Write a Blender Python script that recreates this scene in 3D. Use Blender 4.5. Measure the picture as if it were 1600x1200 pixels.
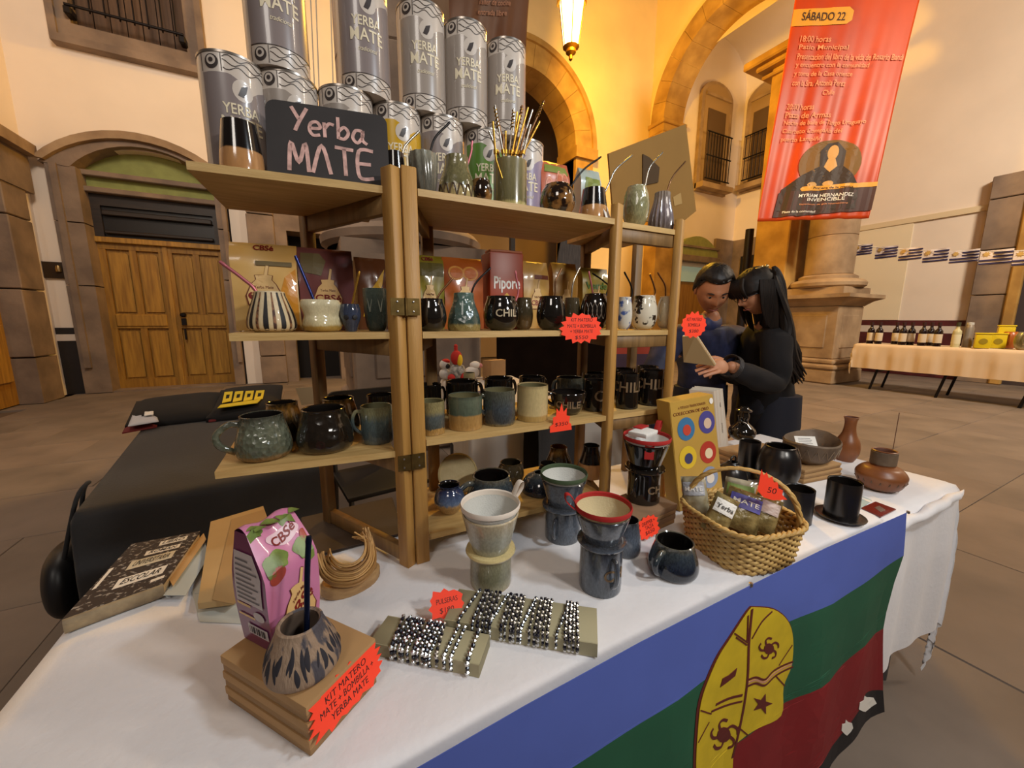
import bpy, bmesh, math, random
from mathutils import Vector, Matrix, noise
from mathutils.geometry import tessellate_polygon
R = math.radians
PI = math.pi
random.seed(7)
for o in list(bpy.data.objects):
    bpy.data.objects.remove(o, do_unlink=True)
SC = bpy.context.scene
COL = SC.collection

# ------------------------------------------------------------------ camera
F = 600.0                       # focal length in pixels of the 1600 px wide frame
CAM = Vector((0, 0, 1.27))
_p, _y, _r = R(9.4), R(27.0), R(0.2)
FW = Vector((math.sin(_y)*math.cos(_p), math.cos(_y)*math.cos(_p), -math.sin(_p)))
_rt = Vector((math.cos(_y), -math.sin(_y), 0)); _up = _rt.cross(FW)
RT = math.cos(_r)*_rt + math.sin(_r)*_up
UP = math.cos(_r)*_up - math.sin(_r)*_rt
cd = bpy.data.cameras.new('camera'); cam = bpy.data.objects.new('camera', cd); COL.objects.link(cam)
cd.sensor_width = 36; cd.lens = 36*F/1600; cd.clip_start = .02; cd.clip_end = 200
cam.matrix_world = Matrix(((RT.x, UP.x, -FW.x, CAM.x), (RT.y, UP.y, -FW.y, CAM.y), (RT.z, UP.z, -FW.z, CAM.z), (0, 0, 0, 1)))
SC.camera = cam

# ------------------------------------------------------------------ world, lights, exposure
def lin(c):
    return tuple((v/255/12.92 if v/255 <= .04045 else ((v/255+.055)/1.055)**2.4) for v in c)
w = bpy.data.worlds.new('night'); SC.world = w; w.use_nodes = True
w.node_tree.nodes['Background'].inputs[0].default_value = (*lin((150, 130, 115)), 1)
w.node_tree.nodes['Background'].inputs[1].default_value = .16
SC.view_settings.view_transform = 'Standard'; SC.view_settings.look = 'None'
SC.view_settings.gamma = 1; SC.view_settings.use_curve_mapping = False
SC.view_settings.exposure = 0.0
def area(name, loc, tgt, power, col, sx, sy=None):
    l = bpy.data.lights.new(name, 'AREA'); l.energy = power; l.color = col; l.size = sx
    if sy: l.shape = 'RECTANGLE'; l.size_y = sy
    o = bpy.data.objects.new(name, l); COL.objects.link(o); o.location = loc
    o.rotation_euler = (Vector(tgt)-Vector(loc)).to_track_quat('-Z', 'Y').to_euler(); return o
def point(name, loc, power, col, rad=.1):
    l = bpy.data.lights.new(name, 'POINT'); l.energy = power; l.color = col; l.shadow_soft_size = rad
    o = bpy.data.objects.new(name, l); COL.objects.link(o); o.location = loc; return o
# cool LED flood of the stall (in front of and above the table, right of the camera)
area('stall_led_flood', (1.15, -.45, 2.45), (.55, .8, .8), 12, (.84, .93, 1.0), .16, .10)
area('shelf_fill_light', (.95, -.75, 1.95), (.5, 1.0, 1.15), 12, (1, .94, .86), .22, .14)  # added fill light from the front, brightens the packets under the boards
# warm courtyard floods and corridor lamps
area('courtyard_flood', (-1.2, 3.0, 6.4), (-2.2, 9.2, 3.0), 185, (1, .86, .72), 1.2)
area('courtyard_flood', (7.0, -2.0, 6.5), (11.0, 2.2, 1.6), 640, (1, .84, .66), 1.2)
area('courtyard_flood', (-3.0, -4.0, 5.5), (1.0, 4.0, 1.0), 95, (1, .90, .80), 1.6)
point('corridor_lamp', (10.9, 6.9, 6.6), 45, (1, .60, .20), .25)
point('corridor_lamp', (6.6, 4.9, 3.6), 40, (1, .62, .18), .25)

# ------------------------------------------------------------------ pixel <-> place helpers (1600 x 1200 frame)
def ray(px, py): return FW + RT*((px-800)/F) - UP*((py-600)/F)
def at(px, py, z):
    d = ray(px, py); return CAM + d*((z-CAM.z)/d.z)
def aty(px, py, y):
    d = ray(px, py); return CAM + d*(y/d.y)
def atx(px, py, x):
    d = ray(px, py); return CAM + d*(x/d.x)
def depth(P): return (Vector(P)-CAM).dot(FW)
def mpp(P): return depth(P)/F
def zat(x, y, py):              # height above (x, y) that shows at pixel row py
    s = (600-py)/F; a = Vector((x, y, 0))-CAM; k = Vector((0, 0, 1))
    return (s*a.dot(FW)-a.dot(UP))/(k.dot(UP)-s*k.dot(FW))
def xat(px, y, z):              # x along the line (y, z) that shows at pixel column px
    s = (px-800)/F; a = Vector((0, y, z))-CAM; k = Vector((1, 0, 0))
    return (s*a.dot(FW)-a.dot(RT))/(k.dot(RT)-s*k.dot(FW))
def off_axis(px): return math.cos(math.atan((px-800)/608))     # round things look wider away from the picture centre
def seat(px, py, z, wpx):       # centre of a round base whose front-most visible point is (px, py) on level z
    k = off_axis(px); P = at(px, py, z); r = wpx/2*mpp(P)*k
    d = Vector((P.x-CAM.x, P.y-CAM.y, 0)).normalized()
    C = P+d*r; r = wpx/2*mpp(C)*k
    return P+d*r, r

# ------------------------------------------------------------------ materials
MATS = {}
def mat(name, c, rough=.6, metal=0, var=0, vs=6, bump=0, bs=60, c2=None, cs=None, coat=0, alpha=None, emit=0, trans=0, stretch=None, mid=(.35, .65), spec=.5, sheen=0):
    """principled material; colour mixed with c2 by stretched noise, fine bump"""
    if name in MATS: return MATS[name]
    m = bpy.data.materials.new(name); m.use_nodes = True; nt = m.node_tree; N = nt.nodes; L = nt.links
    b = N['Principled BSDF']; b.inputs['Roughness'].default_value = rough; b.inputs['Metallic'].default_value = metal
    b.inputs['Specular IOR Level'].default_value = spec
    c = (*lin(c), 1); b.inputs['Base Color'].default_value = c
    if coat: b.inputs['Coat Weight'].default_value = coat; b.inputs['Coat Roughness'].default_value = .06
    if sheen: b.inputs['Sheen Weight'].default_value = sheen
    if trans: b.inputs['Transmission Weight'].default_value = trans; b.inputs['IOR'].default_value = 1.3
    if alpha is not None: b.inputs['Alpha'].default_value = alpha
    if emit: b.inputs['Emission Color'].default_value = c; b.inputs['Emission Strength'].default_value = emit
    if var or c2 or bump:
        tc = N.new('ShaderNodeTexCoord'); mp = N.new('ShaderNodeMapping'); L.new(tc.outputs['Object'], mp.inputs[0])
        if stretch: mp.inputs['Scale'].default_value = stretch
    if var or c2:
        n = N.new('ShaderNodeTexNoise'); n.inputs['Scale'].default_value = vs; n.inputs['Detail'].default_value = 6; L.new(mp.outputs[0], n.inputs[0])
        r = N.new('ShaderNodeValToRGB'); r.color_ramp.elements[0].position = mid[0]; r.color_ramp.elements[1].position = mid[1]
        if c2: r.color_ramp.elements[0].color = c; r.color_ramp.elements[1].color = (*lin(c2), 1)
        else:
            r.color_ramp.elements[0].color = tuple(v*(1-var) for v in c[:3])+(1,); r.color_ramp.elements[1].color = tuple(min(1, v*(1+var)) for v in c[:3])+(1,)
        L.new(n.outputs[0], r.inputs[0]); L.new(r.outputs[0], b.inputs['Base Color'])
    if bump:
        n2 = N.new('ShaderNodeTexNoise'); n2.inputs['Scale'].default_value = bs; n2.inputs['Detail'].default_value = 5; L.new(mp.outputs[0], n2.inputs[0])
        bp = N.new('ShaderNodeBump'); bp.inputs['Strength'].default_value = bump; bp.inputs['Distance'].default_value = .01; L.new(n2.outputs[0], bp.inputs['Height']); L.new(bp.outputs[0], b.inputs['Normal'])
    MATS[name] = m; return m
def glaze(name, layers, rough=.14, wob=.12, ws=9, mott=.25, ms=30, coat=.6, bump=0, bs=60, stretch=(1, 1, .35)):
    """dipped pottery glaze: layers = [(height 0..1, colour), ...] with a runny wobbling boundary"""
    if name in MATS: return MATS[name]
    m = bpy.data.materials.new(name); m.use_nodes = True; nt = m.node_tree; N = nt.nodes; L = nt.links
    b = N['Principled BSDF']; b.inputs['Roughness'].default_value = rough
    b.inputs['Coat Weight'].default_value = coat; b.inputs['Coat Roughness'].default_value = .05
    tc = N.new('ShaderNodeTexCoord'); sx = N.new('ShaderNodeSeparateXYZ'); L.new(tc.outputs['Generated'], sx.inputs[0])
    mp = N.new('ShaderNodeMapping'); mp.inputs['Scale'].default_value = stretch; L.new(tc.outputs['Generated'], mp.inputs[0])
    n = N.new('ShaderNodeTexNoise'); n.inputs['Scale'].default_value = ws; n.inputs['Detail'].default_value = 4; L.new(mp.outputs[0], n.inputs[0])
    ma = N.new('ShaderNodeMath'); ma.operation = 'MULTIPLY_ADD'; L.new(n.outputs[0], ma.inputs[0]); ma.inputs[1].default_value = wob*2; ma.inputs[2].default_value = -wob
    ad = N.new('ShaderNodeMath'); L.new(sx.outputs[2], ad.inputs[0]); L.new(ma.outputs[0], ad.inputs[1])
    r = N.new('ShaderNodeValToRGB'); els = r.color_ramp.elements
    while len(els) < len(layers): els.new(.5)
    for e, (h, c) in zip(els, layers): e.position = h; e.color = (*lin(c), 1)
    L.new(ad.outputs[0], r.inputs[0])
    n2 = N.new('ShaderNodeTexNoise'); n2.inputs['Scale'].default_value = ms; n2.inputs['Detail'].default_value = 6; L.new(mp.outputs[0], n2.inputs[0])
    mr = N.new('ShaderNodeMapRange'); mr.inputs[1].default_value = .3; mr.inputs[2].default_value = .7; mr.inputs[3].default_value = 1-mott; mr.inputs[4].default_value = 1+mott; L.new(n2.outputs[0], mr.inputs[0])
    mx = N.new('ShaderNodeMix'); mx.data_type = 'RGBA'; mx.blend_type = 'MULTIPLY'; mx.inputs[0].default_value = 1
    L.new(r.outputs[0], mx.inputs[6]); L.new(mr.outputs[0], mx.inputs[7]); L.new(mx.outputs[2], b.inputs['Base Color'])
    if bump:
        n3 = N.new('ShaderNodeTexVoronoi'); n3.inputs['Scale'].default_value = bs; L.new(tc.outputs['Object'], n3.inputs[0])
        bp = N.new('ShaderNodeBump'); bp.inputs['Strength'].default_value = bump; bp.inputs['Distance'].default_value = .006; L.new(n3.outputs[0], bp.inputs['Height']); L.new(bp.outputs[0], b.inputs['Normal'])
    MATS[name] = m; return m
def wood(name, c, c2, axis=(1, 12, 12), rough=.55, vs=9):
    return mat(name, c, rough, c2=c2, vs=vs, stretch=axis, bump=.12, bs=40, mid=(.3, .7))

# ------------------------------------------------------------------ objects
def tag(o, label, cat, group=None):
    o['label'] = label; o['category'] = cat
    if group: o['group'] = group
    return o
def thing(name, label, cat, loc=(0, 0, 0), rz=0, group=None):
    o = bpy.data.objects.new(name, None); COL.objects.link(o); o.empty_display_size = .05
    o.location = loc; o.rotation_euler = (0, 0, rz); return tag(o, label, cat, group)
def link(name, me, m=None, parent=None, loc=None, rot=None, scale=None):
    o = bpy.data.objects.new(name, me); COL.objects.link(o)
    if m is not None:
        if len(me.materials) == 0:
            for q in (m if isinstance(m, (list, tuple)) else [m]): me.materials.append(q)
    if parent: o.parent = parent
    if loc is not None: o.location = loc
    if rot is not None: o.rotation_euler = rot
    if scale is not None: o.scale = scale
    return o
def struct(o): o['kind'] = 'structure'; return o
def dup(root, loc, rz=None, label=None, group=None):
    r = root.copy(); COL.objects.link(r); r.location = loc
    if rz is not None: r.rotation_euler = (0, 0, rz)
    if label: r['label'] = label
    if group: r['group'] = group
    for ch in list(root.children):
        c = ch.copy(); COL.objects.link(c); c.parent = r
        for g in list(ch.children):
            d = g.copy(); COL.objects.link(d); d.parent = c
    return r
def smooth(me, ang=40):
    for p in me.polygons: p.use_smooth = True
    try: me.set_sharp_from_angle(angle=R(ang))
    except Exception: pass
    return me
def pymesh(name, v, f, sm=True, ang=40):
    me = bpy.data.meshes.new(name); me.from_pydata([tuple(q) for q in v], [], f); me.update()
    return smooth(me, ang) if sm else me
def bmmesh(name, bm, sm=False, ang=40):
    bmesh.ops.recalc_face_normals(bm, faces=bm.faces)
    me = bpy.data.meshes.new(name); bm.to_mesh(me); bm.free()
    return smooth(me, ang) if sm else me
def box_into(bm, x0, x1, y0, y1, z0, z1, M=None):
    vs = [bm.verts.new((x, y, z)) for z in (z0, z1) for y in (y0, y1) for x in (x0, x1)]
    for f in ((0, 2, 3, 1), (4, 5, 7, 6), (0, 1, 5, 4), (2, 6, 7, 3), (0, 4, 6, 2), (1, 3, 7, 5)): bm.faces.new([vs[i] for i in f])
    if M: bmesh.ops.transform(bm, matrix=M, verts=vs)
    return vs
def box(x0, x1, y0, y1, z0, z1, bev=0, seg=2, name='box'):
    bm = bmesh.new(); box_into(bm, x0, x1, y0, y1, z0, z1)
    if bev: bmesh.ops.bevel(bm, geom=bm.edges[:], offset=bev, segments=seg, affect='EDGES', profile=.6)
    return bmmesh(name, bm, bev > 0, 50)
def boxes(lst, bev=0, name='boxes'):
    bm = bmesh.new()
    for b in lst: box_into(bm, *b)
    if bev: bmesh.ops.bevel(bm, geom=bm.edges[:], offset=bev, segments=1, affect='EDGES')
    return bmmesh(name, bm)
def lathe(prof, seg=36, name='lathe', fn=None, ang=40):
    """prof: (r, z) outside bottom -> top -> inside; fn(x,y,z,a) displaces"""
    v = []; f = []; rows = []
    for r, z in prof:
        if r < 1e-6:
            v.append((0, 0, z)); rows.append([len(v)-1]*seg)
        else:
            row = []
            for i in range(seg):
                a = 2*PI*i/seg; p = (r*math.cos(a), r*math.sin(a), z)
                if fn: p = fn(*p, a)
                v.append(p); row.append(len(v)-1)
            rows.append(row)
    for a, b in zip(rows, rows[1:]):
        for i in range(seg):
            j = (i+1) % seg; q = []
            for k in (a[i], a[j], b[j], b[i]):
                if k not in q: q.append(k)
            if len(q) > 2: f.append(q)
    return pymesh(name, v, f, True, ang)
def smoothprof(p, n=4):
    """catmull-rom through profile points"""
    out = []
    for i in range(len(p)-1):
        p0 = p[max(i-1, 0)]; p1 = p[i]; p2 = p[i+1]; p3 = p[min(i+2, len(p)-1)]
        for k in range(n):
            t = k/n
            out.append(tuple(max(0 if j == 0 else -9, .5*(2*p1[j]+(p2[j]-p0[j])*t+(2*p0[j]-5*p1[j]+4*p2[j]-p3[j])*t*t+(3*p1[j]-p0[j]-3*p2[j]+p3[j])*t**3)) for j in (0, 1)))
    out.append(p[-1]); return out
def curve_pts(pts, n=6):
    pts = [Vector(p) for p in pts]; out = []
    for i in range(len(pts)-1):
        p0 = pts[max(i-1, 0)]; p1 = pts[i]; p2 = pts[i+1]; p3 = pts[min(i+2, len(pts)-1)]
        for k in range(n):
            t = k/n; out.append(.5*(2*p1+(p2-p0)*t+(2*p0-5*p1+4*p2-p3)*t*t+(3*p1-p0-3*p2+p3)*t**3))
    out.append(pts[-1]); return out
def tube(pts, rad, seg=8, closed=False, name='tube', flat=None, sm=True, up=None):
    """sweep; rad number or list; flat=(a,b) elliptical section"""
    pts = [Vector(p) for p in pts]; n = len(pts); v = []; f = []
    nrm = None
    for i, p in enumerate(pts):
        t = (pts[(i+1) % n]-pts[i-1]) if closed else (pts[min(i+1, n-1)]-pts[max(i-1, 0)])
        t = t.normalized() if t.length > 1e-9 else Vector((0, 0, 1))
        if nrm is None:
            u = up or (Vector((0, 0, 1)) if abs(t.z) < .9 else Vector((1, 0, 0))); nrm = (Vector(u)-t*t.dot(Vector(u))).normalized()
        else: nrm = (nrm-t*t.dot(nrm)).normalized()
        b = t.cross(nrm); r = rad[i] if isinstance(rad, (list, tuple)) else rad
        fa, fb = flat or (1, 1)
        for k in range(seg):
            a = 2*PI*k/seg; v.append(p+nrm*(math.cos(a)*r*fa)+b*(math.sin(a)*r*fb))
    for i in range(n if closed else n-1):
        for k in range(seg):
            f.append((i*seg+k, i*seg+(k+1) % seg, ((i+1) % n)*seg+(k+1) % seg, ((i+1) % n)*seg+k))
    if not closed: f.append(tuple(range(seg))[::-1]); f.append(tuple((n-1)*seg+k for k in range(seg)))
    return pymesh(name, v, f, sm, 60)
def prism(poly, d0, d1, axes='xz', name='prism', sm=False):
    """polygon in two axes, extruded along the third"""
    def P(u, w, d): return {'xz': (u, d, w), 'yz': (d, u, w), 'xy': (u, w, d)}[axes]
    q = []
    for p in poly:
        if not q or abs(p[0]-q[-1][0])+abs(p[1]-q[-1][1]) > 1e-6: q.append(p)
    n = len(q); v = [P(u, w, d0) for u, w in q]+[P(u, w, d1) for u, w in q]
    tr = tessellate_polygon([[Vector((u, w, 0)) for u, w in q]])
    f = [tuple(t) for t in tr]+[tuple(i+n for i in t[::-1]) for t in tr]+[(i, i+n, (i+1) % n+n, (i+1) % n) for i in range(n)]
    bm = bmesh.new(); bv = [bm.verts.new(c) for c in v]
    for t in f:
        try: bm.faces.new([bv[i] for i in t])
        except ValueError: pass
    return bmmesh(name, bm, sm)
def join(meshes, name='joined', sm=False):
    bm = bmesh.new()
    for me in meshes: bm.from_mesh(me)
    me = bpy.data.meshes.new(name); bm.to_mesh(me); bm.free()
    return smooth(me) if sm else me
def xf(me, M):
    me.transform(M); me.update(); return me
def place_frame(O, u, v, n):
    """matrix mapping local x,y,z to u,v,n at O"""
    u, v, n = Vector(u).normalized(), Vector(v).normalized(), Vector(n).normalized()
    return Matrix(((u.x, v.x, n.x, O[0]), (u.y, v.y, n.y, O[1]), (u.z, v.z, n.z, O[2]), (0, 0, 0, 1)))
_txt = {}
def text(s, size=.1, ext=.0006, bold=.0, align='CENTER', shear=0, spacing=1.0, width=None, line=1.0):
    """flat lettering mesh in local xy, centred; width fits it"""
    key = (s, size, ext, bold, align, shear, spacing, width, line)
    if key in _txt: return _txt[key].copy()
    cu = bpy.data.curves.new('lettering', 'FONT'); cu.body = s; cu.size = size; cu.align_x = align; cu.align_y = 'CENTER'
    cu.extrude = ext; cu.offset = bold*size; cu.shear = shear; cu.space_character = spacing; cu.space_line = line; cu.resolution_u = 3
    o = bpy.data.objects.new('t', cu); COL.objects.link(o)
    dg = bpy.context.evaluated_depsgraph_get(); dg.update()
    me = bpy.data.meshes.new_from_object(o.evaluated_get(dg)); bpy.data.objects.remove(o); bpy.data.curves.remove(cu)
    me.materials.clear()
    if width and len(me.vertices):
        xs = [v.co.x for v in me.vertices]; w_ = max(xs)-min(xs)
        if w_ > 0: me.transform(Matrix.Diagonal((width/w_, 1, 1, 1)))
    me.name = 'lettering'; _txt[key] = me.copy(); return me
def flatpoly(poly, thick=.0006, name='patch', cut=0):
    """thin patch in local xy; cut subdivides for wrapping"""
    bm = bmesh.new(); bv = [bm.verts.new((x, y, 0)) for x, y in poly]
    for t in tessellate_polygon([[Vector((x, y, 0)) for x, y in poly]]):
        try: bm.faces.new([bv[i] for i in t])
        except ValueError: pass
    if cut:
        for _ in range(5):
            es = [e for e in bm.edges if e.calc_length() > cut]
            if not es: break
            bmesh.ops.subdivide_edges(bm, edges=es, cuts=1); bmesh.ops.triangulate(bm, faces=[q for q in bm.faces if len(q.verts) > 3])
    if thick:
        r = bmesh.ops.extrude_face_region(bm, geom=bm.faces[:]); bmesh.ops.translate(bm, vec=(0, 0, thick), verts=[q for q in r['geom'] if isinstance(q, bmesh.types.BMVert)])
    return bmmesh(name, bm)
def circle(cx, cy, rx, ry=None, n=24, a0=0, a1=2*PI):
    ry = ry or rx; return [(cx+rx*math.cos(a0+(a1-a0)*i/n), cy+ry*math.sin(a0+(a1-a0)*i/n)) for i in range(n)]
def ribbon(pts, wd, name='line', thick=.0006):
    """thin flat stroke in local xy along a polyline"""
    pts = [Vector((p[0], p[1])) for p in pts]; L = []; Rr = []
    for i, p in enumerate(pts):
        t = pts[min(i+1, len(pts)-1)]-pts[max(i-1, 0)]; t = t.normalized() if t.length else Vector((1, 0)); n = Vector((-t.y, t.x))*wd/2
        L.append(p+n); Rr.append(p-n)
    v = []; f = []; k = len(pts)
    for z in (0, thick):
        v += [(q.x, q.y, z) for q in L]+[(q.x, q.y, z) for q in Rr]
    for i in range(k-1):
        f.append((2*k+i, 3*k+i, 3*k+i+1, 2*k+i+1)); f.append((i, i+1, k+i+1, k+i))
        f.append((i, 2*k+i, 2*k+i+1, i+1)); f.append((k+i, k+i+1, 3*k+i+1, 3*k+i))
    return pymesh(name, v, f, False)
def warp(me, fn):
    for v in me.vertices: v.co = fn(v.co.x, v.co.y, v.co.z)
    me.update(); return me
def wavy(me, amp, sc, seed=0):
    for v in me.vertices:
        q = v.co*sc+Vector((seed, seed*1.7, 0)); v.co += Vector((noise.noise(q), noise.noise(q+Vector((9, 0, 0))), noise.noise(q+Vector((0, 9, 0)))))*amp
    me.update(); return me
# ================================================================== THE SETTING
S = .907
plaster = mat('cream_plaster', (236, 222, 205), .85, var=.05, vs=.7, bump=.1, bs=8)
plaster_y = mat('yellow_lit_plaster', (240, 214, 160), .85, var=.08, vs=.8, bump=.1, bs=8)  # cream plaster with the lantern's yellow light put into its colour
stone = mat('brown_quarry_stone', (146, 126, 108), .85, c2=(114, 98, 86), vs=2.2, bump=.35, bs=14)
stone_l = mat('pale_quarry_stone', (176, 150, 118), .85, c2=(138, 114, 88), vs=2.2, bump=.3, bs=14)
stone_y = mat('yellow_lit_stone', (196, 156, 84), .85, c2=(160, 122, 62), vs=2.2, bump=.25, bs=14)  # quarry stone yellowed, so its colour carries the warm lantern light
black_paint = mat('black_wall_paint', (26, 23, 27), .55, var=.2)
maroon_paint = mat('maroon_wall_paint', (84, 30, 34), .55, var=.3, vs=3)
white_paint = mat('white_stripe_paint', (214, 202, 190), .8)
doorwood = wood('ochre_door_wood', (172, 126, 42), (130, 90, 28), (9, 9, .7), .5, 3)
doorwood2 = wood('ochre_panel_wood', (184, 138, 52), (140, 100, 36), (9, 9, .7), .5, 3)
darkwood = wood('dark_transom_wood', (46, 34, 26), (30, 22, 17), (.7, 9, 9), .5, 3)
greenwood = mat('olive_painted_wood', (142, 146, 78), .7, var=.1)
iron = mat('black_iron', (28, 24, 26), .45, .6)
dark_in = mat('unlit_room', (22, 18, 16), .9)
shutter = wood('grey_brown_shutter', (104, 80, 62), (76, 58, 46), (9, 9, .6), .7, 3)
def A(x0, x1, y0, y1, z0, z1): return (x0*S, x1*S, y0*S, y1*S, z0*S, z1*S)

# floor: bed + single slabs
floor = struct(link('floor', box(-9, 17, -9, 15, -.12, -.03), mat('slab_joint', (96, 80, 68), .95)))
slab_m = [mat('paving_stone_%s' % n, c, .72, c2=c2, vs=1.6, bump=.35, bs=7) for n, c, c2 in (('grey', (130, 117, 106), (104, 93, 84)), ('tan', (136, 121, 109), (114, 101, 91)), ('dusk', (126, 113, 103), (108, 97, 89)))]
slabs = []
for i in range(6):
    bm = bmesh.new(); box_into(bm, 0, 1.0515, 0, .7855, -.05, 0)
    top = [e for e in bm.edges if all(v.co.z > -.01 for v in e.verts)]
    bmesh.ops.bevel(bm, geom=top, offset=.003, segments=1, affect='EDGES')
    for v in bm.verts: v.co.z += .003*random.uniform(-1, 1) if v.co.z > -.02 else 0
    me = bmmesh('paving_slab', bm); me.materials.append(slab_m[i % 3]); slabs.append(me)
for j in range(-1, 13):
    for i in range(-4, 12):
        link('paving_slab', random.choice(slabs), None, floor, (i*1.054+(.5 if j % 2 else 0), j*.788, random.uniform(-.002, .002)))

# --- back wall (plane y = 10.1), door bay, window, stone strips, arch on the right
WY = 10.1
def arc(cx, cz, r, a0, a1, n=16): return [(cx+r*math.cos(a0+(a1-a0)*i/n), cz+r*math.sin(a0+(a1-a0)*i/n)) for i in range(n+1)]
def seg_arch(x0, x1, zs, rise, n=14):
    c = (x1-x0)/2; r = (c*c+rise*rise)/(2*rise); cx = (x0+x1)/2; cz = zs+rise-r; a = math.asin(c/r)
    return [(cx+r*math.sin(-a+2*a*i/n), cz+r*math.cos(-a+2*a*i/n)) for i in range(n+1)]
def sc2(p): return [(x*S, z*S) for x, z in p]
wall_parts = []
def wp(poly, d=.7): wall_parts.append(prism(sc2(poly), WY*S, (WY+d)*S))
door_arch = seg_arch(-3.75, -1.4, 4.05, .45)
wp([(-4.6, 0), (-3.75, 0), (-3.75, 4.05), (-3.75, 5.98), (-4.6, 5.98)])
wp([(-3.75, 5.98)]+door_arch+[(-1.4, 5.98)])
wp([(-1.4, 0), (-.75, 0), (-.75, 5.98), (-1.4, 5.98)])
wp([(-.75, 3.9), (.7, 3.9), (.7, 5.98), (-.75, 5.98)]); wp([(.7, 0), (3.1, 0), (3.1, 5.98), (.7, 5.98)])
wp([(-4.6, 5.98), (-3.57, 5.98), (-3.57, 13), (-4.6, 13)]); wp([(-1.47, 5.98), (3.1, 5.98), (3.1, 13), (-1.47, 13)])
wp([(-3.57, 9.2), (-1.47, 9.2), (-1.47, 13), (-3.57, 13)])
struct(link('wall_back', join(wall_parts), plaster))
wall_parts = []
AX, AZ, AR = 5.48, 6.4, 1.68
wp([(3.1, 0), (AX-AR, 0), (AX-AR, AZ)]+arc(AX, AZ, AR, PI, PI/2)[1:]+[(AX, 13), (3.1, 13)], .78)
wp([(AX, 13)]+arc(AX, AZ, AR, PI/2, 0)+[(AX+AR, 0), (10.6, 0), (10.6, 13)], .78)
struct(link('wall_yellow', join(wall_parts), plaster_y))
# stone archivolt of the left arch: separate voussoirs
tr = struct(link('trim_arch', prism(sc2([(AX+AR, 0), (AX+AR+.62, 0), (AX+AR+.62, AZ), (AX+AR, AZ)]), (WY-.12)*S, (WY+.8)*S), stone_y))
link('arch_jamb', prism(sc2([(AX-AR-.62, 0), (AX-AR, 0), (AX-AR, AZ), (AX-AR-.62, AZ)]), (WY-.12)*S, (WY+.8)*S), stone_y, tr)
for k in range(13):
    a0 = PI*k/13+.0018; a1 = PI*(k+1)/13-.0018
    link('voussoir', prism(sc2(arc(AX, AZ, AR+.66, a0, a1, 4)+arc(AX, AZ, AR-.025, a1, a0, 4)), (WY-.12-.003*(k % 2))*S, (WY+.8)*S), stone_y, tr)
link('archivolt_moulding', join([prism(sc2(arc(AX, AZ, AR+.70, PI*k/26, PI*(k+1)/26, 2)+arc(AX, AZ, AR+.56, PI*(k+1)/26, PI*k/26, 2)), (WY-.19)*S, (WY-.1)*S) for k in range(26)]), stone_y, tr)
link('impost', boxes([A(AX+AR-.06, AX+AR+.72, WY-.22, WY+.8, AZ-.3, AZ)]), stone_y, tr)
# room behind the arch
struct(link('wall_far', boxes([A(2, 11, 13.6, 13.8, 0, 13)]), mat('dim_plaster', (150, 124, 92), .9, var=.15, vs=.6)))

# door bay stones
jamb = struct(link('trim_door_stone', boxes([A(-3.93, -3.55, WY-.13, WY+.55, 2.0*i+.012, 2.0*i+1.99) for i in range(1)]), stone))
for x0, x1 in ((-3.93, -3.55), (-1.6, -1.43)):
    for k, (z0, z1) in enumerate(((2.0, 3.1), (3.1, 4.05)) if x0 < -2 else ((0, 1.05), (1.05, 2.2), (2.2, 3.2), (3.2, 4.05))):
        link('jamb_block', boxes([A(x0, x1, WY-.13-.008*(k % 2), WY+.55, z0+.01, z1-.01)]), stone, jamb)
    link('jamb_moulding', boxes([A((x0+.07 if x0 < -2 else x0+.10), (x0+.16 if x0 < -2 else x0+.17), WY-.19, WY-.12, .5, 4.05)]), stone, jamb)
oa = seg_arch(-4.0, -1.3, 4.05, .62); ia = seg_arch(-3.62, -1.53, 4.02, .50)
link('arch_moulding', prism(sc2(oa+ia[::-1]), (WY-.15)*S, (WY+.4)*S), stone, jamb)
oa2 = seg_arch(-4.02, -1.28, 4.1, .63); ia2 = seg_arch(-3.9, -1.4, 4.08, .52)
link('arch_moulding', prism(sc2(oa2+ia2[::-1]), (WY-.24)*S, (WY-.14)*S), stone_l, jamb)
lun = link('lunette_panel', prism(sc2([(-3.62, 3.72)]+seg_arch(-3.62, -1.53, 4.02, .50)+[(-1.53, 3.72)]), (WY+.2)*S, (WY+.3)*S), greenwood, jamb)
for z in (3.98, 3.70): link('lunette_rail', boxes([A(-3.62, -1.53, WY+.06, WY+.22, z, z+.09)], .01), stone, jamb)
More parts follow.
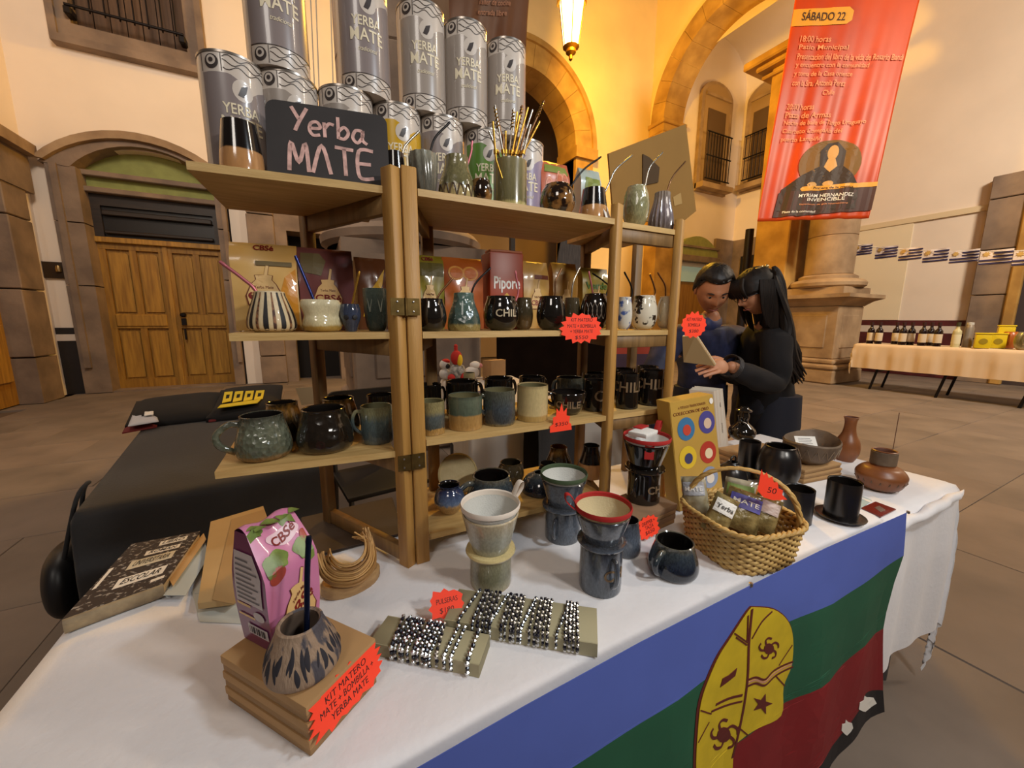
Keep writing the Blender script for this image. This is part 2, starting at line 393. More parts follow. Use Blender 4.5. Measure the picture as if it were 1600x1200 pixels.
# door_1: two leaves with panels, transom
d1 = struct(link('door_1', boxes([A(-3.56, -1.58, WY+.34, WY+.36, 0, 3.7)]), dark_in))
for li, (x0, x1) in enumerate(((-3.55, -2.575), (-2.565, -1.6))):
    lf = link('door_leaf', boxes([A(x0, x1, WY+.27, WY+.32, .03, 2.83)]), doorwood, d1)
    xs = (x0, x0+.1, (x0+x1)/2-.05, (x0+x1)/2+.05, x1-.1, x1)
    link('leaf_frame', boxes([A(xs[0], xs[1], WY+.22, WY+.28, .03, 2.83), A(xs[4], xs[5], WY+.22, WY+.28, .03, 2.83), A(xs[2], xs[3], WY+.22, WY+.28, .03, 2.83)]+[A(x0, x1, WY+.215, WY+.28, z0, z1) for z0, z1 in ((.03, .2), (1.22, 1.5), (2.72, 2.83))]), doorwood, lf)
    link('lock_rail', boxes([A(x0+.1, x1-.1, WY+.19, WY+.22, 1.26, 1.49)], .01), doorwood2, lf)
    for pz0, pz1 in ((.24, 1.18), (1.54, 2.68)):
        for px0, px1 in ((xs[1], xs[2]), (xs[3], xs[4])):
            link('door_panel', prism(sc2([(px0+.03, pz0), (px1-.03, pz0), (px1-.03, pz1-.05), (px1-.07, pz1-.02), (px0+.07, pz1-.02), (px0+.03, pz1-.05)]), (WY+.24)*S, (WY+.28)*S), doorwood2, lf)
link('door_astragal', boxes([A(-2.6, -2.53, WY+.19, WY+.23, .03, 2.83)]), doorwood2, d1)
link('door_lock', join([boxes([A(-2.44, -2.36, WY+.15, WY+.2, 1.28, 1.42), A(-2.415, -2.385, WY+.15, WY+.19, .98, 1.2)]), boxes([A(-2.45, -2.35, WY+.12, WY+.2, 1.45, 1.53)], .02)]), iron, d1)
link('door_threshold', boxes([A(-3.6, -1.55, WY-.1, WY+.35, 0, .03)]), stone, d1)
link('transom_frame', boxes([A(-3.56, -1.58, WY+.2, WY+.34, 2.83, 2.95), A(-3.56, -1.58, WY+.2, WY+.34, 3.5, 3.72), A(-3.56, -3.42, WY+.2, WY+.34, 2.95, 3.5), A(-1.72, -1.58, WY+.2, WY+.34, 2.95, 3.5), A(-3.56, -1.58, WY+.22, WY+.3, 3.34, 3.4)]), darkwood, d1)
link('transom_rail', boxes([A(-3.56, -1.58, WY+.14, WY+.24, 2.83, 2.93)], .01), doorwood2, d1)
link('transom_moulding', boxes([A(-3.4, -1.74, WY+.16, WY+.22, 3.33, 3.42), A(-3.4, -1.74, WY+.16, WY+.22, 3.0, 3.06)], .012), darkwood, d1)
link('transom_panel', boxes([A(-3.42, -1.72, WY+.26, WY+.3, 2.95, 3.5)]), mat('transom_black', (18, 15, 15), .4), d1)
# pale strip, stone pilaster and dark doorway beside the door
pil = struct(link('trim_pilaster_stone', boxes([A(-1.1, -.62, WY-.2, WY+.1, .02, .6)]), stone))
for k, (z0, z1) in enumerate(((.62, 1.5), (1.52, 2.6), (2.62, 3.55), (3.57, 4.4))):
    link('pilaster_block', boxes([A(-1.1+.01*(k % 2), -.62, WY-.2, WY+.1, z0, z1)], .01), stone, pil)
d2 = struct(link('door_2', boxes([A(-.72, .7, WY+.5, WY+.55, 0, 3.9)]), dark_in))
link('door_surround', boxes([A(-.62, -.4, WY-.1, WY+.5, 0, 3.9), A(.5, .75, WY-.1, WY+.5, 0, 3.9), A(-.4, .5, WY-.1, WY+.5, 3.3, 3.9)]), stone, d2)
# window_1 with stone surround, iron rail and shutters
wn = struct(link('window_1', boxes([A(-3.57, -3.3, WY-.14, WY+.3, 6.32, 9.2), A(-1.75, -1.47, WY-.14, WY+.3, 6.32, 9.2), A(-3.57, -1.47, WY-.14, WY+.3, 5.98, 6.32)]), stone))
link('surround_moulding', boxes([A(-3.57, -3.47, WY-.2, WY-.141, 6.1, 9.2), A(-1.57, -1.47, WY-.2, WY-.141, 6.1, 9.2), A(-3.57, -1.47, WY-.2, WY-.141, 5.98, 6.1)]), stone, wn)
for k in range(7): link('shutter_board', boxes([A(-3.3+.222*k+.008, -3.3+.222*(k+1)-.008, WY+.12, WY+.2, 6.3, 9.2)]), shutter, wn)
rl = link('window_rail', tube([Vector((-3.3, WY-.28, 6.52))*S, Vector((-1.75, WY-.28, 6.52))*S], .02), iron, wn)
for x in (-3.27, -1.78): link('rail_bracket', boxes([A(x-.05, x+.05, WY-.3, WY-.1, 6.38, 6.5)], .015), iron, wn)
for k in range(8): link('window_bar', tube([Vector((-3.2+.19*k, WY-.22, 6.5))*S, Vector((-3.2+.19*k, WY-.22, 9.2))*S], .011, 6), iron, wn)
# dado on the white strip
tb = struct(link('baseboard_back', boxes([A(-4.3, -3.93, WY-.02, WY, 0, 1.0)]), black_paint))
link('dado_stripe', boxes([A(-4.3, -3.93, WY-.022, WY, 1.0, 1.12)]), white_paint, tb)
link('dado_line', boxes([A(-4.3, -3.93, WY-.024, WY, 1.12, 1.24)]), black_paint, tb)
pl = thing('wall_plaque', 'small dark metal plaque on the white strip beside the wooden door', 'plaque', (Vector((-4.03, WY-.02, 2.25))*S))
link('plate', box(-.2, .2, -.03, 0, -.12, .14, .008), mat('bronze_plate', (62, 50, 40), .4, .5), pl)
link('lamp_knob', lathe([(0, -.05), (.035, -.045), (.04, 0), (.03, .05), (0, .055)], 12), mat('bronze_knob', (170, 140, 90), .3, .8), pl, (.02, -.05, .03))
# left wall with its own stone jamb and door
LX = -4.22
struct(link('wall_left', join([boxes([A(LX-.6, LX, 9.55, WY+.6, 0, 13), A(LX-.6, LX, 4.0, 9.55, 4.25, 13), A(LX-.6, LX, 2.0, 5.6, 0, 4.25)])]), plaster))
lj = struct(link('trim_left_door_stone', boxes([A(LX-.4, LX+.1, 9.15, 9.75, .01, .76)]), stone))
for k, (z0, z1) in enumerate(((.78, 1.86), (1.88, 3.0), (3.02, 3.98))):
    link('jamb_block', boxes([A(LX-.4, LX+.1+.01*(k % 2), 9.15, 9.75, z0, z1)], .012), stone, lj)
link('left_lintel', boxes([A(LX-.4, LX+.12, 5.6, 9.95, 3.5, 4.25)]), stone, lj)
link('lintel_moulding', boxes([A(LX-.1, LX+.24, 5.4, 9.95, 4.1, 4.28)]), stone_l, lj)
d3 = struct(link('door_3', boxes([A(LX-.3, LX-.18, 7.0, 9.2, .02, 3.05)]), doorwood))
for k in range(3):
    link('door_panel', boxes([A(LX-.2, LX-.13, 7.5+.55*k, 7.95+.55*k, .4, 1.3)], .01), doorwood2, d3)
    link('door_panel', boxes([A(LX-.2, LX-.13, 7.5+.55*k, 7.95+.55*k, 1.6, 2.8)], .01), doorwood2, d3)
link('door_transom', boxes([A(LX-.3, LX-.2, 7.0, 9.2, 3.05, 3.5)]), dark_in, d3)

# --- right arcade (plane x ~ 10.13): round arch on corner pier and on the banner column, corridor behind
RX = 10.13
cy, cz, cr = 7.5, 7.55, 2.03
def wq(poly, d=.75): return prism(sc2(poly), RX*S, (RX+d)*S, 'yz')
struct(link('wall_arcade', join([wq([(cy-cr, cz)]+arc(cy, cz, cr, PI, PI/2)[1:]+[(cy, 13), (4.3, 13), (4.3, cz)]), wq([(cy, 13)]+arc(cy, cz, cr, PI/2, 0)+[(cy+cr, 0), (WY+.05, 0), (WY+.05, 13)])]), plaster_y))
ta = struct(link('trim_arcade_arch', boxes([A(RX-.08, RX+.85, cy+cr-.05, WY-.02, cz-.32, cz)], .02), stone_y))
for k in range(13):
    a0 = PI*k/13+.0018; a1 = PI*(k+1)/13-.0018
    link('voussoir', prism(sc2(arc(cy, cz, cr+.5, a0, a1, 4)+arc(cy, cz, cr-.02, a1, a0, 4)), (RX-.06-.003*(k % 2))*S, (RX+.8)*S, 'yz'), stone_y, ta)
link('impost', boxes([A(RX-.14, RX+.9, cy+cr-.12, WY-.01, cz-.1, cz+.02)], .02), stone_y, ta)
link('pier_facing', boxes([A(RX-.05, RX+.8, cy+cr-.02, cy+cr+.5, 0, cz-.3)]), stone_y, ta)
# corridor behind: end wall, long wall, vault
EX, EY = 14.0, 9.55
def win_arch(x0, x1, z0, zs, n=12): c = (x0+x1)/2; r = (x1-x0)/2; return [(x0, z0), (x0, zs)]+[(c-r*math.cos(PI*i/n), zs+r*.62*math.sin(PI*i/n)) for i in range(1, n)]+[(x1, zs), (x1, z0)]
struct(link('wall_corridor_end', boxes([A(10.9, EX, EY, EY+.3, 0, 13)]), plaster))
struct(link('wall_right', boxes([A(EX, EX+.4, -6, EY, 0, 13)]), plaster))
bm = bmesh.new(); vz = 9.3
vv = [[bm.verts.new(((RX+.75+3.12*(.5-.5*math.cos(PI*i/14)))*S, y*S, (vz+1.25*math.sin(PI*i/14))*S)) for y in (3.5, EY)] for i in range(15)]
for a, b in zip(vv, vv[1:]): bm.faces.new((a[0], a[1], b[1], b[0]))
struct(link('ceiling', bmmesh('vault', bm, True), plaster))
def balcony_window(nm, O, u, x0, x1, z0, zs):
    """arched window niche: u = direction along the wall, built at O"""
    w0 = link(nm, prism(win_arch(x0, x1, z0, zs), -.10, .0), stone_l); struct(w0)
    n_ = Vector((u[1], -u[0], 0)); w0.matrix_world = Matrix(((u[0], -n_.x, 0, O[0]), (u[1], -n_.y, 0, O[1]), (0, 0, 1, 0), (0, 0, 0, 1)))
    link('niche', prism(win_arch(x0+.14, x1-.14, z0+.1, zs), -.108, -.09), mat('niche_plaster', (168, 140, 100), .9), w0)
    link('niche_moulding', join([prism([(x0+.14, zs-.02), (x1-.14, zs-.02), (x1-.14, zs+.05), (x0+.14, zs+.05)], -.16, -.1)]), stone_l, w0)
    c = (x0+x1)/2
    link('window_leaf', prism([(c-.42, z0+.2), (c+.38, z0+.2), (c+.38, zs-.35), (c-.42, zs-.35)], -.13, -.105), mat('dim_window_wood', (92, 70, 44), .7), w0)
    rl = link('balcony_rail', join([tube([(x0+.15, -.28, z0+.32+1.28*t), (x1-.15, -.28, z0+.32+1.28*t)], .022, 6) for t in (0, .5, 1)]), iron, w0)
    for k in range(9):
        x = x0+.2+(x1-x0-.4)*k/8; link('baluster', tube([(x, -.28, z0+.32), (x, -.28, z0+1.6)], .013, 5), iron, w0)
    link('balcony_slab', prism([(x0, z0+.05), (x1, z0+.05), (x1, z0+.2), (x0, z0+.2)], -.34, -.05), stone_l, w0)
balcony_window('window_2', (0, EY*S, 0), (1, 0), 11.65*S, 13.2*S, 5.72*S, 8.65*S)
balcony_window('window_3', (EX*S, 0, 0), (0, -1), -9.4*S, -7.9*S, 5.9*S, 8.8*S)
# door with olive pediment on the corridor end wall
d4 = struct(link('door_4', boxes([A(10.95, 12.85, EY-.05, EY, 0, 3.2)]), doorwood))
link('pediment', prism(sc2([(10.9, 3.55)]+seg_arch(10.9, 12.95, 3.75, .5)+[(12.95, 3.55)]), (EY-.2)*S, EY*S), greenwood, d4)
link('pediment_moulding', boxes([A(10.85, 13.0, EY-.28, EY, 3.4, 3.6), A(10.85, 13.0, EY-.24, EY, 3.85, 3.93)], .01), stone, d4)
link('fanlight', boxes([A(11.2, 12.6, EY-.1, EY-.04, 2.75, 3.25)]), mat('fanlight_glass', (150, 176, 158), .2, emit=.25), d4)
link('stone_band', boxes([A(12.95, EX, EY-.1, EY, 0, 4.3), A(EX-.1, EX, 7.6, EY, 0, 4.3)]), stone, d4)
link('niche_opening', boxes([A(EX-.13, EX-.09, 8.5, 9.1, 2.2, 3.7)]), dark_in, d4)
# long right wall: trim rail, dado, stone doorway at the far right
t1 = struct(link('trim_1', boxes([A(EX-.06, EX, 3.2, 7.6, 3.93, 4.06)]), mat('ivory_trim', (224, 206, 170), .6)))
link('wall_shading_strip', boxes([A(EX-.03, EX, 4.62, 6.9, 1.45, 3.93)]), mat('pale_yellow_plaster', (236, 222, 190), .85), t1)
bb = struct(link('baseboard_right', boxes([A(EX-.03, EX, -3, 8, 0, 1.12)]), maroon_paint))
link('dado_stripe', boxes([A(EX-.032, EX, -3, 8, 1.12, 1.3)]), white_paint, bb)
link('dado_line', boxes([A(EX-.035, EX, -3, 8, 1.3, 1.44)]), maroon_paint, bb)
d5 = struct(link('door_5', boxes([A(EX-.25, EX, 2.78, 3.34, .01, 1.0)]), stone))
for k, (z0, z1) in enumerate(((1.02, 2.0), (2.02, 3.0), (3.02, 4.1), (4.12, 4.6))):
    link('jamb_block', boxes([A(EX-.25-.01*(k % 2), EX, 2.78, 3.34, z0, z1)], .012), stone, d5)
link('jamb_moulding', boxes([A(EX-.32, EX-.2, 2.62, 2.8, 0, 4.3)], .02), stone_y, d5)
link('lintel', boxes([A(EX-.25, EX, .4, 2.77, 3.7, 4.6)], .012), stone, d5)
link('door_leaf', boxes([A(EX-.08, EX-.02, .4, 2.7, 0, 3.7)]), mat('plum_dark_door', (70, 56, 54), .7), d5)

# --- stone column with pedestal (banner hangs on it), right
def column(name, cx, cy_, half, shaft_r, matl, top=11.0):
    root = struct(link(name, boxes([A(cx-half, cx+half, cy_-half, cy_+half, 0, .32)], .03), matl))
    link('pedestal_base_moulding', boxes([A(cx-half-.02, cx+half+.02, cy_-half-.02, cy_+half+.02, .32, .44), A(cx-half+.04, cx+half-.04, cy_-half+.04, cy_+half-.04, .44, .56)], .035), matl, root)
    link('pedestal_die', boxes([A(cx-half+.1, cx+half-.1, cy_-half+.1, cy_+half-.1, .56, 1.75)], .02), matl, root)
    for s in (0, 1):
        link('pedestal_panel', boxes([A(cx-half+.3, cx+half-.3, cy_-half+.08, cy_-half+.12, .8, 1.55)] if s else [A(cx-half+.08, cx-half+.12, cy_-half+.3, cy_+half-.3, .8, 1.55)], .015), matl, root)
    pr = smoothprof([(half*.93*1.25, 0), (half*1.32, .06), (half*1.42, .13), (half*1.42, .19)], 3)
    cor = []
    for r, z in [(half-.1, 1.75), (half-.05, 1.8), (half+.02, 1.86), (half+.16, 1.92), (half+.16, 2.0), (half-.05, 2.0), (half-.05, 2.16)]: cor.append((r, z))
    v = []; f = []
    for r, z in cor:
        for sx, sy in ((-1, -1), (1, -1), (1, 1), (-1, 1)): v.append(((cx+sx*r)*S, (cy_+sy*r)*S, z*S))
    for i in range(len(cor)-1):
        for k in range(4): f.append((i*4+k, i*4+(k+1) % 4, i*4+4+(k+1) % 4, i*4+4+k))
    f.append(tuple(range(len(cor)*4-4, len(cor)*4)))
    link('pedestal_cornice', pymesh('cornice', v, f, False), matl, root)
    rr = shaft_r
    prof = [(rr+.2, 2.16), (rr+.26, 2.2), (rr+.27, 2.27), (rr+.22, 2.33), (rr+.1, 2.36), (rr+.1, 2.42), (rr+.03, 2.46)]
    link('column_base', xf(lathe([(r*S, z*S) for r, z in prof]+[(0, 2.46*S)], 40), Matrix.Translation((cx*S, cy_*S, 0))), matl, root)
    z = 2.46; k = 0
    while z < top-1.1:
        h = (.85, .7, .95)[k % 3]
        link('column_drum', xf(lathe([(0, z*S), ((rr-.015)*S, z*S), (rr*S, (z+.015)*S), (rr*S, (z+h-.015)*S), ((rr-.015)*S, (z+h)*S), (0, (z+h)*S)], 40), Matrix.Translation((cx*S, cy_*S, 0))), matl, root)
        z += h; k += 1
    cap = [(rr, z), (rr+.06, z+.03), (rr+.06, z+.1), (rr, z+.14), (rr, z+.3), (rr+.1, z+.36), (rr+.2, z+.5), (rr+.24, z+.52), (rr+.24, z+.6), (0, z+.6)]
    link('column_capital', xf(lathe([(r*S, q*S) for r, q in cap], 40), Matrix.Translation((cx*S, cy_*S, 0))), matl, root)
    link('abacus', boxes([A(cx-rr-.36, cx+rr+.36, cy_-rr-.36, cy_+rr+.36, z+.6, z+.78)], .03), matl, root)
    return root
c1 = column('column_stone_right', 10.85, 4.95, .66, .46, stone_l, 7.9)
link('attached_pilaster', boxes([A(RX-.02, RX+.85, 5.5, 6.3, 0, 7.3)], .02), stone_y, c1)
link('pilaster_capital', boxes([A(RX-.2, RX+1.0, 5.4, 6.6, 7.3, 7.42), A(RX-.32, RX+1.1, 5.4, 6.85, 7.42, 7.6), A(RX-.12, RX+.95, 5.4, 6.5, 7.12, 7.2)], .03), stone_y, c1)
c2 = column('column_stone_near', 1.0, 4.75, .78, .62, stone, 9.5)
# dark upright tube standing in for the pilaster's shaded side
struct(link('trim_pilaster_shade', tube([Vector((10.02, 6.4, 0))*S, Vector((10.02, 6.4, 3.7))*S], .09, 10), iron))
# ================================================================== STALL: table, cloth, flag, shelves
TZ = .75
cloth_w = mat('white_tablecloth', (232, 230, 232), .8, var=.02, vs=12, bump=.12, bs=70, sheen=.2)
pine = wood('pine_board', (206, 172, 112), (182, 146, 88), (1.2, 14, 14), .5, 6)
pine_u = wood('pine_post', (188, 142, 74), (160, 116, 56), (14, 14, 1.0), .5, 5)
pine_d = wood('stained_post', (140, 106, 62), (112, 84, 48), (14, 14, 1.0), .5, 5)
kraft = mat('kraft_card', (176, 138, 92), .85, var=.06, vs=10)
kraft_d = mat('kraft_card_dark', (152, 118, 78), .85, var=.06, vs=10)
ink = mat('black_ink', (22, 18, 20), .6)
white_p = mat('white_print', (236, 232, 224), .6)
TX0, TX1, TY0, TY1 = -.415, 1.84, .400, 1.03
tbl = thing('folding_table', 'long folding table hidden under the white cloth of the stall', 'table', (.7, .7, 0))
link('tabletop', box(TX0-.7, TX1-.7, TY0-.7, TY1-.7, .715, .744, .006), mat('grey_plastic_top', (190, 190, 188), .6), tbl)
for sx in (TX0-.6, TX1-.8):
    for sy in (-.24, .26): link('leg', tube([(sx, sy, 0), (sx, sy, .715)], .014, 8), mat('grey_steel', (110, 110, 112), .4, .8), tbl)
# tablecloth: top with creases, hanging sides with folds
def cloth(x0, x1, y0, y1, z, drops, st, fold, name='tablecloth', crease=.0022, seed=0):
    dl, dr, df, db = drops
    xs = []; x = x0-dl
    while x < x1+dr+1e-6: xs.append(x); x += st
    ys = []; y = y0-df
    while y < y1+db+1e-6: ys.append(y); y += st
    v = []
    for y in ys:
        for x in xs:
            cx = min(max(x, x0), x1); cy_ = min(max(y, y0), y1); o = Vector((x-cx, y-cy_)); t = o.length
            if t < 1e-9:
                n1 = noise.noise(Vector((x*3.1+seed, y*5, .3))); n2 = noise.noise(Vector((x*9, y*7+seed, 1.3)))
                e = min(x-x0, x1-x, y-y0, y1-y)
                v.append((x, y, z+crease*max(0, n1)+crease*.6*max(0, n2)-(.004*math.exp(-e/.01))))
            else:
                d = o/t; s = (cx*d.y*d.y*1.0+cy_*d.x*d.x+math.atan2(o.y, o.x)*.05)
                wv = fold*(math.sin(s*16+seed)+.6*math.sin(s*37+1.3+seed)+.5*noise.noise(Vector((s*6, t*2, seed))))
                off = .012*(1-math.exp(-t/.012))+wv*min(1, t/.25)+fold*min(1, t/.2)
                v.append((cx+d.x*off, cy_+d.y*off, z-.004-t+off*.2))
    nx = len(xs); f = [(j*nx+i, j*nx+i+1, (j+1)*nx+i+1, (j+1)*nx+i) for j in range(len(ys)-1) for i in range(nx-1)]
    return pymesh(name, v, f, True, 180)
tc = link('tablecloth', cloth(TX0, TX1, TY0, TY1, TZ, (.5, .52, .50, .4), .02, .0085), cloth_w)
tag(tc, 'long white tablecloth covering the stall table in the foreground', 'tablecloth')
roll = [(TX0+.02+i*.04, TY0-.024+.003*math.sin(i*1.7)+.003*math.sin(i*.6), TZ-.019+.003*math.sin(i*.9)) for i in range(57)]
link('hem_roll', tube(roll, [(.0138+.0022*math.sin(i*1.3))*min(1, (i+.3)/3, (56.3-i)/3) for i in range(57)], 10), cloth_w, tc)

# ---- painted flag pinned to the front of the cloth
FY = TY0-.050
def fp(px, py): q = aty(px, py, FY); return (q.x, q.z)
def fold_y(x, y, z): return Vector((x, y+.006*math.sin(x*11)*min(1, max(0, (.72-z))/.2)+.004*math.sin(x*29+z*5)*min(1, max(0, (.72-z))/.3), z))
def flag_piece(poly, lay, m, par, name, cut=.05):
    me = flatpoly([(x, z) for x, z in poly], .0008, name, cut)
    warp(me, lambda x, y, z: fold_y(x, FY-.0011*lay-z, y)); return link(name, me, m, par)
blue = mat('flag_blue', (82, 102, 184), .7, var=.05); green_f = mat('flag_green', (24, 84, 58), .75, var=.08); red_f = mat('flag_red', (126, 14, 22), .75, var=.1)
yel_f = mat('flag_yellow_paint', (206, 178, 30), .6, var=.08, vs=20); mar_f = mat('flag_maroon_paint', (92, 26, 22), .6); pale_f = mat('flag_pink_paint', (196, 140, 110), .7)
ftop = [fp(1416, 801), fp(1290, 856), fp(1165, 918), fp(1000, 1003), fp(820, 1102), fp(640, 1206)]; ftop += [(-.36, ftop[-1][1]+.002)]
fright = [fp(1416, 801), fp(1407, 860), fp(1395, 930), fp(1386, 985), fp(1382, 1050), fp(1382, 1112)]
bg = [fp(1412, 868), fp(1347, 912), fp(1300, 942), fp(1232, 972), fp(1150, 1030), fp(1095, 1065), fp(1057, 1092), fp(1000, 1128), fp(895, 1197)]; bg += [(-.36, bg[-1][1])]
gr = [fp(1386, 985), fp(1337, 1017), fp(1290, 1060), fp(1230, 1100)]; gr += [(gr[-1][0]-.25, gr[-1][1]-.02), (-.36, gr[-1][1]-.03)]
rb = [fp(1382, 1080), fp(1357, 1086), fp(1342, 1110), fp(1312, 1152), fp(1265, 1200)]; rb += [(rb[-1][0]-.3, rb[-1][1]-.02), (-.36, rb[-1][1]-.03)]
bb_ = [fp(1382, 1112), fp(1350, 1140), fp(1312, 1180)]; bb_ += [(bb_[-1][0]-.3, bb_[-1][1]-.04), (-.36, bb_[-1][1]-.05)]
flag = thing('painted_flag', 'blue green and red flag with yellow emblem hanging from the white tablecloth', 'flag', (0, 0, 0))
flag_piece(ftop+bg[::-1], 0, blue, flag, 'blue_stripe')
flag_piece(bg+gr[::-1]+[fp(1390, 960), fp(1400, 910)], 0, green_f, flag, 'green_stripe')
flag_piece(gr+rb[::-1], 0, red_f, flag, 'red_stripe')
flag_piece(rb+bb_[::-1], 0, mat('flag_black', (20, 14, 18), .8), flag, 'black_border')
def c6(*pts): return [fp(1000+x/4, 900+y/4) for x, y in pts]
sh = c6((690, 190), (830, 205), (920, 280), (955, 390), (950, 560), (905, 700), (890, 880), (740, 950), (640, 1030), (600, 1100), (590, 1300), (560, 1460), (500, 1560), (430, 1560), (370, 1480), (335, 1340), (330, 1150), (345, 960), (370, 780), (430, 620), (490, 490), (560, 380), (650, 240))
sh = [(q.x, q.y) for q in curve_pts([(a, b, 0) for a, b in sh+sh[:1]], 4)][:-1]
flag_piece([((x-.78)*1.03+.78, z*1.0+.003) for x, z in sh], .8, mar_f, flag, 'emblem_outline', .04)
flag_piece(sh, 1.8, yel_f, flag, 'emblem', .04)
def stroke(pts, wpx, m, name='emblem_line', lay=2.8):
    P = c6(*pts); wd = wpx/4*mpp(Vector((P[0][0], FY, P[0][1])))
    me = ribbon([(q.x, q.y) for q in curve_pts([(a, b, 0) for a, b in P], 5)], wd)
    warp(me, lambda x, y, z: fold_y(x, FY-.0011*lay-z, y)); link(name, me, m, flag)
for pts, wd in (((690, 200), (672, 400), (668, 650), (640, 900), (590, 1150)), 22), (((665, 240), (660, 400)), 14), (((580, 350), (665, 410)), 10), (((590, 375), (660, 425)), 10), (((815, 215), (750, 280), (690, 385)), 12), (((470, 800), (560, 765), (640, 745)), 18), (((440, 840), (560, 805), (640, 785)), 14), (((365, 825), (440, 855)), 8), (((345, 1020), (425, 905)), 8), (((665, 650), (720, 630), (780, 645), (840, 590), (955, 535)), 14), (((665, 690), (720, 668), (780, 682), (850, 625), (955, 568)), 14), (((850, 625), (910, 690)), 9), (((950, 430), (870, 560)), 8), (((620, 950), (680, 1000)), 9):
    stroke(pts, wd, mar_f)
stroke(((665, 670), (720, 648), (780, 662), (845, 608), (950, 552)), 14, pale_f, lay=2.5)
def star(cx, cy_, r, k=5, tw=.4, rot=.3): return [(cx+(r if i % 2 == 0 else r*tw)*math.sin(rot+PI*i/k), cy_-(r if i % 2 == 0 else r*tw)*math.cos(rot+PI*i/k)) for i in range(2*k)]
flag_piece(c6(*star(765, 800, 66)), 2.8, mar_f, flag, 'emblem_star')
flag_piece(c6((600, 570), (590, 620), (540, 660), (495, 690), (510, 635), (550, 615)), 2.8, mar_f, flag, 'emblem_leaf')
for cx, cy_, s in ((530, 1000, 1), (800, 450, .7)):
    flag_piece(c6(*circle(cx, cy_, 46*s, 50*s, 12)), 2.8, mar_f, flag, 'emblem_sun')
    for k in range(5):
        a = k*2*PI/5+.3
        stroke([(cx+math.cos(a+b)*r*s, cy_+math.sin(a+b)*r*s*1.05) for b, r in ((0, 40), (.2, 75), (.55, 92), (.9, 88))], 20*s, mar_f, 'emblem_ray')
for x0, y0, x1, y1 in ((1355, 755, 1495, 860), (1255, 895, 1325, 995)):
    flag_piece(c6(*[(x0+(x1-x0)*a, y0+(y1-y0)*b) for a, b in ((.1, .3), (.35, .25), (.4, 0), (.6, .15), (.9, .2), (1, .5), (.8, .75), (.5, 1), (.3, .9), (.05, .7))]), 1.2, white_p, flag, 'border_mark')
for q in ((1170, 908), (1416, 797)):
    P = aty(*q, FY+.004); tag(link('map_pin', lathe([(0, -.004), (.0035, -.003), (.0035, .003), (0, .004)], 10), mat('steel', (190, 190, 190), .3, 1), None, (P.x, P.y-.004, P.z-.004)), 'tiny steel pin holding the flag at ' + ('the fold in its upper edge' if q[0] < 1300 else 'its upper right corner'), 'pin')

# ---- hinged display shelves
LV = dict(bot=.806, low=1.025, mid=1.247, top=1.512)
LVL = dict(LV, low=1.006)          # the left bay sits a little lower
PT = 1.548
BT = .013
pA1 = at(637, 882, TZ); pA = Vector((.174, .770, TZ)); pB = Vector((.674, .765, TZ)); pC = Vector((.890, .762, TZ))
fd = (Vector((pB.x-pA.x, pB.y-pA.y))).normalized()          # direction of the shelf fronts
bk = Vector((-fd.y, fd.x))                                   # towards the back
def Yf(x): return pA.y+(x-pA.x)*fd.y/fd.x
DEP = .225
def post(par, x, y, z0, z1, ang, m, w_=.028, d_=.020, name='post'):
    return link(name, box(-w_/2, w_/2, -d_/2, d_/2, 0, z1-z0, .0015, 1), m, par, (x, y, z0), (0, 0, ang))
def rail(par, a, b, z0, z1, m, th=.016, name='rail'):
    a = Vector(a); b = Vector(b); d = b-a; L = d.length
    return link(name, box(0, L, -th/2, th/2, z0, z1, .0012, 1), m, par, (a.x, a.y, 0), (0, 0, math.atan2(d.y, d.x)))
def board(par, pts, z, m=None, name='shelf_board'):
    return link(name, prism(pts, z-BT, z, 'xy'), m or pine, par)
fa = math.atan2(fd.y, fd.x)
# middle bay
mid_u = thing('display_shelf', 'middle bay of the folding pine display shelf with four boards', 'shelf', (pA.x, pA.y, TZ))
mid_u.location = (0, 0, 0)
rA = Vector((pA.x, pA.y))+bk*DEP+fd*.09; rB = Vector((pB.x, pB.y))+bk*DEP+fd*.08
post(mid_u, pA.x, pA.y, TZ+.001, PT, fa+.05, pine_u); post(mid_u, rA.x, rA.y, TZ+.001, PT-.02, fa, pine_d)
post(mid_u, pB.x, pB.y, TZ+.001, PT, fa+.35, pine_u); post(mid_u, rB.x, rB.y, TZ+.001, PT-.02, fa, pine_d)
for k, z in LV.items():
    a = Vector((pA.x, pA.y))+fd*.016; b = Vector((pB.x, pB.y))-fd*.008; q = -.008 if k != 'bot' else .004
    rr_ = 0
    board(mid_u, [tuple(a+bk*q), tuple(b+bk*q), tuple(b+bk*(DEP+.02)), tuple(a+bk*(DEP+.02))], z)
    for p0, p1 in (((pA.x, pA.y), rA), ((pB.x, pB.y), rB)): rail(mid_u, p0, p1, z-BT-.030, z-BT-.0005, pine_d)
# right bay
rt_u = thing('display_shelf', 'narrow right bay of the folding pine display shelf', 'shelf', (0, 0, 0))
pC2 = Vector((pC.x, pC.y)); rC = pC2+bk*DEP*.9+fd*.05
post(rt_u, pC.x, pC.y, TZ+.001, PT-.012, fa+.5, pine_u); post(rt_u, rC.x, rC.y, TZ+.001, PT-.03, fa, pine_d)
for k, z in LV.items():
    if k == 'bot': continue
    a = Vector((pB.x, pB.y))+fd*.017; b = pC2-fd*.012
    board(rt_u, [tuple(a), tuple(b), tuple(b+bk*(DEP+.01)), tuple(a+bk*(DEP+.01))], z-.002)
    rail(rt_u, tuple(a+bk*.012), tuple(b+bk*.012), z-BT-.034, z-BT-.003, pine_d)
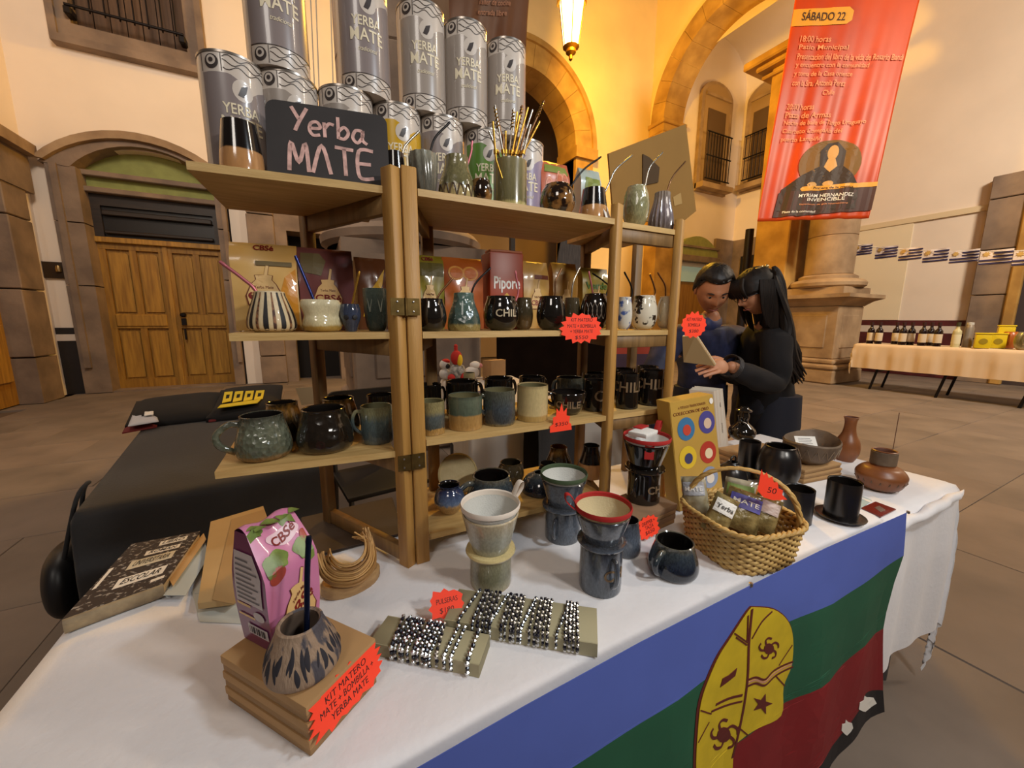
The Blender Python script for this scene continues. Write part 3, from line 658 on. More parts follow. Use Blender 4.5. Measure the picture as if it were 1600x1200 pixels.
# left bay: boards reach out to the left, carried by one frame
lf_u = thing('display_shelf', 'left bay of the folding pine display shelf with boards jutting out to the left', 'shelf', (0, 0, 0))
rP = Vector((xat(500, 1.035, 1.1), 1.035))
la = math.atan2(rP.y-pA1.y, rP.x-pA1.x)
post(lf_u, pA1.x, pA1.y, TZ+.001, PT-.004, la, pine_u, .030, .021); post(lf_u, rP.x, rP.y, TZ+.001, PT-.03, la, pine_d, .030, .021)
for k, z in LVL.items():
    rail(lf_u, (pA1.x, pA1.y), rP, z-BT-.034, z-BT-.0005, pine_d)
LB = {}
for k, px, yl in (('low', 335, .805), ('mid', 357, .79), ('top', 290, .80)):
    z = LVL[k]; xl = xat(px, yl, z); rx = pA1.x-.014; ry = pA1.y-.002
    xb = xl+(.012 if k == 'top' else .0)
    board(lf_u, [(xl, yl), (rx, ry+.006), (rx+.004, ry+.245), (xb, yl+.235)], z); LB[k] = (xl, yl)
# hinges between left and middle bay
for z in (zat(pA.x, pA.y, 480), zat(pA.x, pA.y, 716)):
    h = link('hinge', join([box(-.028, -.001, -.003, 0, -.016, .016), box(.001, .026, -.003, 0, -.016, .016), tube([(0, -.003, -.017), (0, -.003, .017)], .0028, 8)]), mat('dull_brass', (120, 98, 56), .4, .9, var=.2, vs=80), mid_u, ((pA.x+pA1.x)/2-.001, pA.y-.0145, z), (0, 0, fa))
    for sx in (-.016, .014):
        for sz in (-.009, .009): link('screw', lathe([(0, -.001), (.0018, -.0005), (.0018, .0005), (0, .001)], 8), mat('steel', (190, 190, 190), .3, 1), h, (sx, -.0035, sz), (R(90), 0, 0))
# ================================================================== POTTERY
PF = dict(
 mug=[(.90, 0), (.99, .03), (1, .08), (1, .94), (.98, 1)],
 square=[(.93, 0), (1, .05), (1, .5), (.99, .95), (.98, 1)],
 round_=[(.55, 0), (.82, .10), (.97, .30), (1, .48), (.93, .72), (.80, .92), (.79, 1)],
 belly=[(.80, 0), (.94, .06), (1, .22), (.97, .42), (.86, .68), (.76, .90), (.76, 1)],
 big=[(.72, 0), (.93, .06), (1, .18), (.95, .38), (.80, .65), (.64, .90), (.60, 1)],
 tumbler=[(.62, 0), (.80, .10), (.93, .4), (1, .75), (1, 1)],
 taper=[(.9, 0), (1, .05), (.98, .3), (.86, .7), (.76, 1)],
 bulb=[(.50, 0), (.62, .05), (.92, .30), (1, .50), (.86, .74), (.68, .88), (.66, .94), (.72, 1)],
 globe=[(.45, 0), (.75, .1), (.97, .35), (1, .55), (.9, .8), (.72, .96), (.70, 1)],
 waist=[(.80, 0), (.93, .06), (1, .2), (.98, .36), (.90, .52), (.96, .72), (1, .86), (.93, 1)],
 skull=[(.55, 0), (.62, .12), (.72, .25), (.95, .5), (1, .75), (.86, 1)],
 bowl=[(.45, 0), (.7, .12), (.93, .5), (1, .9), (.98, 1)],
 dome=[(.95, 0), (1, .1), (.96, .4), (.75, .75), (.42, .93), (.36, 1)],
 bottle=[(.7, 0), (.95, .15), (1, .32), (.8, .55), (.45, .70), (.38, .80), (.38, .92), (.46, 1)],
 vase=[(.62, 0), (.92, .15), (1, .30), (.90, .46), (.58, .62), (.46, .78), (.48, .92), (.60, 1)],
 jar=[(.42, 0), (.80, .10), (1, .34), (.96, .46), (.74, .58), (.50, .62), (.48, .66), (.47, .96), (.50, 1)],
 bell=[(.95, 0), (1, .12), (.92, .4), (.7, .7), (.62, .85), (.60, 1)],
)
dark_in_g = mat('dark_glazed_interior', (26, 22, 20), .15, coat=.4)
def pot(name, label, cat, C, r, h, prof, m, wall=.055, inner=None, handle=None, group=None, fn=None, seg=40, rz=0, n=4):
    """thrown vessel standing on C; parts body, interior, handle"""
    t = thing(name, label, cat, C, rz, group)
    p = smoothprof([(a*r, z*h) for a, z in PF[prof]], n)
    tw = wall*r*1.3; top = p[-1]
    out = [(0, 0)]+p+[(top[0]-tw*.5, h+tw*.35), (top[0]-tw, h-tw*.1)]
    link('body', lathe(out, seg, 'body', fn), m, t)
    ins = [(top[0]-tw, h-tw*.1)]+[(max(a-tw, .01*r), z) for a, z in p[::-1] if tw*1.2 < z < h*.98]+[(0, tw*1.2)]
    link('interior', lathe(ins[::1], seg, 'interior', fn), inner or dark_in_g, t)
    if handle:
        ang, z0, z1, reach, th = handle
        ra = [a for a, z in p if z <= z0*h] or [r]; rb_ = [a for a, z in p if z <= z1*h] or [r]
        d = Vector((math.cos(ang), math.sin(ang), 0)); a0 = d*(ra[-1]-tw*.6); a1 = d*(rb_[-1]-tw*.6)
        pts = curve_pts([a1+Vector((0, 0, z1*h)), d*(rb_[-1]+reach*r*.55)+Vector((0, 0, (z1+.02)*h)), d*(max(ra[-1], rb_[-1])+reach*r*.95)+Vector((0, 0, (z1*.7+z0*.3)*h)), d*(ra[-1]+reach*r*.8)+Vector((0, 0, (z0*.7+z1*.3)*h)), a0+Vector((0, 0, z0*h))], 5)
        link('handle', tube(pts, th*r, 8, name='handle', flat=(1, .75)), m, t)
    return t
def CH(px, py_bot, z, wpx, py_rim, bf=.85):          # table-level vessel: centre, radius, height; bf = foot radius / widest radius
    C, r = seat(px, py_bot, z, wpx*bf); r = wpx/2*mpp(C)*off_axis(px); return Vector((C.x, C.y, z+.0006)), r, zat(C.x, C.y, py_rim)-z
def SH(px, z, wpx, py_rim, row='f', off=.012, lb=False):   # vessel on a shelf level
    y = .85; r = .04
    for _ in range(6):
        x = xat(px, y, z+.04); r = wpx/2*mpp((x, y, z+.04))*off_axis(px); yf = (.80 if lb else Yf(x))
        y = yf+(r+off if row == 'f' else DEP-r-.004 if row == 'b' else row)
    return Vector((x, y, z+.0006)), r, zat(x, y, py_rim)-z
# glazes
G = dict(
 grey_tex=glaze('grey_green_dimpled_glaze', [(.0, (118, 84, 46)), (.09, (120, 92, 56)), (.16, (84, 88, 72)), (.7, (104, 108, 90)), (1, (64, 64, 54))], .2, .06, 8, .25, 26, .5, .7, 90),
 black=glaze('gloss_black_glaze', [(0, (20, 17, 15)), (1, (26, 22, 19))], .08, .1, 6, .2, 20, .8),
 dkbrown=glaze('black_brown_glaze', [(0, (104, 76, 40)), (.08, (60, 46, 28)), (.14, (30, 24, 18)), (1, (34, 27, 20))], .12, .05, 7, .3, 18, .7, .35, 70),
 amber=glaze('amber_black_glaze', [(0, (30, 24, 18)), (.6, (44, 34, 22)), (.85, (120, 84, 34)), (1, (50, 38, 22))], .14, .2, 7, .3),
 teal=glaze('blue_grey_drip_glaze', [(0, (84, 88, 80)), (.12, (66, 78, 82)), (.6, (84, 100, 102)), (.85, (132, 132, 100)), (1, (120, 118, 88))], .16, .16, 9, .25),
 tealtan=glaze('green_over_tan_glaze', [(0, (164, 126, 72)), (.42, (166, 128, 74)), (.47, (84, 94, 78)), (.9, (96, 104, 86)), (1, (70, 74, 62))], .2, .04, 6, .15, 20, .4),
 slate=glaze('slate_blue_glaze', [(0, (120, 104, 66)), (.08, (58, 60, 60)), (.5, (64, 72, 78)), (1, (84, 84, 70))], .18, .08, 9, .35),
 cream=glaze('cream_sand_glaze', [(0, (166, 136, 78)), (.14, (176, 146, 88)), (.18, (196, 176, 128)), (.9, (192, 172, 122)), (1, (150, 130, 92))], .25, .02, 6, .1, 24, .4),
 drip=glaze('olive_blue_drip_glaze', [(0, (158, 122, 68)), (.16, (160, 124, 70)), (.2, (70, 74, 70)), (.55, (80, 88, 88)), (.72, (138, 128, 88)), (1, (132, 122, 84))], .2, .10, 10, .3),
 bluetan=glaze('blue_over_tan_glaze', [(0, (168, 136, 90)), (.36, (170, 138, 92)), (.44, (88, 104, 130)), (.8, (44, 54, 84)), (1, (32, 38, 58))], .12, .14, 8, .25),
 blueblk=glaze('blue_black_glaze', [(0, (40, 44, 52)), (.4, (30, 34, 44)), (.8, (54, 62, 66)), (1, (96, 92, 80))], .1, .16, 7, .4),
 steel=glaze('grey_blue_glaze', [(0, (74, 80, 88)), (.5, (84, 92, 104)), (.9, (66, 70, 78)), (1, (54, 54, 56))], .14, .12, 9, .35),
 sage=glaze('sage_green_glaze', [(0, (176, 144, 104)), (.08, (150, 142, 112)), (.4, (118, 116, 92)), (1, (142, 138, 110))], .2, .06, 6, .2),
 celadon=glaze('pale_celadon_glaze', [(0, (150, 148, 128)), (.5, (164, 164, 148)), (1, (186, 170, 140))], .18, .1, 6, .15),
 creamy=glaze('cream_yellow_glaze', [(0, (206, 186, 128)), (1, (214, 196, 142))], .18, .1, 6, .1),
 lump=glaze('ivory_olive_glaze', [(0, (166, 130, 62)), (.15, (170, 138, 70)), (.22, (206, 192, 150)), (1, (212, 200, 164))], .14, .06, 6, .12),
 skullb=glaze('dark_blue_glaze', [(0, (40, 46, 62)), (.6, (58, 66, 86)), (1, (44, 50, 66))], .12, .1, 8, .35),
 carved=glaze('teal_carved_glaze', [(0, (54, 66, 62)), (.6, (74, 88, 84)), (1, (96, 112, 104))], .25, .1, 10, .3, 40, .3),
 texteal=glaze('teal_bark_glaze', [(0, (140, 124, 74)), (.14, (142, 126, 76)), (.2, (60, 76, 70)), (1, (84, 108, 100))], .2, .03, 10, .4, 36, .5, .6, 60, (3, 3, .3)),
 bronze=glaze('bronze_olive_glaze', [(0, (90, 66, 38)), (.3, (84, 64, 38)), (.5, (58, 50, 34)), (1, (72, 62, 44))], .1, .12, 7, .2),
 duo=glaze('black_over_terracotta', [(0, (180, 132, 84)), (.44, (182, 134, 86)), (.47, (22, 17, 15)), (1, (26, 20, 18))], .14, .02, 3, .08, 14, .6),
 smoke=glaze('smoke_grey_glaze', [(0, (84, 82, 74)), (.6, (104, 102, 92)), (1, (140, 138, 122))], .12, .1, 8, .25),
 olive=glaze('olive_carved_glaze', [(0, (168, 150, 104)), (.28, (170, 152, 104)), (.33, (104, 98, 66)), (1, (122, 114, 80))], .14, .05, 9, .25, 30, .5, .4, 50),
 barrel=glaze('khaki_barrel_glaze', [(0, (176, 166, 110)), (.10, (168, 158, 104)), (.15, (104, 98, 66)), (1, (128, 118, 82))], .2, .04, 12, .25, 40, .4, 0, 60, (3, 3, .2)),
 tortoise=mat('tortoise_glaze', (34, 22, 16), .08, c2=(132, 92, 48), vs=40, coat=.7, mid=(.48, .56)),
 agave=glaze('green_agave_glaze', [(0, (150, 142, 104)), (.5, (132, 128, 92)), (1, (156, 150, 116))], .14, .1, 9, .3, 30, .5, .5, 46),
 ribbed=glaze('violet_ribbed_glaze', [(0, (96, 84, 76)), (.5, (124, 112, 116)), (1, (140, 126, 112))], .14, .1, 8, .25),
 cow=mat('cow_spot_glaze', (216, 206, 184), .12, c2=(36, 28, 24), vs=48, coat=.7, mid=(.55, .58)),
 whiteg=glaze('ivory_glaze', [(0, (196, 182, 150)), (1, (206, 194, 168))], .14, .1, 7, .12),
 whiteblue=mat('white_blue_glaze', (206, 202, 190), .12, c2=(70, 92, 150), vs=45, coat=.7, mid=(.52, .6)),
 clayblk=mat('burnished_black_clay', (27, 24, 24), .28, var=.2, vs=10, spec=.6),
 clayred=mat('burnished_brown_clay', (142, 86, 46), .38, c2=(108, 62, 36), vs=8),
 claygrey=mat('grey_brown_clay', (112, 92, 72), .6, c2=(84, 68, 54), vs=14, bump=.3, bs=50),
)
metal = mat('steel_straw', (176, 170, 160), .25, .9); gold = mat('gold_straw', (206, 160, 66), .25, .9, emit=0); copper = mat('bronze_straw', (120, 84, 54), .3, .8)
blk_m = mat('black_straw', (26, 24, 26), .3, .6); blue_m = mat('blue_straw', (52, 62, 120), .3, .7); pink_m = mat('pink_straw', (196, 110, 120), .35, .5)
def straw(label, pts, m, rad=.0022, group=None):
    a = Vector(pts[0]); t = thing('bombilla', label, 'straw', a, 0, group)
    P = [Vector(p)-a for p in pts]
    link('tube', tube(curve_pts(P, 5), rad, 8), m, t)
    e = P[-1]; d = (P[-1]-P[-2]).normalized()
    link('mouthpiece', tube([e-d*.001, e+d*.004, e+d*.010], [rad*1.02, rad*1.15, rad*.9], 8), m, t)
    return t
def straw_in(label, C, h, px0, py0, px1, py1, m, bend=None, rad=.0022, group=None):
    """straw standing in the vessel at C; shows from (px0,py0) at the rim to (px1,py1)"""
    a = Vector((C.x, C.y, C.z+.012))
    P0 = aty(px0, py0, C.y); P1 = aty(px1, py1, C.y)
    pts = [a+(P0-a)*.15, P0]
    if bend: pts.append(aty(*bend, C.y))
    return straw(label, pts+[P1], m, rad, group)
# ------------------------------------------------------------ low shelf, left bay
C, r, h = SH(412, LVL['low'], 92, 648, 'f', .012, True); m1 = pot('mug', 'big dimpled grey-green mug with side handle at the left end of the lower board', 'mug', C, r, h, 'belly', G['grey_tex'], handle=(PI*1.03, .18, .82, .55, .13))
C, r, h = SH(508, LVL['low'], 92, 638, 'f', .006, True); pot('mug', 'big squat black-brown mug beside the dimpled grey one', 'mug', C, r, h, 'belly', G['dkbrown'])
C, r, h = SH(443, LVL['low'], 66, 629, .165, 0, True); pot('mug', 'amber and black mug behind the dimpled grey mug', 'mug', C, r, h, 'belly', G['amber'])
C, r, h = SH(530, LVL['low'], 66, 622, .18, 0, True); pot('mug', 'amber-rimmed dark mug behind the squat black-brown mug', 'mug', C, r, h, 'belly', G['amber'])
C, r, h = SH(589, LVL['low'], 50, 634, 'f', .03, True); pot('mug', 'blue-grey dripping mug with handle on the left, beside the double shelf post', 'mug', C, r, h, 'square', G['teal'], inner=mat('olive_interior', (110, 104, 74), .2, coat=.4), handle=(PI*.98, .25, .85, .5, .12))
C, r, h = SH(596, LVL['low'], 44, 617, .185, 0, True); pot('mug', 'plain black mug behind the blue-grey dripping mug', 'mug', C, r, h, 'mug', G['black'])
# ------------------------------------------------------------ low shelf, middle bay (front row)
for px, wpx, pyr, pf, g, lab, hd in ((674, 42, 627, 'mug', 'drip', 'olive mug with blue drips, first in the front row of the lower board', None),
        (727, 53, 618, 'mug', 'tealtan', 'green mug with bare tan lower half in the front row of the lower board', (.1, .3, .85, .42, .12)),
        (780, 50, 609, 'square', 'slate', 'square slate-blue mug in the front row of the lower board', (PI*1.0, .3, .85, .35, .12)),
        (832, 48, 602, 'mug', 'cream', 'tall cream sand-coloured mug in the front row of the lower board', None)):
    C, r, h = SH(px, LV['low'], wpx, pyr); pot('mug', lab, 'mug', C, r, h, pf, G[g], handle=hd, inner=mat('olive_interior', (110, 104, 74), .2, coat=.4))
chile_t = mat('bare_clay_lettering', (124, 100, 72), .7)
def wrap_text(par, s, size, R0, z, ang, m, prof_r=None, wd=None, name='lettering'):
    me = text(s, size, .0005, .012, width=wd)
    warp(me, lambda x, y, q: Vector(((R0+q+.0012)*math.cos(ang+x/R0), (R0+q+.0012)*math.sin(ang+x/R0), z+y)))
    return link(name, me, m, par)
def face_ang(C): return math.atan2(CAM.y-C.y, CAM.x-C.x)
C, r, h = SH(888, LV['low'], 56, 612); p = pot('mug', 'wide black bowl-shaped cup lettered CHILE above the small red tag', 'mug', C, r, h, 'bowl', G['black'], handle=(PI*.92, .4, .9, .35, .1)); wrap_text(p, 'CHILE', h*.42, r*.985, h*.52, face_ang(C), chile_t)
C, r, h = SH(929, LV['low'], 34, 594, 'f', .035); p = pot('mug', 'black mug with pale letter C half hidden by the front shelf post', 'mug', C, r, h, 'mug', G['black']); wrap_text(p, 'C', h*.5, r, h*.5, face_ang(C)+.45, chile_t)
C, r, h = SH(980, LV['low'], 36, 584, 'f', .02); p = pot('mug', 'black CHILE mug just right of the front shelf post', 'mug', C, r, h, 'mug', G['black']); wrap_text(p, 'CHILE', h*.42, r, h*.62, face_ang(C), chile_t)
C, r, h = SH(1018, LV['low'], 40, 579, 'f', .02); p = pot('mug', 'black CHILE mug at the right end of the lower board', 'mug', C, r, h, 'mug', G['black']); wrap_text(p, 'CHILE', h*.42, r, h*.62, face_ang(C), chile_t)
for px, wpx, pyr, lab, g in ((672, 36, 601, 'black mug in the back row behind the olive dripping mug', 'black'), (722, 50, 596, 'black mug in the back row behind the half-tan mug', 'black'), (779, 44, 591, 'black mug in the back row behind the square slate mug', 'black'), (831, 40, 589, 'black mug in the back row behind the tall cream mug', 'black'), (890, 42, 590, 'dark green mug with left handle behind the CHILE bowl', 'slate'), (928, 40, 583, 'black mug in the back row beside the rear shelf post', 'black'), (974, 34, 577, 'black mug in the back row of the narrow right bay', 'black'), (1010, 34, 573, 'black mug in the back row at the right end of the shelf', 'black')):
    C, r, h = SH(px, LV['low'], wpx, pyr, 'b' if px < 960 else .145); pot('mug', lab, 'mug', C, r, h, 'mug', G[g], handle=((PI*.95, .3, .85, .4, .12) if g == 'slate' else (.05, .3, .85, .4, .12)))
# ------------------------------------------------------------ mid shelf
def stripes(par, r, h, prof, n, m, ang0, wd, z0=.04, z1=.98, name='stripe', seg=14, span=2*PI):
    p = smoothprof([(a*r, z*h) for a, z in PF[prof]], 6)
    def rad(z):
        for (r0, q0), (r1, q1) in zip(p, p[1:]):
            if q0 <= z <= q1 and q1 > q0: return r0+(r1-r0)*(z-q0)/(q1-q0)
        return p[-1][0]
    for k in range(n):
        a = ang0+span*k/n; v = []; f = []
        for i in range(seg+1):
            z = h*(z0+(z1-z0)*i/seg); R_ = rad(z)+.0006; dw = wd/2*(R_/r)
            for s in (-1, 0, 1): v.append((R_*math.cos(a+s*dw), R_*math.sin(a+s*dw), z))
        for i in range(seg):
            for s in (0, 1): f.append((i*3+s, i*3+s+1, i*3+s+4, i*3+s+3))
        link(name, pymesh(name, v, f), m, par)
C, r, h = SH(424, LV['mid'], 80, 457, 'f', .012, True); ms = pot('mate_gourd', 'cream mate cup with black and red stripes at the left end of the middle board', 'mate cup', C, r, h, 'big', glaze('cream_matt', [(0, (206, 184, 142)), (1, (214, 194, 156))], .5, .1, 6, .1, 20, .1))
stripes(ms, r, h, 'big', 9, ink, face_ang(C)-.25, .2); stripes(ms, r, h, 'big', 9, mat('dotted_brown', (142, 96, 60), .6, c2=(70, 40, 28), vs=90, mid=(.45, .55)), face_ang(C)+.09, .12)
straw_in('pink metal drinking straw leaning left out of the striped mate cup', C, h, 400, 455, 352, 415, pink_m, (380, 436), .003)
C, r, h = SH(502, LV['mid'], 64, 470, 'f', .006, True); pot('mate_gourd', 'lumpy ivory mate cup with olive foot on the middle board', 'mate cup', C, r, h, 'waist', G['lump'], fn=lambda x, y, z, a: (x*(1+.05*math.sin(3*a+z*60)), y*(1+.05*math.sin(3*a+z*60)), z))
straw_in('blue metal drinking straw in the lumpy ivory mate cup', C, h, 490, 468, 465, 408, blue_m, None, .0028)
C, r, h = SH(547, LV['mid'], 34, 476, 'f', .012, True); sk = pot('mate_gourd', 'small dark blue skull-shaped mate cup on the middle board', 'mate cup', C, r, h, 'skull', G['skullb'])
for s in (-.42, .42):
    a = face_ang(C)+s; link('eye_socket', lathe([(0, .003), (.22*r, .002), (.26*r, 0), (.2*r, -.003), (0, -.004)], 12), ink, sk, (r*.96*math.cos(a), r*.96*math.sin(a), h*.52), (0, R(90), a))
straw_in('thin pale straw in the small blue skull cup', C, h, 551, 474, 560, 432, gold)
C, r, h = SH(588, LV['mid'], 40, 452, 'f', .03, True); cv = pot('tumbler', 'tall teal tumbler with carved V pattern beside the hinged post', 'tumbler', C, r, h, 'tumbler', G['carved'])
for s in (-.5, .35):
    for q in (-1, 1): link('carved_line', tube([((r*1.0)*math.cos(face_ang(C)+s+q*.32*t)*(.93+.07*(1-t)), r*math.sin(face_ang(C)+s+q*.32*t)*(.93+.07*(1-t)), h*(.45+.5*t)) for t in (0, .25, .5, .75, 1)], .0012, 5), mat('carved_groove', (150, 160, 148), .5), cv)
mid_items = [
 (673, 50, 468, 'f', 'round_', 'black', 'matt black round mate cup, first right of the double post on the middle board'),
 (725, 52, 459, 'f', 'bell', 'texteal', 'teal bark-textured mate cup with cream foot on the middle board'),
 (783, 56, 464, 'f', 'round_', 'black', 'black mate cup lettered CHIL in front of the red packet'),
 (818, 30, 466, .085, 'round_', 'bronze', 'bronze-olive mate cup just right of the CHIL cup'),
 (861, 46, 464, 'f', 'round_', 'black', 'rounded black mate cup with gloss below the cream packets'),
 (893, 30, 466, .085, 'taper', 'bronze', 'grey-olive mate cup tucked behind the rounded black one'),
 (929, 46, 460, 'f', 'globe', 'black', 'black globe mate cup carved with leaves above the orange price star')]
MC = {}
for px, wpx, pyr, row, pf, g, lab in mid_items:
    C, r, h = SH(px, LV['mid'], wpx, pyr, row); MC[px] = (C, r, h, pot('mate_gourd', lab, 'mate cup', C, r, h, pf, G[g]))
C, r, h, p = MC[783]; wrap_text(p, 'CHIL', h*.30, r*.995, h*.5, face_ang(C)+.3, mat('cream_scratch', (196, 180, 150), .6))
C, r, h, p = MC[929]
for k in range(5):
    a = face_ang(C)-.6+.3*k
    for q in (-1, 1): link('carved_leaf', tube([(r*1.0*math.cos(a+q*.18*math.sin(PI*t)), r*1.0*math.sin(a+q*.18*math.sin(PI*t)), h*(.3+.45*t)) for t in (0, .25, .5, .75, 1)], .0009, 5), mat('carved_leaf_line', (110, 96, 80), .4), p)
for px, (x0, y0, x1, y1, bend, m, lab) in {673: (683, 466, 703, 440, None, copper, 'bronze straw in the first black mate cup'), 725: (737, 457, 762, 423, (745, 440), blk_m, 'black bent straw in the teal bark-textured cup'), 783: (809, 462, 806, 430, None, pink_m, 'pink straw behind the CHIL cup'), 861: (867, 462, 875, 425, (868, 440), copper, 'bronze straw in the rounded black mate cup'), 893: (893, 463, 904, 422, (896, 440), metal, 'steel straw in the grey-olive cup'), 929: (926, 458, 921, 430, None, pink_m, 'short pink straw in the carved black globe cup')}.items():
    straw_in(lab, MC[px][0], MC[px][2], x0, y0, x1, y1, m, bend)
straw_in('black curved straw crossing right of the carved black globe cup', MC[929][0], MC[929][2], 950, 452, 930, 430, blk_m, (944, 440))
for px, wpx, pyr, pf, g, lab, hd in ((975, 26, 465, 'round_', 'whiteblue', 'white and blue speckled mate cup just right of the post', None), (1006, 42, 463, 'round_', 'cow', 'white mate cup with dark cow spots', None), (1043, 34, 464, 'round_', 'whiteg', 'plain ivory mate cup with curled handle at the right end of the middle board', (PI, .25, .9, .35, .13))):
    C, r, h = SH(px, LV['mid'], wpx, pyr); pot('mate_gourd', lab, 'mate cup', C, r, h, pf, G[g], handle=hd)
    x0, y0, x1, y1 = {975: (987, 463, 978, 430), 1006: (1023, 462, 1017, 433), 1043: (1040, 462, 1030, 430)}[px]
    straw_in({975: 'black', 1006: 'bronze', 1043: 'dark bronze'}[px]+' bent straw in the '+{975: 'white and blue cup', 1006: 'cow-spotted cup', 1043: 'ivory cup'}[px], C, h, x0, y0, x1, y1, blk_m if px == 975 else copper, (x0-1, (y0+y1)/2))
# ------------------------------------------------------------ top shelf
C, r, h = SH(378, LV['top'], 74, 195, 'f', .02, True); pot('mate_gourd', 'black and terracotta mate cup left of the chalkboard sign', 'mate cup', C, r, h, 'taper', G['duo'])
TI = {}
for px, wpx, pyr, row, pf, g, lab in ((618, 36, 240, .06, 'taper', 'duo', 'black and terracotta mate cup just right of the chalkboard sign'),
        (662, 44, 243, 'f', 'tumbler', 'smoke', 'smoke-grey tumbler with diagonal ribs on the top board'),
        (714, 60, 247, 'f', 'bell', 'olive', 'olive cup with carved wavy tan base on the top board'),
        (752, 34, 283, .03, 'round_', 'tortoise', 'small brown mottled bowl beside the straw jar'),
        (797, 52, 255, 'f', 'square', 'barrel', 'khaki barrel jar holding a bunch of drinking straws'),
        (871, 56, 291, 'f', 'globe', 'tortoise', 'brown tortoise-glazed round mate cup on the top board'),
        (927, 46, 297, 'f', 'taper', 'duo', 'black and terracotta mate cup near the front shelf post on the top board'),
        (993, 42, 293, 'f', 'globe', 'agave', 'pale green leaf-carved mate cup on the right bay'),
        (1033, 40, 302, 'f', 'bell', 'ribbed', 'violet-grey ribbed mate cup at the right end of the top board')):
    C, r, h = SH(px, LV['top'], wpx, pyr, row)
    fn = None
    if g == 'ribbed': fn = lambda x, y, z, a: (x*(1+.05*math.cos(18*a)), y*(1+.05*math.cos(18*a)), z)
    if g == 'smoke': fn = lambda x, y, z, a: (x*(1+.04*math.cos(12*a+z*40)), y*(1+.04*math.cos(12*a+z*40)), z)
    TI[px] = (C, r, h, pot('jar' if px == 797 else 'mate_gourd', lab, 'jar' if px == 797 else 'mate cup', C, r, h, pf, G[g], fn=fn, seg=72 if fn else 40))
C, r, h, p = TI[714]
for k in range(7):
    a = face_ang(C)-1.2+.4*k; link('carved_wave', tube([(r*(1.0-.02*t)*math.cos(a+.4*t), r*(1.0-.02*t)*math.sin(a+.4*t), h*(.04+.3*math.sin(PI*t)*1.0)) for t in (0, .2, .4, .6, .8, 1)], .0016, 5), mat('brown_groove', (78, 60, 36), .5), p)
for n_, (px, x0, y0, x1, y1, bend, m, lab) in enumerate(((618, 630, 236, 650, 210, (638, 222), metal, 'silver straw in the cup just right of the chalkboard'), (662, 672, 240, 698, 196, (680, 215), blk_m, 'black curved straw in the smoke-grey tumbler'), (714, 735, 243, 737, 228, None, pink_m, 'short pink straw in the olive wavy cup'), (871, 893, 290, 935, 248, (912, 265), blk_m, 'dark straw leaning right out of the tortoise cup'), (927, 950, 290, 984, 246, (962, 265), metal, 'steel straw beside the front shelf post'), (993, 1008, 290, 1032, 242, (1015, 262), metal, 'tall steel straw in the leaf-carved cup'), (1033, 1043, 298, 1068, 256, (1052, 275), copper, 'bronze straw in the violet ribbed cup'))):
    straw_in(lab, TI[px][0], TI[px][2], x0, y0, x1, y1, m, bend)
# bunch of straws in the khaki jar
C, r, h, p = TI[797]
bunch = [(775, 770, 190), (782, 764, 205), (786, 786, 210), (790, 790, 205), (795, 803, 170), (800, 816, 165), (803, 825, 168), (806, 832, 172), (810, 850, 158), (812, 843, 190), (815, 829, 195), (792, 778, 186), (798, 812, 180), (788, 773, 165), (808, 822, 200), (801, 808, 175)]
for k, (x0, x1, y1) in enumerate(bunch):
    yy = C.y+(-.5+((k*7) % 10)/10)*r*1.1
    a = Vector((C.x+(x0-797)*.0006, yy, C.z+.02)); P0 = aty(x0, 250, yy); P1 = aty(x1, y1, yy)
    t = thing('bombilla', 'metal drinking straw in the bunch in the khaki barrel jar', 'straw', a, 0, 'straws in the khaki jar')
    mm = (gold, metal, copper)[k % 3]
    link('tube', tube([(0, 0, 0), P0-a, P1-a], .0023, 7), mm, t)
    d = (P1-P0).normalized()
    link('collar', tube([P0-a+d*.012, P0-a+d*.020], .0042, 8), gold, t)
    if k in (4, 5, 8, 13): link('spiral_grip', join([xf(tube([(math.cos(q*PI/4)*.0034, math.sin(q*PI/4)*.0034, q*.0009) for q in range(44)], .0011, 5), place_frame(P1-a-d*.042, d.orthogonal(), d.cross(d.orthogonal()), d))]), gold, t)
# ------------------------------------------------------------ bottom board, middle bay
zb = LV['bot']
def bot(px, py, wpx, pyr): return CH(px, py, zb, wpx, pyr)
C, r, h = bot(703, 809, 48, 757); pot('mate_gourd', 'round blue-over-tan mate cup on the bottom board beside the double post', 'mate cup', C, r, h, 'bulb', G['bluetan'])
C, r, h = bot(768, 800, 76, 742); pot('mug', 'dark blue-black mug behind the white coffee filter', 'mug', C, r, h, 'belly', G['blueblk'], handle=(PI*1.0, .2, .8, .4, .12))
C, r, h = bot(798, 762, 42, 722); pot('mate_gourd', 'olive-brown mate cup standing behind the blue-black mug', 'mate cup', C, r, h, 'round_', G['bronze'], inner=mat('dark_olive_inner', (52, 46, 34), .3))
C, r, h = bot(843, 778, 58, 738); pot('mug', 'striped black-green mug upside down between the filters', 'mug', C, r, h, 'dome', G['blueblk'])
C, r, h = bot(872, 745, 44, 698); pot('tumbler', 'brown bell-shaped cup at the back of the bottom board', 'cup', C, r, h, 'bell', G['amber'], inner=mat('rust_inner', (110, 72, 38), .35))
C, r, h = bot(922, 750, 42, 696); pot('tumbler', 'tall black and brown cup behind the front shelf post', 'cup', C, r, h, 'bell', G['duo'])
C, r, h = bot(856, 756, 34, 724); pot('mug', 'black mug lying behind the green coffee filter', 'mug', C, r, h, 'belly', G['black'])
t = thing('plate', 'pale wooden plate leaning behind the blue and tan mate cup', 'plate', at(722, 775, zb)+Vector((0, .03, .004)))
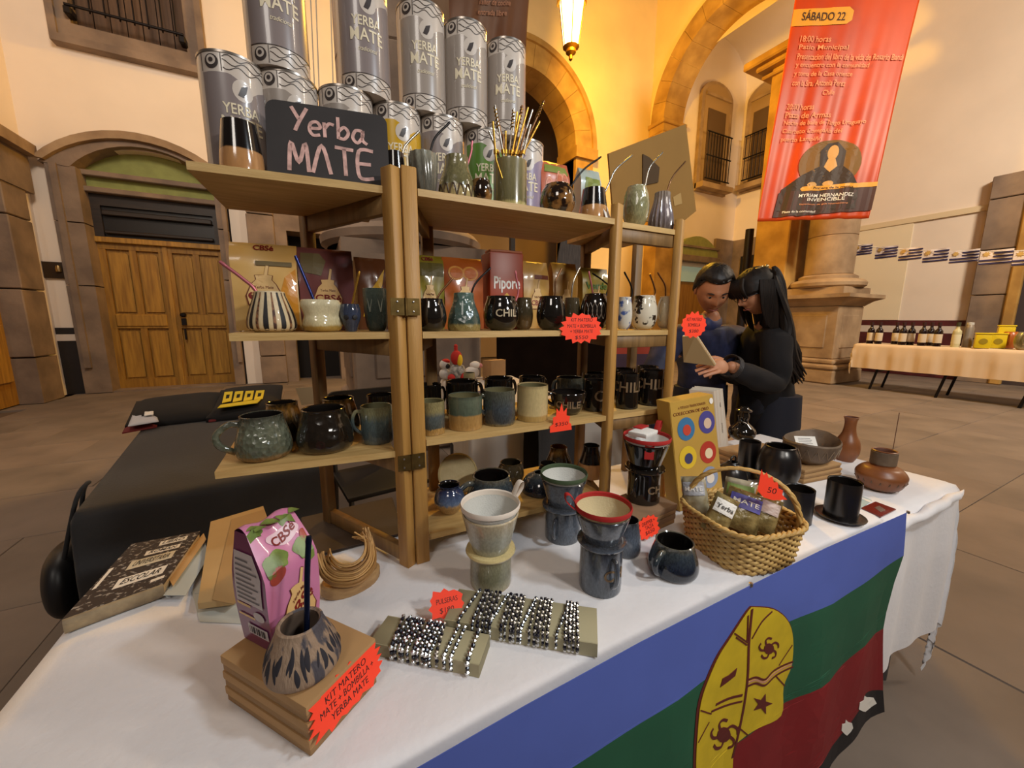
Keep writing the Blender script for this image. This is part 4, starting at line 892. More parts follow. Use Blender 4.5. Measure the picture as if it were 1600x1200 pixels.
pl_ = link('disc', lathe([(0, -.003), (.052, -.003), (.055, 0), (.052, .003), (.04, .001), (0, .001)], 36), wood('pale_plate_wood', (204, 188, 140), (188, 168, 118), (3, 3, 3)), t, (0, 0, .048), (R(68), 0, 0))
link('rim', lathe([(.046, .0), (.052, .004), (.056, .002), (.053, -.002)], 36), MATS['pale_plate_wood'], t, (0, 0, .048), (R(68), 0, 0))
# ================================================================== TINS AND PACKETS
tin_w = mat('tin_ivory_print', (206, 194, 182), .32, coat=.3)
tin_line = mat('tin_dark_line', (58, 48, 46), .4)
let_c = mat('cream_lettering', (236, 222, 190), .5)
tin_cols = {'grey': mat('tin_grey_print', (140, 128, 126), .3, coat=.4), 'warm': mat('tin_warm_grey_print', (160, 148, 138), .3, coat=.4), 'yellow': mat('tin_yellow_print', (206, 160, 26), .3, coat=.4), 'green': mat('tin_green_print', (98, 140, 52), .3, coat=.4), 'violet': mat('tin_violet_print', (150, 136, 160), .3, coat=.4)}
def wrapper(R0, off): return lambda x, y, q: Vector(((R0+off+q)*math.sin(x/R0), -(R0+off+q)*math.cos(x/R0), y))
def tin(label, C, R0, Ht, colr, ang, group='yerba mate tins on the top board', stripe=True):
    """cylindrical printed tin; local -y is its printed front"""
    t = thing('yerba_tin', label, 'tin', C, ang, group)
    b = .15*Ht
    link('body', lathe([(0, 0), (R0*.985, 0), (R0, .004), (R0, Ht-.004), (R0*.985, Ht), (0, Ht)], 48), tin_w, t)
    sp = R0*1.55
    def patch(poly, off, m, name, cut=.012, th=0):
        me = smooth(flatpoly(poly, th, name, cut), 180); warp(me, wrapper(R0, off)); return link(name, me, m, panel if name == 'bird_emblem' else t)
    # printed panel with wavy upper edge on its right half
    top = [(-sp*.55, Ht-b), (0, Ht-b), (sp*.18, Ht-b*1.25), (sp*.35, Ht-b*1.9), (sp*.55, Ht-b*1.5), (sp*.8, Ht-b*1.2), (sp, Ht-b*1.35)]
    pv = []; pn = 30
    for i in range(pn+1):
        xx = -sp*.55+sp*1.55*i/pn
        for (xa, za), (xb_, zb_) in zip(top, top[1:]):
            if xa-1e-9 <= xx <= xb_+1e-9: zt_ = za+(zb_-za)*(xx-xa)/(xb_-xa)
        for j in range(5): pv.append(wrapper(R0, .0003)(xx, b+(zt_-b)*j/4, 0))
    panel = link('print_panel', pymesh('print_panel', pv, [(i*5+j, i*5+5+j, i*5+6+j, i*5+1+j) for i in range(pn) for j in range(4)], True, 180), tin_cols[colr], t)
    for z0 in (Ht-b*.5, b*.5):
        patch(circle(-sp*.32, z0, b*.36, None, 18), .0005, tin_line, 'eye_mark'); patch(circle(-sp*.32, z0+b*.06, b*.24, None, 16), .0009, tin_w, 'eye_mark'); patch(circle(-sp*.32, z0+b*.06, b*.12, None, 12), .0013, tin_line, 'eye_mark')
        for k in range(3):
            me = ribbon([(-sp*.1+sp*.9*q/16, z0+b*(.28-.25*k)+b*.12*math.sin(q*.9+k*1.7)) for q in range(17)], .0011, thick=.0003); warp(me, wrapper(R0, .0006)); link('band_line', me, tin_line, t)
        for xx in (-sp*.55, -sp*.13):
            me = ribbon([(xx, z0-b*.45), (xx, z0+b*.45)], .0011, thick=.0003); warp(me, wrapper(R0, .0006)); link('band_line', me, tin_line, t)
    me = ribbon([(-sp*.55+sp*1.55*q/20, b) for q in range(21)], .0012, thick=.0003); warp(me, wrapper(R0, .0007)); link('band_line', me, tin_line, t)
    patch(circle(sp*.22, Ht*.74, R0*.30, Ht*.085, 18), .0007, tin_w, 'bird_emblem'); patch([(sp*.12, Ht*.70), (sp*.2, Ht*.77), (sp*.32, Ht*.79), (sp*.28, Ht*.73), (sp*.22, Ht*.69)], .0011, tin_line, 'bird_emblem')
    for s, sz, z in (('YERBA', .115*Ht, Ht*.585), ('MATE', .15*Ht, Ht*.47)):
        me = text(s, sz, .0003, .012, width=R0*(1.05 if s == 'YERBA' else 1.2)); me.transform(Matrix.Translation((sp*.16, z, 0))); warp(me, wrapper(R0, .0009)); link('lettering', me, let_c, panel)
    me = text('tradicional', .055*Ht, .0003, .0, shear=.4, width=R0*.7); me.transform(Matrix.Translation((sp*.16, Ht*.355, 0))); warp(me, wrapper(R0, .0009)); link('lettering', me, let_c, panel)
    link('rim', lathe([(R0*.98, Ht-.001), (R0*1.012, Ht-.001), (R0*1.012, Ht+.003), (R0*.97, Ht+.003), (R0*.965, Ht-.001)], 48), mat('tin_rim', (150, 142, 134), .3, .8), t)
    return t
zt = LV['top']
TR = .0525; TH = .213
def tin_at(px, y, z, label, colr, da=0):
    x = xat(px, y, z+.12); C = Vector((x, y, z+.0006)); a = math.atan2(CAM.y-y, CAM.x-x)+PI/2
    return tin(label, C, TR, TH, colr, a+da)
low = [(372, .945, 'grey', 'grey yerba mate tin at the left end, behind the black and terracotta cup'), (456, .955, 'warm', 'yerba mate tin mostly hidden behind the left half of the chalkboard'), (545, .955, 'warm', 'yerba mate tin mostly hidden behind the right half of the chalkboard'),
       (622, .968, 'yellow', 'yellow yerba mate tin right of the chalkboard'), (690, .972, 'grey', 'grey yerba mate tin behind the smoke-grey tumbler'), (757, .98, 'green', 'green yerba mate tin behind the khaki straw jar'), (818, .985, 'violet', 'violet-white yerba mate tin right of the straw jar')]
for px, y, c, lab in low: tin_at(px, y, zt, lab, c, -.1)
z2 = zt+TH+.0036
for px, y, c, lab in ((430, .95, 'grey', 'grey yerba mate tin in the upper tier, leftmost, cut by the top of the picture'), (567, .96, 'grey', 'grey yerba mate tin in the upper tier above the end of the chalkboard'), (659, .975, 'warm', 'yerba mate tin in the upper tier above the yellow and grey tins'), (727, .98, 'warm', 'yerba mate tin in the upper tier, second from the right'), (789, .99, 'warm', 'rightmost yerba mate tin in the upper tier')):
    tin_at(px, y, z2, lab, c, -.1)

# ---- chalkboard sign
cb = at(520, 215, 1.6)
bx0 = xat(410, .835, 1.6); bx1 = xat(606, .80, 1.6); bw = math.hypot(bx1-bx0, .035)
sg = thing('chalkboard_sign', 'black chalkboard sign reading Yerba Mate in pink chalk on the top board', 'sign', (bx0, .835, zt+.0008), math.atan2(-.035, bx1-bx0))
bh = .145; cr_ = .017
lean = R(-12)
ol = []
for cx, cz, a0 in ((bw-cr_, bh-cr_, 0), (cr_, bh-cr_, PI/2), (cr_, cr_, PI), (bw-cr_, cr_, 3*PI/2)): ol += [(cx+cr_*math.cos(a0+PI/2*i/5), cz+cr_*math.sin(a0+PI/2*i/5)) for i in range(6)]
slate = link('slate', prism(ol, 0, .006), mat('slate_black', (50, 46, 46), .75, var=.15, vs=9), sg, (0, 0, 0), (lean, 0, 0))
chalk = mat('pink_chalk', (206, 166, 158), .95, var=.3, vs=60)
STR = {  # hand strokes, letter box 0..1
 'Y': [[(0, 1), (.45, .5)], [(.95, 1), (.5, .45), (.2, 0)]], 'e': [[(.05, .5), (.9, .58), (.7, .95), (.2, .85), (.05, .4), (.35, .05), (.9, .12)]], 'r': [[(.1, 1), (.15, 0)], [(.15, .6), (.5, .95), (.9, .9)]],
 'b': [[(.1, 1.5), (.1, 0)], [(.1, .5), (.6, .85), (.95, .5), (.6, .05), (.1, .1)]], 'a': [[(.8, .9), (.3, .9), (.05, .4), (.4, .05), (.8, .5), (.85, .95)], [(.85, .95), (.8, .3), (1.15, .02)]],
 'M': [[(0, 0), (.12, 1), (.5, .3), (.85, 1), (1, .0)]], 'A': [[(0, 0), (.5, 1), (.95, 0)]], 'T': [[(0, 1), (1, .95)], [(.5, .97), (.55, 0)]], 'E': [[(.9, 1), (.1, .95), (.1, .02), (.9, .0)], [(.1, .5), (.75, .5)]]}
def hand(word, x, z, lw, lh, gap, wd, par, m, rot):
    for ch in word:
        for st in STR[ch]:
            me = ribbon([(q.x, q.y) for q in curve_pts([(x+a*lw, z+b*lh, 0) for a, b in st], 5)], wd, thick=.0004)
            warp(me, lambda a, b, q: Vector((a, -.0004-q, b))); link('chalk_stroke', me, m, par, (0, 0, 0), rot)
        x += lw+gap
hand('Y', bw*.20, bh*.64, bw*.13, bh*.30, 0, .0062, slate, chalk, (0, 0, 0)); hand('erb', bw*.335, bh*.60, bw*.10, bh*.19, bw*.015, .0058, slate, chalk, (0, 0, 0)); hand('a', bw*.69, bh*.57, bw*.11, bh*.19, 0, .0058, slate, chalk, (0, 0, 0))
hand('MATE', bw*.17, bh*.13, bw*.155, bh*.36, bw*.03, .0066, slate, chalk, (0, 0, 0))

# ---- packets of yerba: pillow bags with printed fronts
def bag(name, label, C, wd, dp, ht, ang, m, group=None, gusset=None, flat_top=True, tw=.0):
    """C base centre; local -y is the front"""
    t = thing(name, label, 'packet', C, ang, group)
    n, k = 10, 14; v = []; f = []
    def half(u, vv):
        e = (1-abs(u)**2.6)
        top = 1 if vv < .78 else max(.06, 1-((vv-.78)/.22)**1.3*.94)
        bl = .86+.14*math.sin(PI*min(1, vv/.8))
        return dp/2*(.80+.20*e)*top*bl if flat_top else dp/2*(.55+.45*e)*top*bl
    def pos(u, vv, s):
        w2 = wd/2*(1-.03*math.sin(PI*vv)); wob = .004*noise.noise(Vector((u*2+C[0]*9, vv*4, s*3)))
        return (u*w2+tw*vv*vv, s*(half(u, vv)+wob), vv*ht)
    for s in (-1, 1):
        for j in range(k+1):
            for i in range(n+1): v.append(pos(-1+2*i/n, j/k, s))
    N = (n+1)*(k+1)
    for j in range(k):
        for i in range(n):
            a = j*(n+1)+i; f.append((a, a+1, a+n+2, a+n+1)); f.append((N+a, N+a+n+1, N+a+n+2, N+a+1))
        a = j*(n+1); f.append((a, a+n+1, N+a+n+1, N+a)); a += n; f.append((a, N+a, N+a+n+1, a+n+1))
    for i in range(n): f.append((i, N+i, N+i+1, i+1)); a = k*(n+1)+i; f.append((a, a+1, N+a+1, N+a))
    pouch = link('pouch', pymesh('pouch', v, f, True, 60), m, t)
    def onface(off):
        def g(x, y, q):
            vv = min(max(y/ht, 0), 1); u = max(-1, min(1, x/(wd/2))); p = pos(u, vv, -1); return Vector((x+tw*vv*vv, p[1]-off-q, y))
        return g
    return t, onface, wd, ht, pouch
def bag_patch(B, poly, m, name='print', off=.0008, cut=.015):
    t, onf, wd, ht, pouch = B; me = flatpoly([(x*wd, y*ht) for x, y in poly], .0003, name, cut); warp(me, onf(off)); return link(name, me, m, t)
def bag_text(B, s, size, cx, cz, m, wfit=None, rot=0, off=.0018, bold=.02, shear=0):
    t, onf, wd, ht, pouch = B; me = text(s, size*ht, .0003, bold, width=(wfit*wd if wfit else None), shear=shear)
    me.transform(Matrix.Translation((cx*wd, cz*ht, 0)) @ Matrix.Rotation(rot, 4, 'Z')); warp(me, onf(off)); return link('lettering', me, m, pouch)
red_l = mat('dark_red_print', (130, 28, 24), .5); cream_l = mat('gourd_cream_print', (226, 186, 124), .5); brown_l = mat('brown_print', (110, 48, 26), .5)
def cbse_print(B, cx=0, s=1.0, out=brown_l, base=.30, txt=True):
    s *= .82
    g = [(-.30, .0), (.30, .0), (.33, .13), (.22, .30), (.15, .36), (.17, .42), (.08, .43), (.13, .60), (.08, .61), (.02, .43), (-.15, .42), (-.13, .36), (-.22, .30), (-.33, .13)]
    bag_patch(B, [(cx+x*s*1.09, base-.01+y*s*1.04) for x, y in g], out, 'gourd_outline', .0008); bag_patch(B, [(cx+x*s, base+y*s) for x, y in g], cream_l, 'gourd_picture', .0014)
    if txt:
        bag_text(B, 'CBSé', .15*s, cx, base+.12*s, red_l, .62*s); bag_text(B, 'Yerba Mate', .06*s, cx, base+.25*s, brown_l, .36*s, .0, .002, 0)
FR = {'beige': mat('beige_packet_film', (224, 186, 122), .35, c2=(212, 160, 70), vs=5, coat=.3), 'orange': mat('orange_packet_film', (222, 158, 44), .35, c2=(200, 120, 40), vs=6, coat=.3), 'plum': mat('plum_packet_film', (128, 72, 68), .3, c2=(100, 60, 62), vs=6, coat=.4), 'brown': mat('brown_packet_film', (108, 62, 26), .3, c2=(78, 40, 24), vs=6, coat=.4),
      'lime': mat('lime_packet_film', (150, 132, 36), .35, c2=(120, 112, 30), vs=7, coat=.3), 'fire': mat('orange_red_packet_film', (190, 104, 34), .35, c2=(162, 70, 26), vs=7, coat=.3), 'red': mat('red_card_packet', (162, 60, 24), .4, var=.06), 'cream': mat('cream_packet_film', (206, 168, 92), .35, c2=(190, 140, 70), vs=6, coat=.3), 'gold': mat('gold_packet_film', (186, 138, 54), .35, c2=(150, 110, 46), vs=6, coat=.3), 'moss': mat('moss_packet_film', (128, 122, 48), .35, c2=(180, 150, 50), vs=8, coat=.3)}
def shelf_bag(px, wpx, pyt, z, y, label, film, lb=False, ang=0, dp=.05):
    x = xat(px, y, z+.08); wd = wpx*mpp((x, y, z+.08)); ht = zat(x, y, pyt)-z
    return bag('yerba_packet', label, Vector((x, y, z+.0008)), wd, dp, ht, ang, FR[film] if isinstance(film, str) else film)
zm = LV['mid']
B = shelf_bag(419, 88, 382, zm, .955, 'beige and orange CBSé packet behind the striped mate cup', 'beige', True, -.05, .055); cbse_print(B, -.02, .95); bag_patch(B, [(.12, .05), (.47, .05), (.47, .72), (.3, .62), (.2, .4)], FR['orange'], 'orange_area', .0004)
bag_text(B, 'CBSé', .085, .0, .945, red_l, .3); bag_patch(B, [(-.12, .74), (.42, .74), (.42, .79), (-.12, .79)], mat('olive_closure', (110, 92, 52), .5), 'closure_band', .002)
B = shelf_bag(511, 78, 390, zm, .965, 'plum-coloured CBSé packet behind the ivory mate cup', 'plum', True, .05, .055); cbse_print(B, 0, .9); bag_patch(B, [(-.45, .70), (-.1, .66), (.0, .84), (-.1, .93), (-.42, .93)], mat('olive_leaf_print', (110, 96, 62), .5), 'leaf_print')
B = shelf_bag(580, 46, 404, zm, .985, 'brown packet with yellow swirls beside the double shelf post', 'brown', True, .1, .045); bag_patch(B, [(-.35, .18), (-.12, .2), (.1, .45), (.3, .62), (.42, .85), (.25, .75), (.05, .62), (-.2, .5)], mat('yellow_swirl_print', (206, 158, 34), .5), 'swirl'); bag_patch(B, [(0, .25), (.48, .25), (.48, .55), (.1, .52)], cream_l, 'gourd_picture'); bag_text(B, 'Yerba M', .06, .22, .30, brown_l, .4)
by = lambda px: Yf(xat(px, .95, zm+.05))+DEP-.035
for px, wpx, pyt, film, lab in ((668, 50, 400, 'lime', 'lime-yellow CBSé packet right of the double post'), (722, 64, 404, 'fire', 'orange CBSé packet with fruit print left of the red packet'), (833, 46, 410, 'cream', 'cream CBSé packet right of the red packet'), (878, 46, 412, 'gold', 'gold CBSé packet below the grey drape'), (925, 52, 420, 'moss', 'green and yellow packet behind the carved black globe cup')):
    B = shelf_bag(px, wpx, pyt, zm, by(px), lab, film, dp=.045); cbse_print(B, .0, .85, txt=(film not in ('gold',)))
    if film == 'lime': bag_patch(B, [(-.46, .72), (.46, .72), (.46, .9), (-.46, .9)], mat('dark_olive_print', (98, 88, 30), .5), 'header'); bag_text(B, 'CBSé', .07, 0, .95, red_l, .35)
    if film == 'fire':
        for cx in (-.2, .15): bag_patch(B, circle(cx, .78, .2, .1), mat('orange_slice_print', (220, 150, 60), .5), 'fruit_slice'); bag_patch(B, circle(cx, .78, .15, .075), mat('orange_flesh_print', (206, 112, 40), .5), 'fruit_slice', .0014)
    if film == 'cream': bag_patch(B, [(-.1, .74), (.46, .74), (.46, .80), (-.1, .80)], brown_l, 'closure_band')
    if film == 'gold': bag_text(B, 'CBSé', .13, 0, .2, red_l, .6)
    if film == 'moss': bag_text(B, 'Verde', .16, .0, .70, mat('leaf_green_print', (70, 110, 40), .5), .8)
# red boxy packet "Pipore"
x = xat(784, by(784), zm+.08); pw = 54*mpp((x, by(784), zm)); ph = zat(x, by(784), 398)-zm
pp = thing('yerba_packet', 'red boxy packet reading Pipore in the middle of the middle board', 'packet', (x, by(784), zm+.0008), -.05)
link('carton', box(-pw/2, pw/2, -.035, .03, 0, ph, .004), FR['red'], pp)
link('folded_top', box(-pw/2+.002, pw/2-.002, -.033, .006, ph, ph+.006, .002), mat('pale_red_card', (186, 104, 60), .5), pp)
for s, sz, zc in (('Pipore', .22, .60),): link('lettering', xf(text(s, sz*ph, .0003, .02, width=pw*.78), Matrix.Translation((0, -.0355, zc*ph)) @ Matrix.Rotation(PI/2, 4, 'X')), white_p, pp)
link('diamond_emblem', xf(flatpoly([(0, -.11*ph), (.11*ph, 0), (0, .11*ph), (-.11*ph, 0)], .0004), Matrix.Translation((0, -.0352, .37*ph)) @ Matrix.Rotation(PI/2, 4, 'X')), mat('yellow_emblem', (214, 166, 60), .5), pp)
link('emblem_mark', xf(text('?', .13*ph, .0003, .02), Matrix.Translation((0, -.0358, .37*ph)) @ Matrix.Rotation(PI/2, 4, 'X')), ink, pp)
# packets on the top board right of the straw jar
ty = lambda px: Yf(xat(px, .95, zt+.05))+DEP-.035
B = shelf_bag(862, 52, 255, zt, ty(862), 'red and white packet behind the tortoise-glazed cup', mat('coral_packet_film', (206, 122, 84), .3, c2=(186, 84, 54), vs=7, coat=.3))
for cx in (-.25, .1, .3): bag_patch(B, circle(cx, .62+.1*(cx > 0), .12, .14), mat('pink_ring_print', (222, 150, 120), .5), 'ring_print'); bag_patch(B, circle(cx, .62+.1*(cx > 0), .085, .10), mat('coral_packet_film2', (200, 110, 76), .4), 'ring_print', .0014)
bag_patch(B, [(-.4, .82), (.45, .82), (.4, .94), (-.35, .94)], mat('leaf_print', (128, 140, 60), .5), 'leaf_print')
B = shelf_bag(917, 40, 266, zt, ty(917), 'pale blue packet with green leaves right of the coral packet', mat('pale_blue_packet_film', (160, 176, 168), .3, c2=(190, 196, 184), vs=7, coat=.3)); bag_patch(B, [(-.4, .5), (.4, .55), (.42, .85), (-.3, .85)], mat('leaf_print', (128, 140, 60), .5), 'leaf_print')
# leaning cardboard sheet and cord on the top right
cx0, cy0 = xat(968, 1.05, 1.6), 1.045
cp = [aty(950, 240, .985), aty(1071, 194, .985), aty(1087, 330, .985), aty(1060, 352, .985), aty(958, 340, .985)]
cbd = thing('cardboard_sheet', 'large brown cardboard sheet leaning behind the right end of the top board', 'cardboard', (0, 0, 0))
link('sheet', prism([(p.x, p.z) for p in cp], .983, .989), mat('brown_cardboard', (142, 104, 46), .85, var=.06, vs=5), cbd)
fl = [aty(1004, 241, .981), aty(1014, 246, .981), aty(1030, 262, .981), aty(1028, 285, .981), aty(1004, 290, .981)]
link('cut_flap', prism([(p.x, p.z) for p in fl], .979, .9825), mat('dark_cardboard', (74, 54, 30), .9), cbd)
lb_ = [aty(1052, 308, .981), aty(1064, 301, .981), aty(1066, 318, .981), aty(1054, 322, .981)]
link('paper_label', prism([(p.x, p.z) for p in lb_], .9815, .983), mat('tan_label', (170, 136, 80), .8), cbd)
P = Vector((xat(965, 1.0, zt+.03), Yf(xat(965, 1.0, zt))+.18, zt))
bn = thing('straw_brush', 'yellow straw brush bundle behind the black and terracotta cup', 'brush', P)
for k in range(16):
    a = k/15-.5; link('bristle', tube([(a*.01, .0, .001), (a*.03+.002, 0, .05), (a*.05-.006*math.cos(k), .004*math.sin(k*2), .085)], .0016, 5), mat('straw_yellow', (206, 156, 54), .7), bn)
link('crosspiece', tube([(-.04, 0, .088), (.0, .0, .086), (.035, 0, .082)], .006, 8), mat('straw_yellow', (206, 156, 54), .7), bn)
# little folded card on the top board
q = Vector((xat(957, Yf(.8), zt+.02), Yf(.78)+.012, zt+.0006)); cdx = thing('tent_card', 'small folded white price card beside the front shelf post on the top board', 'card', q, .4)
link('card_face', xf(box(-.014, .014, -.0006, .0006, 0, .042), Matrix.Rotation(R(-20), 4, 'X')), white_p, cdx); link('card_face', xf(box(-.014, .014, -.0006, .0006, 0, .042), Matrix.Translation((0, .0285, 0)) @ Matrix.Rotation(R(20), 4, 'X')), white_p, cdx)
# ================================================================== THINGS ON THE TABLE
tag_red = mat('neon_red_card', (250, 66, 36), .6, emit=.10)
def burst_poly(w_, h_, n=16, k=.82, seed=1, sq=False):
    rnd = random.Random(seed); out = []
    for i in range(2*n):
        a = PI*2*i/(2*n); r = (1 if i % 2 == 0 else k)*rnd.uniform(.93, 1.05)
        c, s = math.cos(a), math.sin(a)
        if sq: e = 4; d = (abs(c)**e+abs(s)**e)**(1/e); c, s = c/d, s/d
        out.append((w_/2*r*c, h_/2*r*s))
    return out
def price_star(label, O, u, v, w_, h_, lines, poly=None, seed=1, n=16, sq=False, tsz=.2):
    """thin star-cut card; u right, v up in its plane"""
    u = Vector(u).normalized(); v = Vector(v).normalized(); nn = u.cross(v)
    t = thing('price_tag', label, 'price tag', O)
    M = place_frame((0, 0, 0), u, v, nn)
    card = link('card', xf(flatpoly(poly or burst_poly(w_, h_, n, .84, seed, sq), .0008), M), tag_red, t)
    for s, y, wf, rot in lines:
        me = text(s, tsz*h_, .0002, -.004, width=wf*w_, shear=.1); me.transform(M @ Matrix.Translation((0, y*h_, .0009)) @ Matrix.Rotation(rot, 4, 'Z')); link('lettering', me, ink, t)
    return t
def rect_box(px0, py0, px1, py1, z, dep, hts, name, label, cat, m, group=None, gap=.0008):
    """stack of cartons; front edge from pixel 0 to pixel 1 on level z"""
    a = at(px0, py0, z); b = at(px1, py1, z); d = b-a; L = d.length; ang = math.atan2(d.y, d.x); zz = z+.0006
    res = []
    for i, h_ in enumerate(hts):
        t = thing(name, label[i], cat, (a.x, a.y, zz), ang+random.uniform(-.015, .015), group)
        link('base_tray', box(0, L, 0, dep, 0, h_*.55, .0012, 1), kraft_d, t); link('lid', box(-.0015, L+.0015, -.0015, dep+.0015, h_*.45, h_, .0025, 2), m, t)
        zz += h_+gap; res.append(t)
    return res, a, d.normalized(), zz
# --- front kraft stack with patterned mate and pink packet
N_ = at(486, 1184, TZ); L_ = at(349, 1100, TZ); R_ = at(589, 1066, TZ)
tot = zat(N_.x, N_.y, 1107)-TZ
dR = R_-N_; dL = L_-N_
ks, a_, d_, ztop = rect_box(486, 1184, 589, 1066, TZ, dL.length, [tot/3]*3, 'kraft_box', ['kraft carton at the bottom of the stack under the patterned mate cup', 'kraft carton in the middle of the stack under the patterned mate cup', 'kraft carton on top of its stack carrying the patterned mate cup and pink packet'], 'box', kraft, 'kraft cartons under the kit matero', .001)
C, r, h = CH(479, 1078, ztop, 122, 972)
clay_m = mat('striped_taupe_clay', (152, 128, 106), .7, c2=(74, 70, 76), vs=7, stretch=(9, 9, 1.1), mid=(.54, .60), bump=.3, bs=30)
mt = pot('mate_gourd', 'large taupe mate cup with blue-black vertical gashes on the kraft cartons', 'mate cup', C, r, h, 'big', clay_m, .09, mat('taupe_interior', (112, 94, 80), .8), seg=56)
pb = smoothprof([(q*r, z*h) for q, z in PF['big']], 6)
def rad_at(z):
    for (r0, q0), (r1, q1) in zip(pb, pb[1:]):
        if q0 <= z <= q1 and q1 > q0: return r0+(r1-r0)*(z-q0)/(q1-q0)
    return pb[-1][0]
gm = mat('gash_dark', (40, 38, 46), .8)
for k in range(44):
    a = 2*PI*k/44+random.uniform(-.08, .08); z0 = random.uniform(.05, .42)*h; z1 = z0+random.uniform(.32, .6)*h; z1 = min(z1, h*.9)
    pts = [((rad_at(z0+(z1-z0)*t)-.0004)*math.cos(a+.05*math.sin(3*t+k)), (rad_at(z0+(z1-z0)*t)-.0004)*math.sin(a+.05*math.sin(3*t+k)), z0+(z1-z0)*t) for t in [i/8 for i in range(9)]]
    link('gash', tube(pts, [.0003+.0016*math.sin(PI*i/8)*(1+.5*(k % 3)) for i in range(9)], 6, flat=(.45, 1), up=(math.cos(a), math.sin(a), 0)), gm, mt)
rimC = C+Vector((0, 0, h))
straw('dark blue metal straw standing in the large taupe mate cup', [C+Vector((0, 0, .015)), aty(479, 985, C.y-.01), aty(480, 900, C.y), aty(482, 850, C.y+.005)], mat('navy_straw', (24, 34, 64), .25, .7), .0035)
# pink packet
pk = at(415, 1024, ztop); bw_ = .074; 
pink = mat('pink_packet_film', (212, 136, 176), .3, c2=(198, 118, 160), vs=6, coat=.4); plum = mat('magenta_gusset_film', (120, 44, 92), .3, c2=(96, 34, 76), vs=5, coat=.4)
pang = math.atan2(dR.y, dR.x)
bl = at(428, 1022, ztop); Hb = zat(bl.x, bl.y+.03, 830)-ztop
leaf_g = mat('leaf_green_film', (128, 150, 70), .4, c2=(88, 112, 50), vs=30); fig_r = mat('fig_red_print', (170, 70, 56), .4)
pkt = thing('yerba_packet', 'pink CBSé packet with magenta side and folded top on the kraft cartons', 'packet', (bl.x, bl.y, ztop+.0006), pang)
W2, D2 = .070, .064                       # local x = along dR (front face), -x side = gusset towards camera-left
def pk_pos(u, w, s):                      # u 0..1 front width, w 0..1 depth, s 0..1 height
    bul = .004*math.sin(PI*s)*1.0
    x = u*W2+(.0 if 0 < u < 1 else (-bul if u == 0 else bul)); y = w*D2-(bul if w == 0 else 0)+(bul if w == 1 else 0)
    t = max(0, (s-.70)/.3)
    return Vector((x, y*(1-t*.62)+D2*.50*t, s*Hb+.003*math.sin(9*u+7*s)))
def grid_face(fn, n, k, name, m, par, flip=False):
    v = [fn(i/n, j/k) for j in range(k+1) for i in range(n+1)]; f = [(j*(n+1)+i, j*(n+1)+i+1, (j+1)*(n+1)+i+1, (j+1)*(n+1)+i) for j in range(k) for i in range(n)]
    return link(name, pymesh(name, v, f, True, 60), m, par)
grid_face(lambda u, s: pk_pos(u, 0, s), 8, 12, 'front_panel', pink, pkt); grid_face(lambda u, s: pk_pos(u, 1, s), 8, 12, 'back_panel', pink, pkt)
grid_face(lambda w, s: pk_pos(0, 1-w, s), 6, 12, 'side_gusset', plum, pkt); grid_face(lambda w, s: pk_pos(1, w, s), 6, 12, 'side_gusset', plum, pkt)
grid_face(lambda u, w: pk_pos(u, w, 1)+Vector((0, 0, .006*math.sin(PI*w))), 8, 4, 'folded_top', pink, pkt)
grid_face(lambda u, w: pk_pos(u, w, 0), 6, 4, 'bottom', plum, pkt)
def pk_decal(me, face, m, name):
    def g(x, y, q):
        if face == 'f': p = pk_pos(min(max(x, .02), .98), 0, y); return p+Vector((0, -.0012-q*.01, 0))
        p = pk_pos(0, 1-min(max(x, .02), .98), y); return p+Vector((-.0012-q*.01, 0, 0))
    warp(me, g); return link(name, me, m, pkt)
def pkt_poly(poly, face, m, name): return pk_decal(flatpoly(poly, .0003, name, .08), face, m, name)
def pkt_text(s, face, cx, cy_, wd, ht, m, rot=0):
    me = text(s, 1, .0, .02); xs = [v.co.x for v in me.vertices]; ys = [v.co.y for v in me.vertices]; w0 = max(xs)-min(xs); h0 = max(ys)-min(ys)
    me.transform(Matrix.Translation((cx, cy_, 0)) @ Matrix.Rotation(rot, 4, 'Z') @ Matrix.Diagonal((wd/w0, ht/h0, 1, 1))); return pk_decal(me, face, m, 'lettering')
gp = [(-.30, .0), (.30, .0), (.33, .13), (.22, .30), (.15, .36), (.17, .42), (.08, .43), (.13, .60), (.08, .61), (.02, .43), (-.15, .42), (-.13, .36), (-.22, .30), (-.33, .13)]
pkt_poly([(.56+x*1.18, .10+y*.88) for x, y in gp], 'f', brown_l, 'gourd_outline'); me = pkt_poly([(.56+x*1.08, .115+y*.85) for x, y in gp], 'f', cream_l, 'gourd_picture'); me.location = (0, -.0006, 0)
for o_ in (pkt_text('CBSé', 'f', .56, .27, .62, .13, red_l, .35), pkt_text('Yerba Mate', 'f', .58, .40, .34, .035, brown_l, .35), pkt_text('frutos rojos', 'f', .58, .15, .4, .04, brown_l, .35)): o_.location = (0, -.0012, 0)
for cx, cy_ in ((.12, .74), (.34, .76), (.80, .76), (.92, .70)): pkt_poly([(cx+.16*math.cos(a)*(1+.3*math.sin(3*a)), cy_+.07*math.sin(a)) for a in [i*PI/8 for i in range(16)]], 'f', leaf_g, 'leaf_print')
pkt_poly(circle(.2, .66, .16, .06), 'f', fig_r, 'fruit_print'); pkt_poly(circle(.95, .82, .1, .05), 'f', fig_r, 'fruit_print')
pkt_poly(circle(.58, .90, .34, .055, 20), 'f', mat('pale_pink_patch', (232, 200, 212), .4), 'logo_patch'); o_ = pkt_text('CBSé', 'f', .58, .90, .52, .07, red_l, .10); o_.location = (0, -.0007, .0004)
pale = mat('nutrition_panel', (196, 186, 186), .5)
pkt_poly([(.06, .40), (.92, .40), (.94, .86), (.04, .86)], 's', pale, 'nutrition_panel')
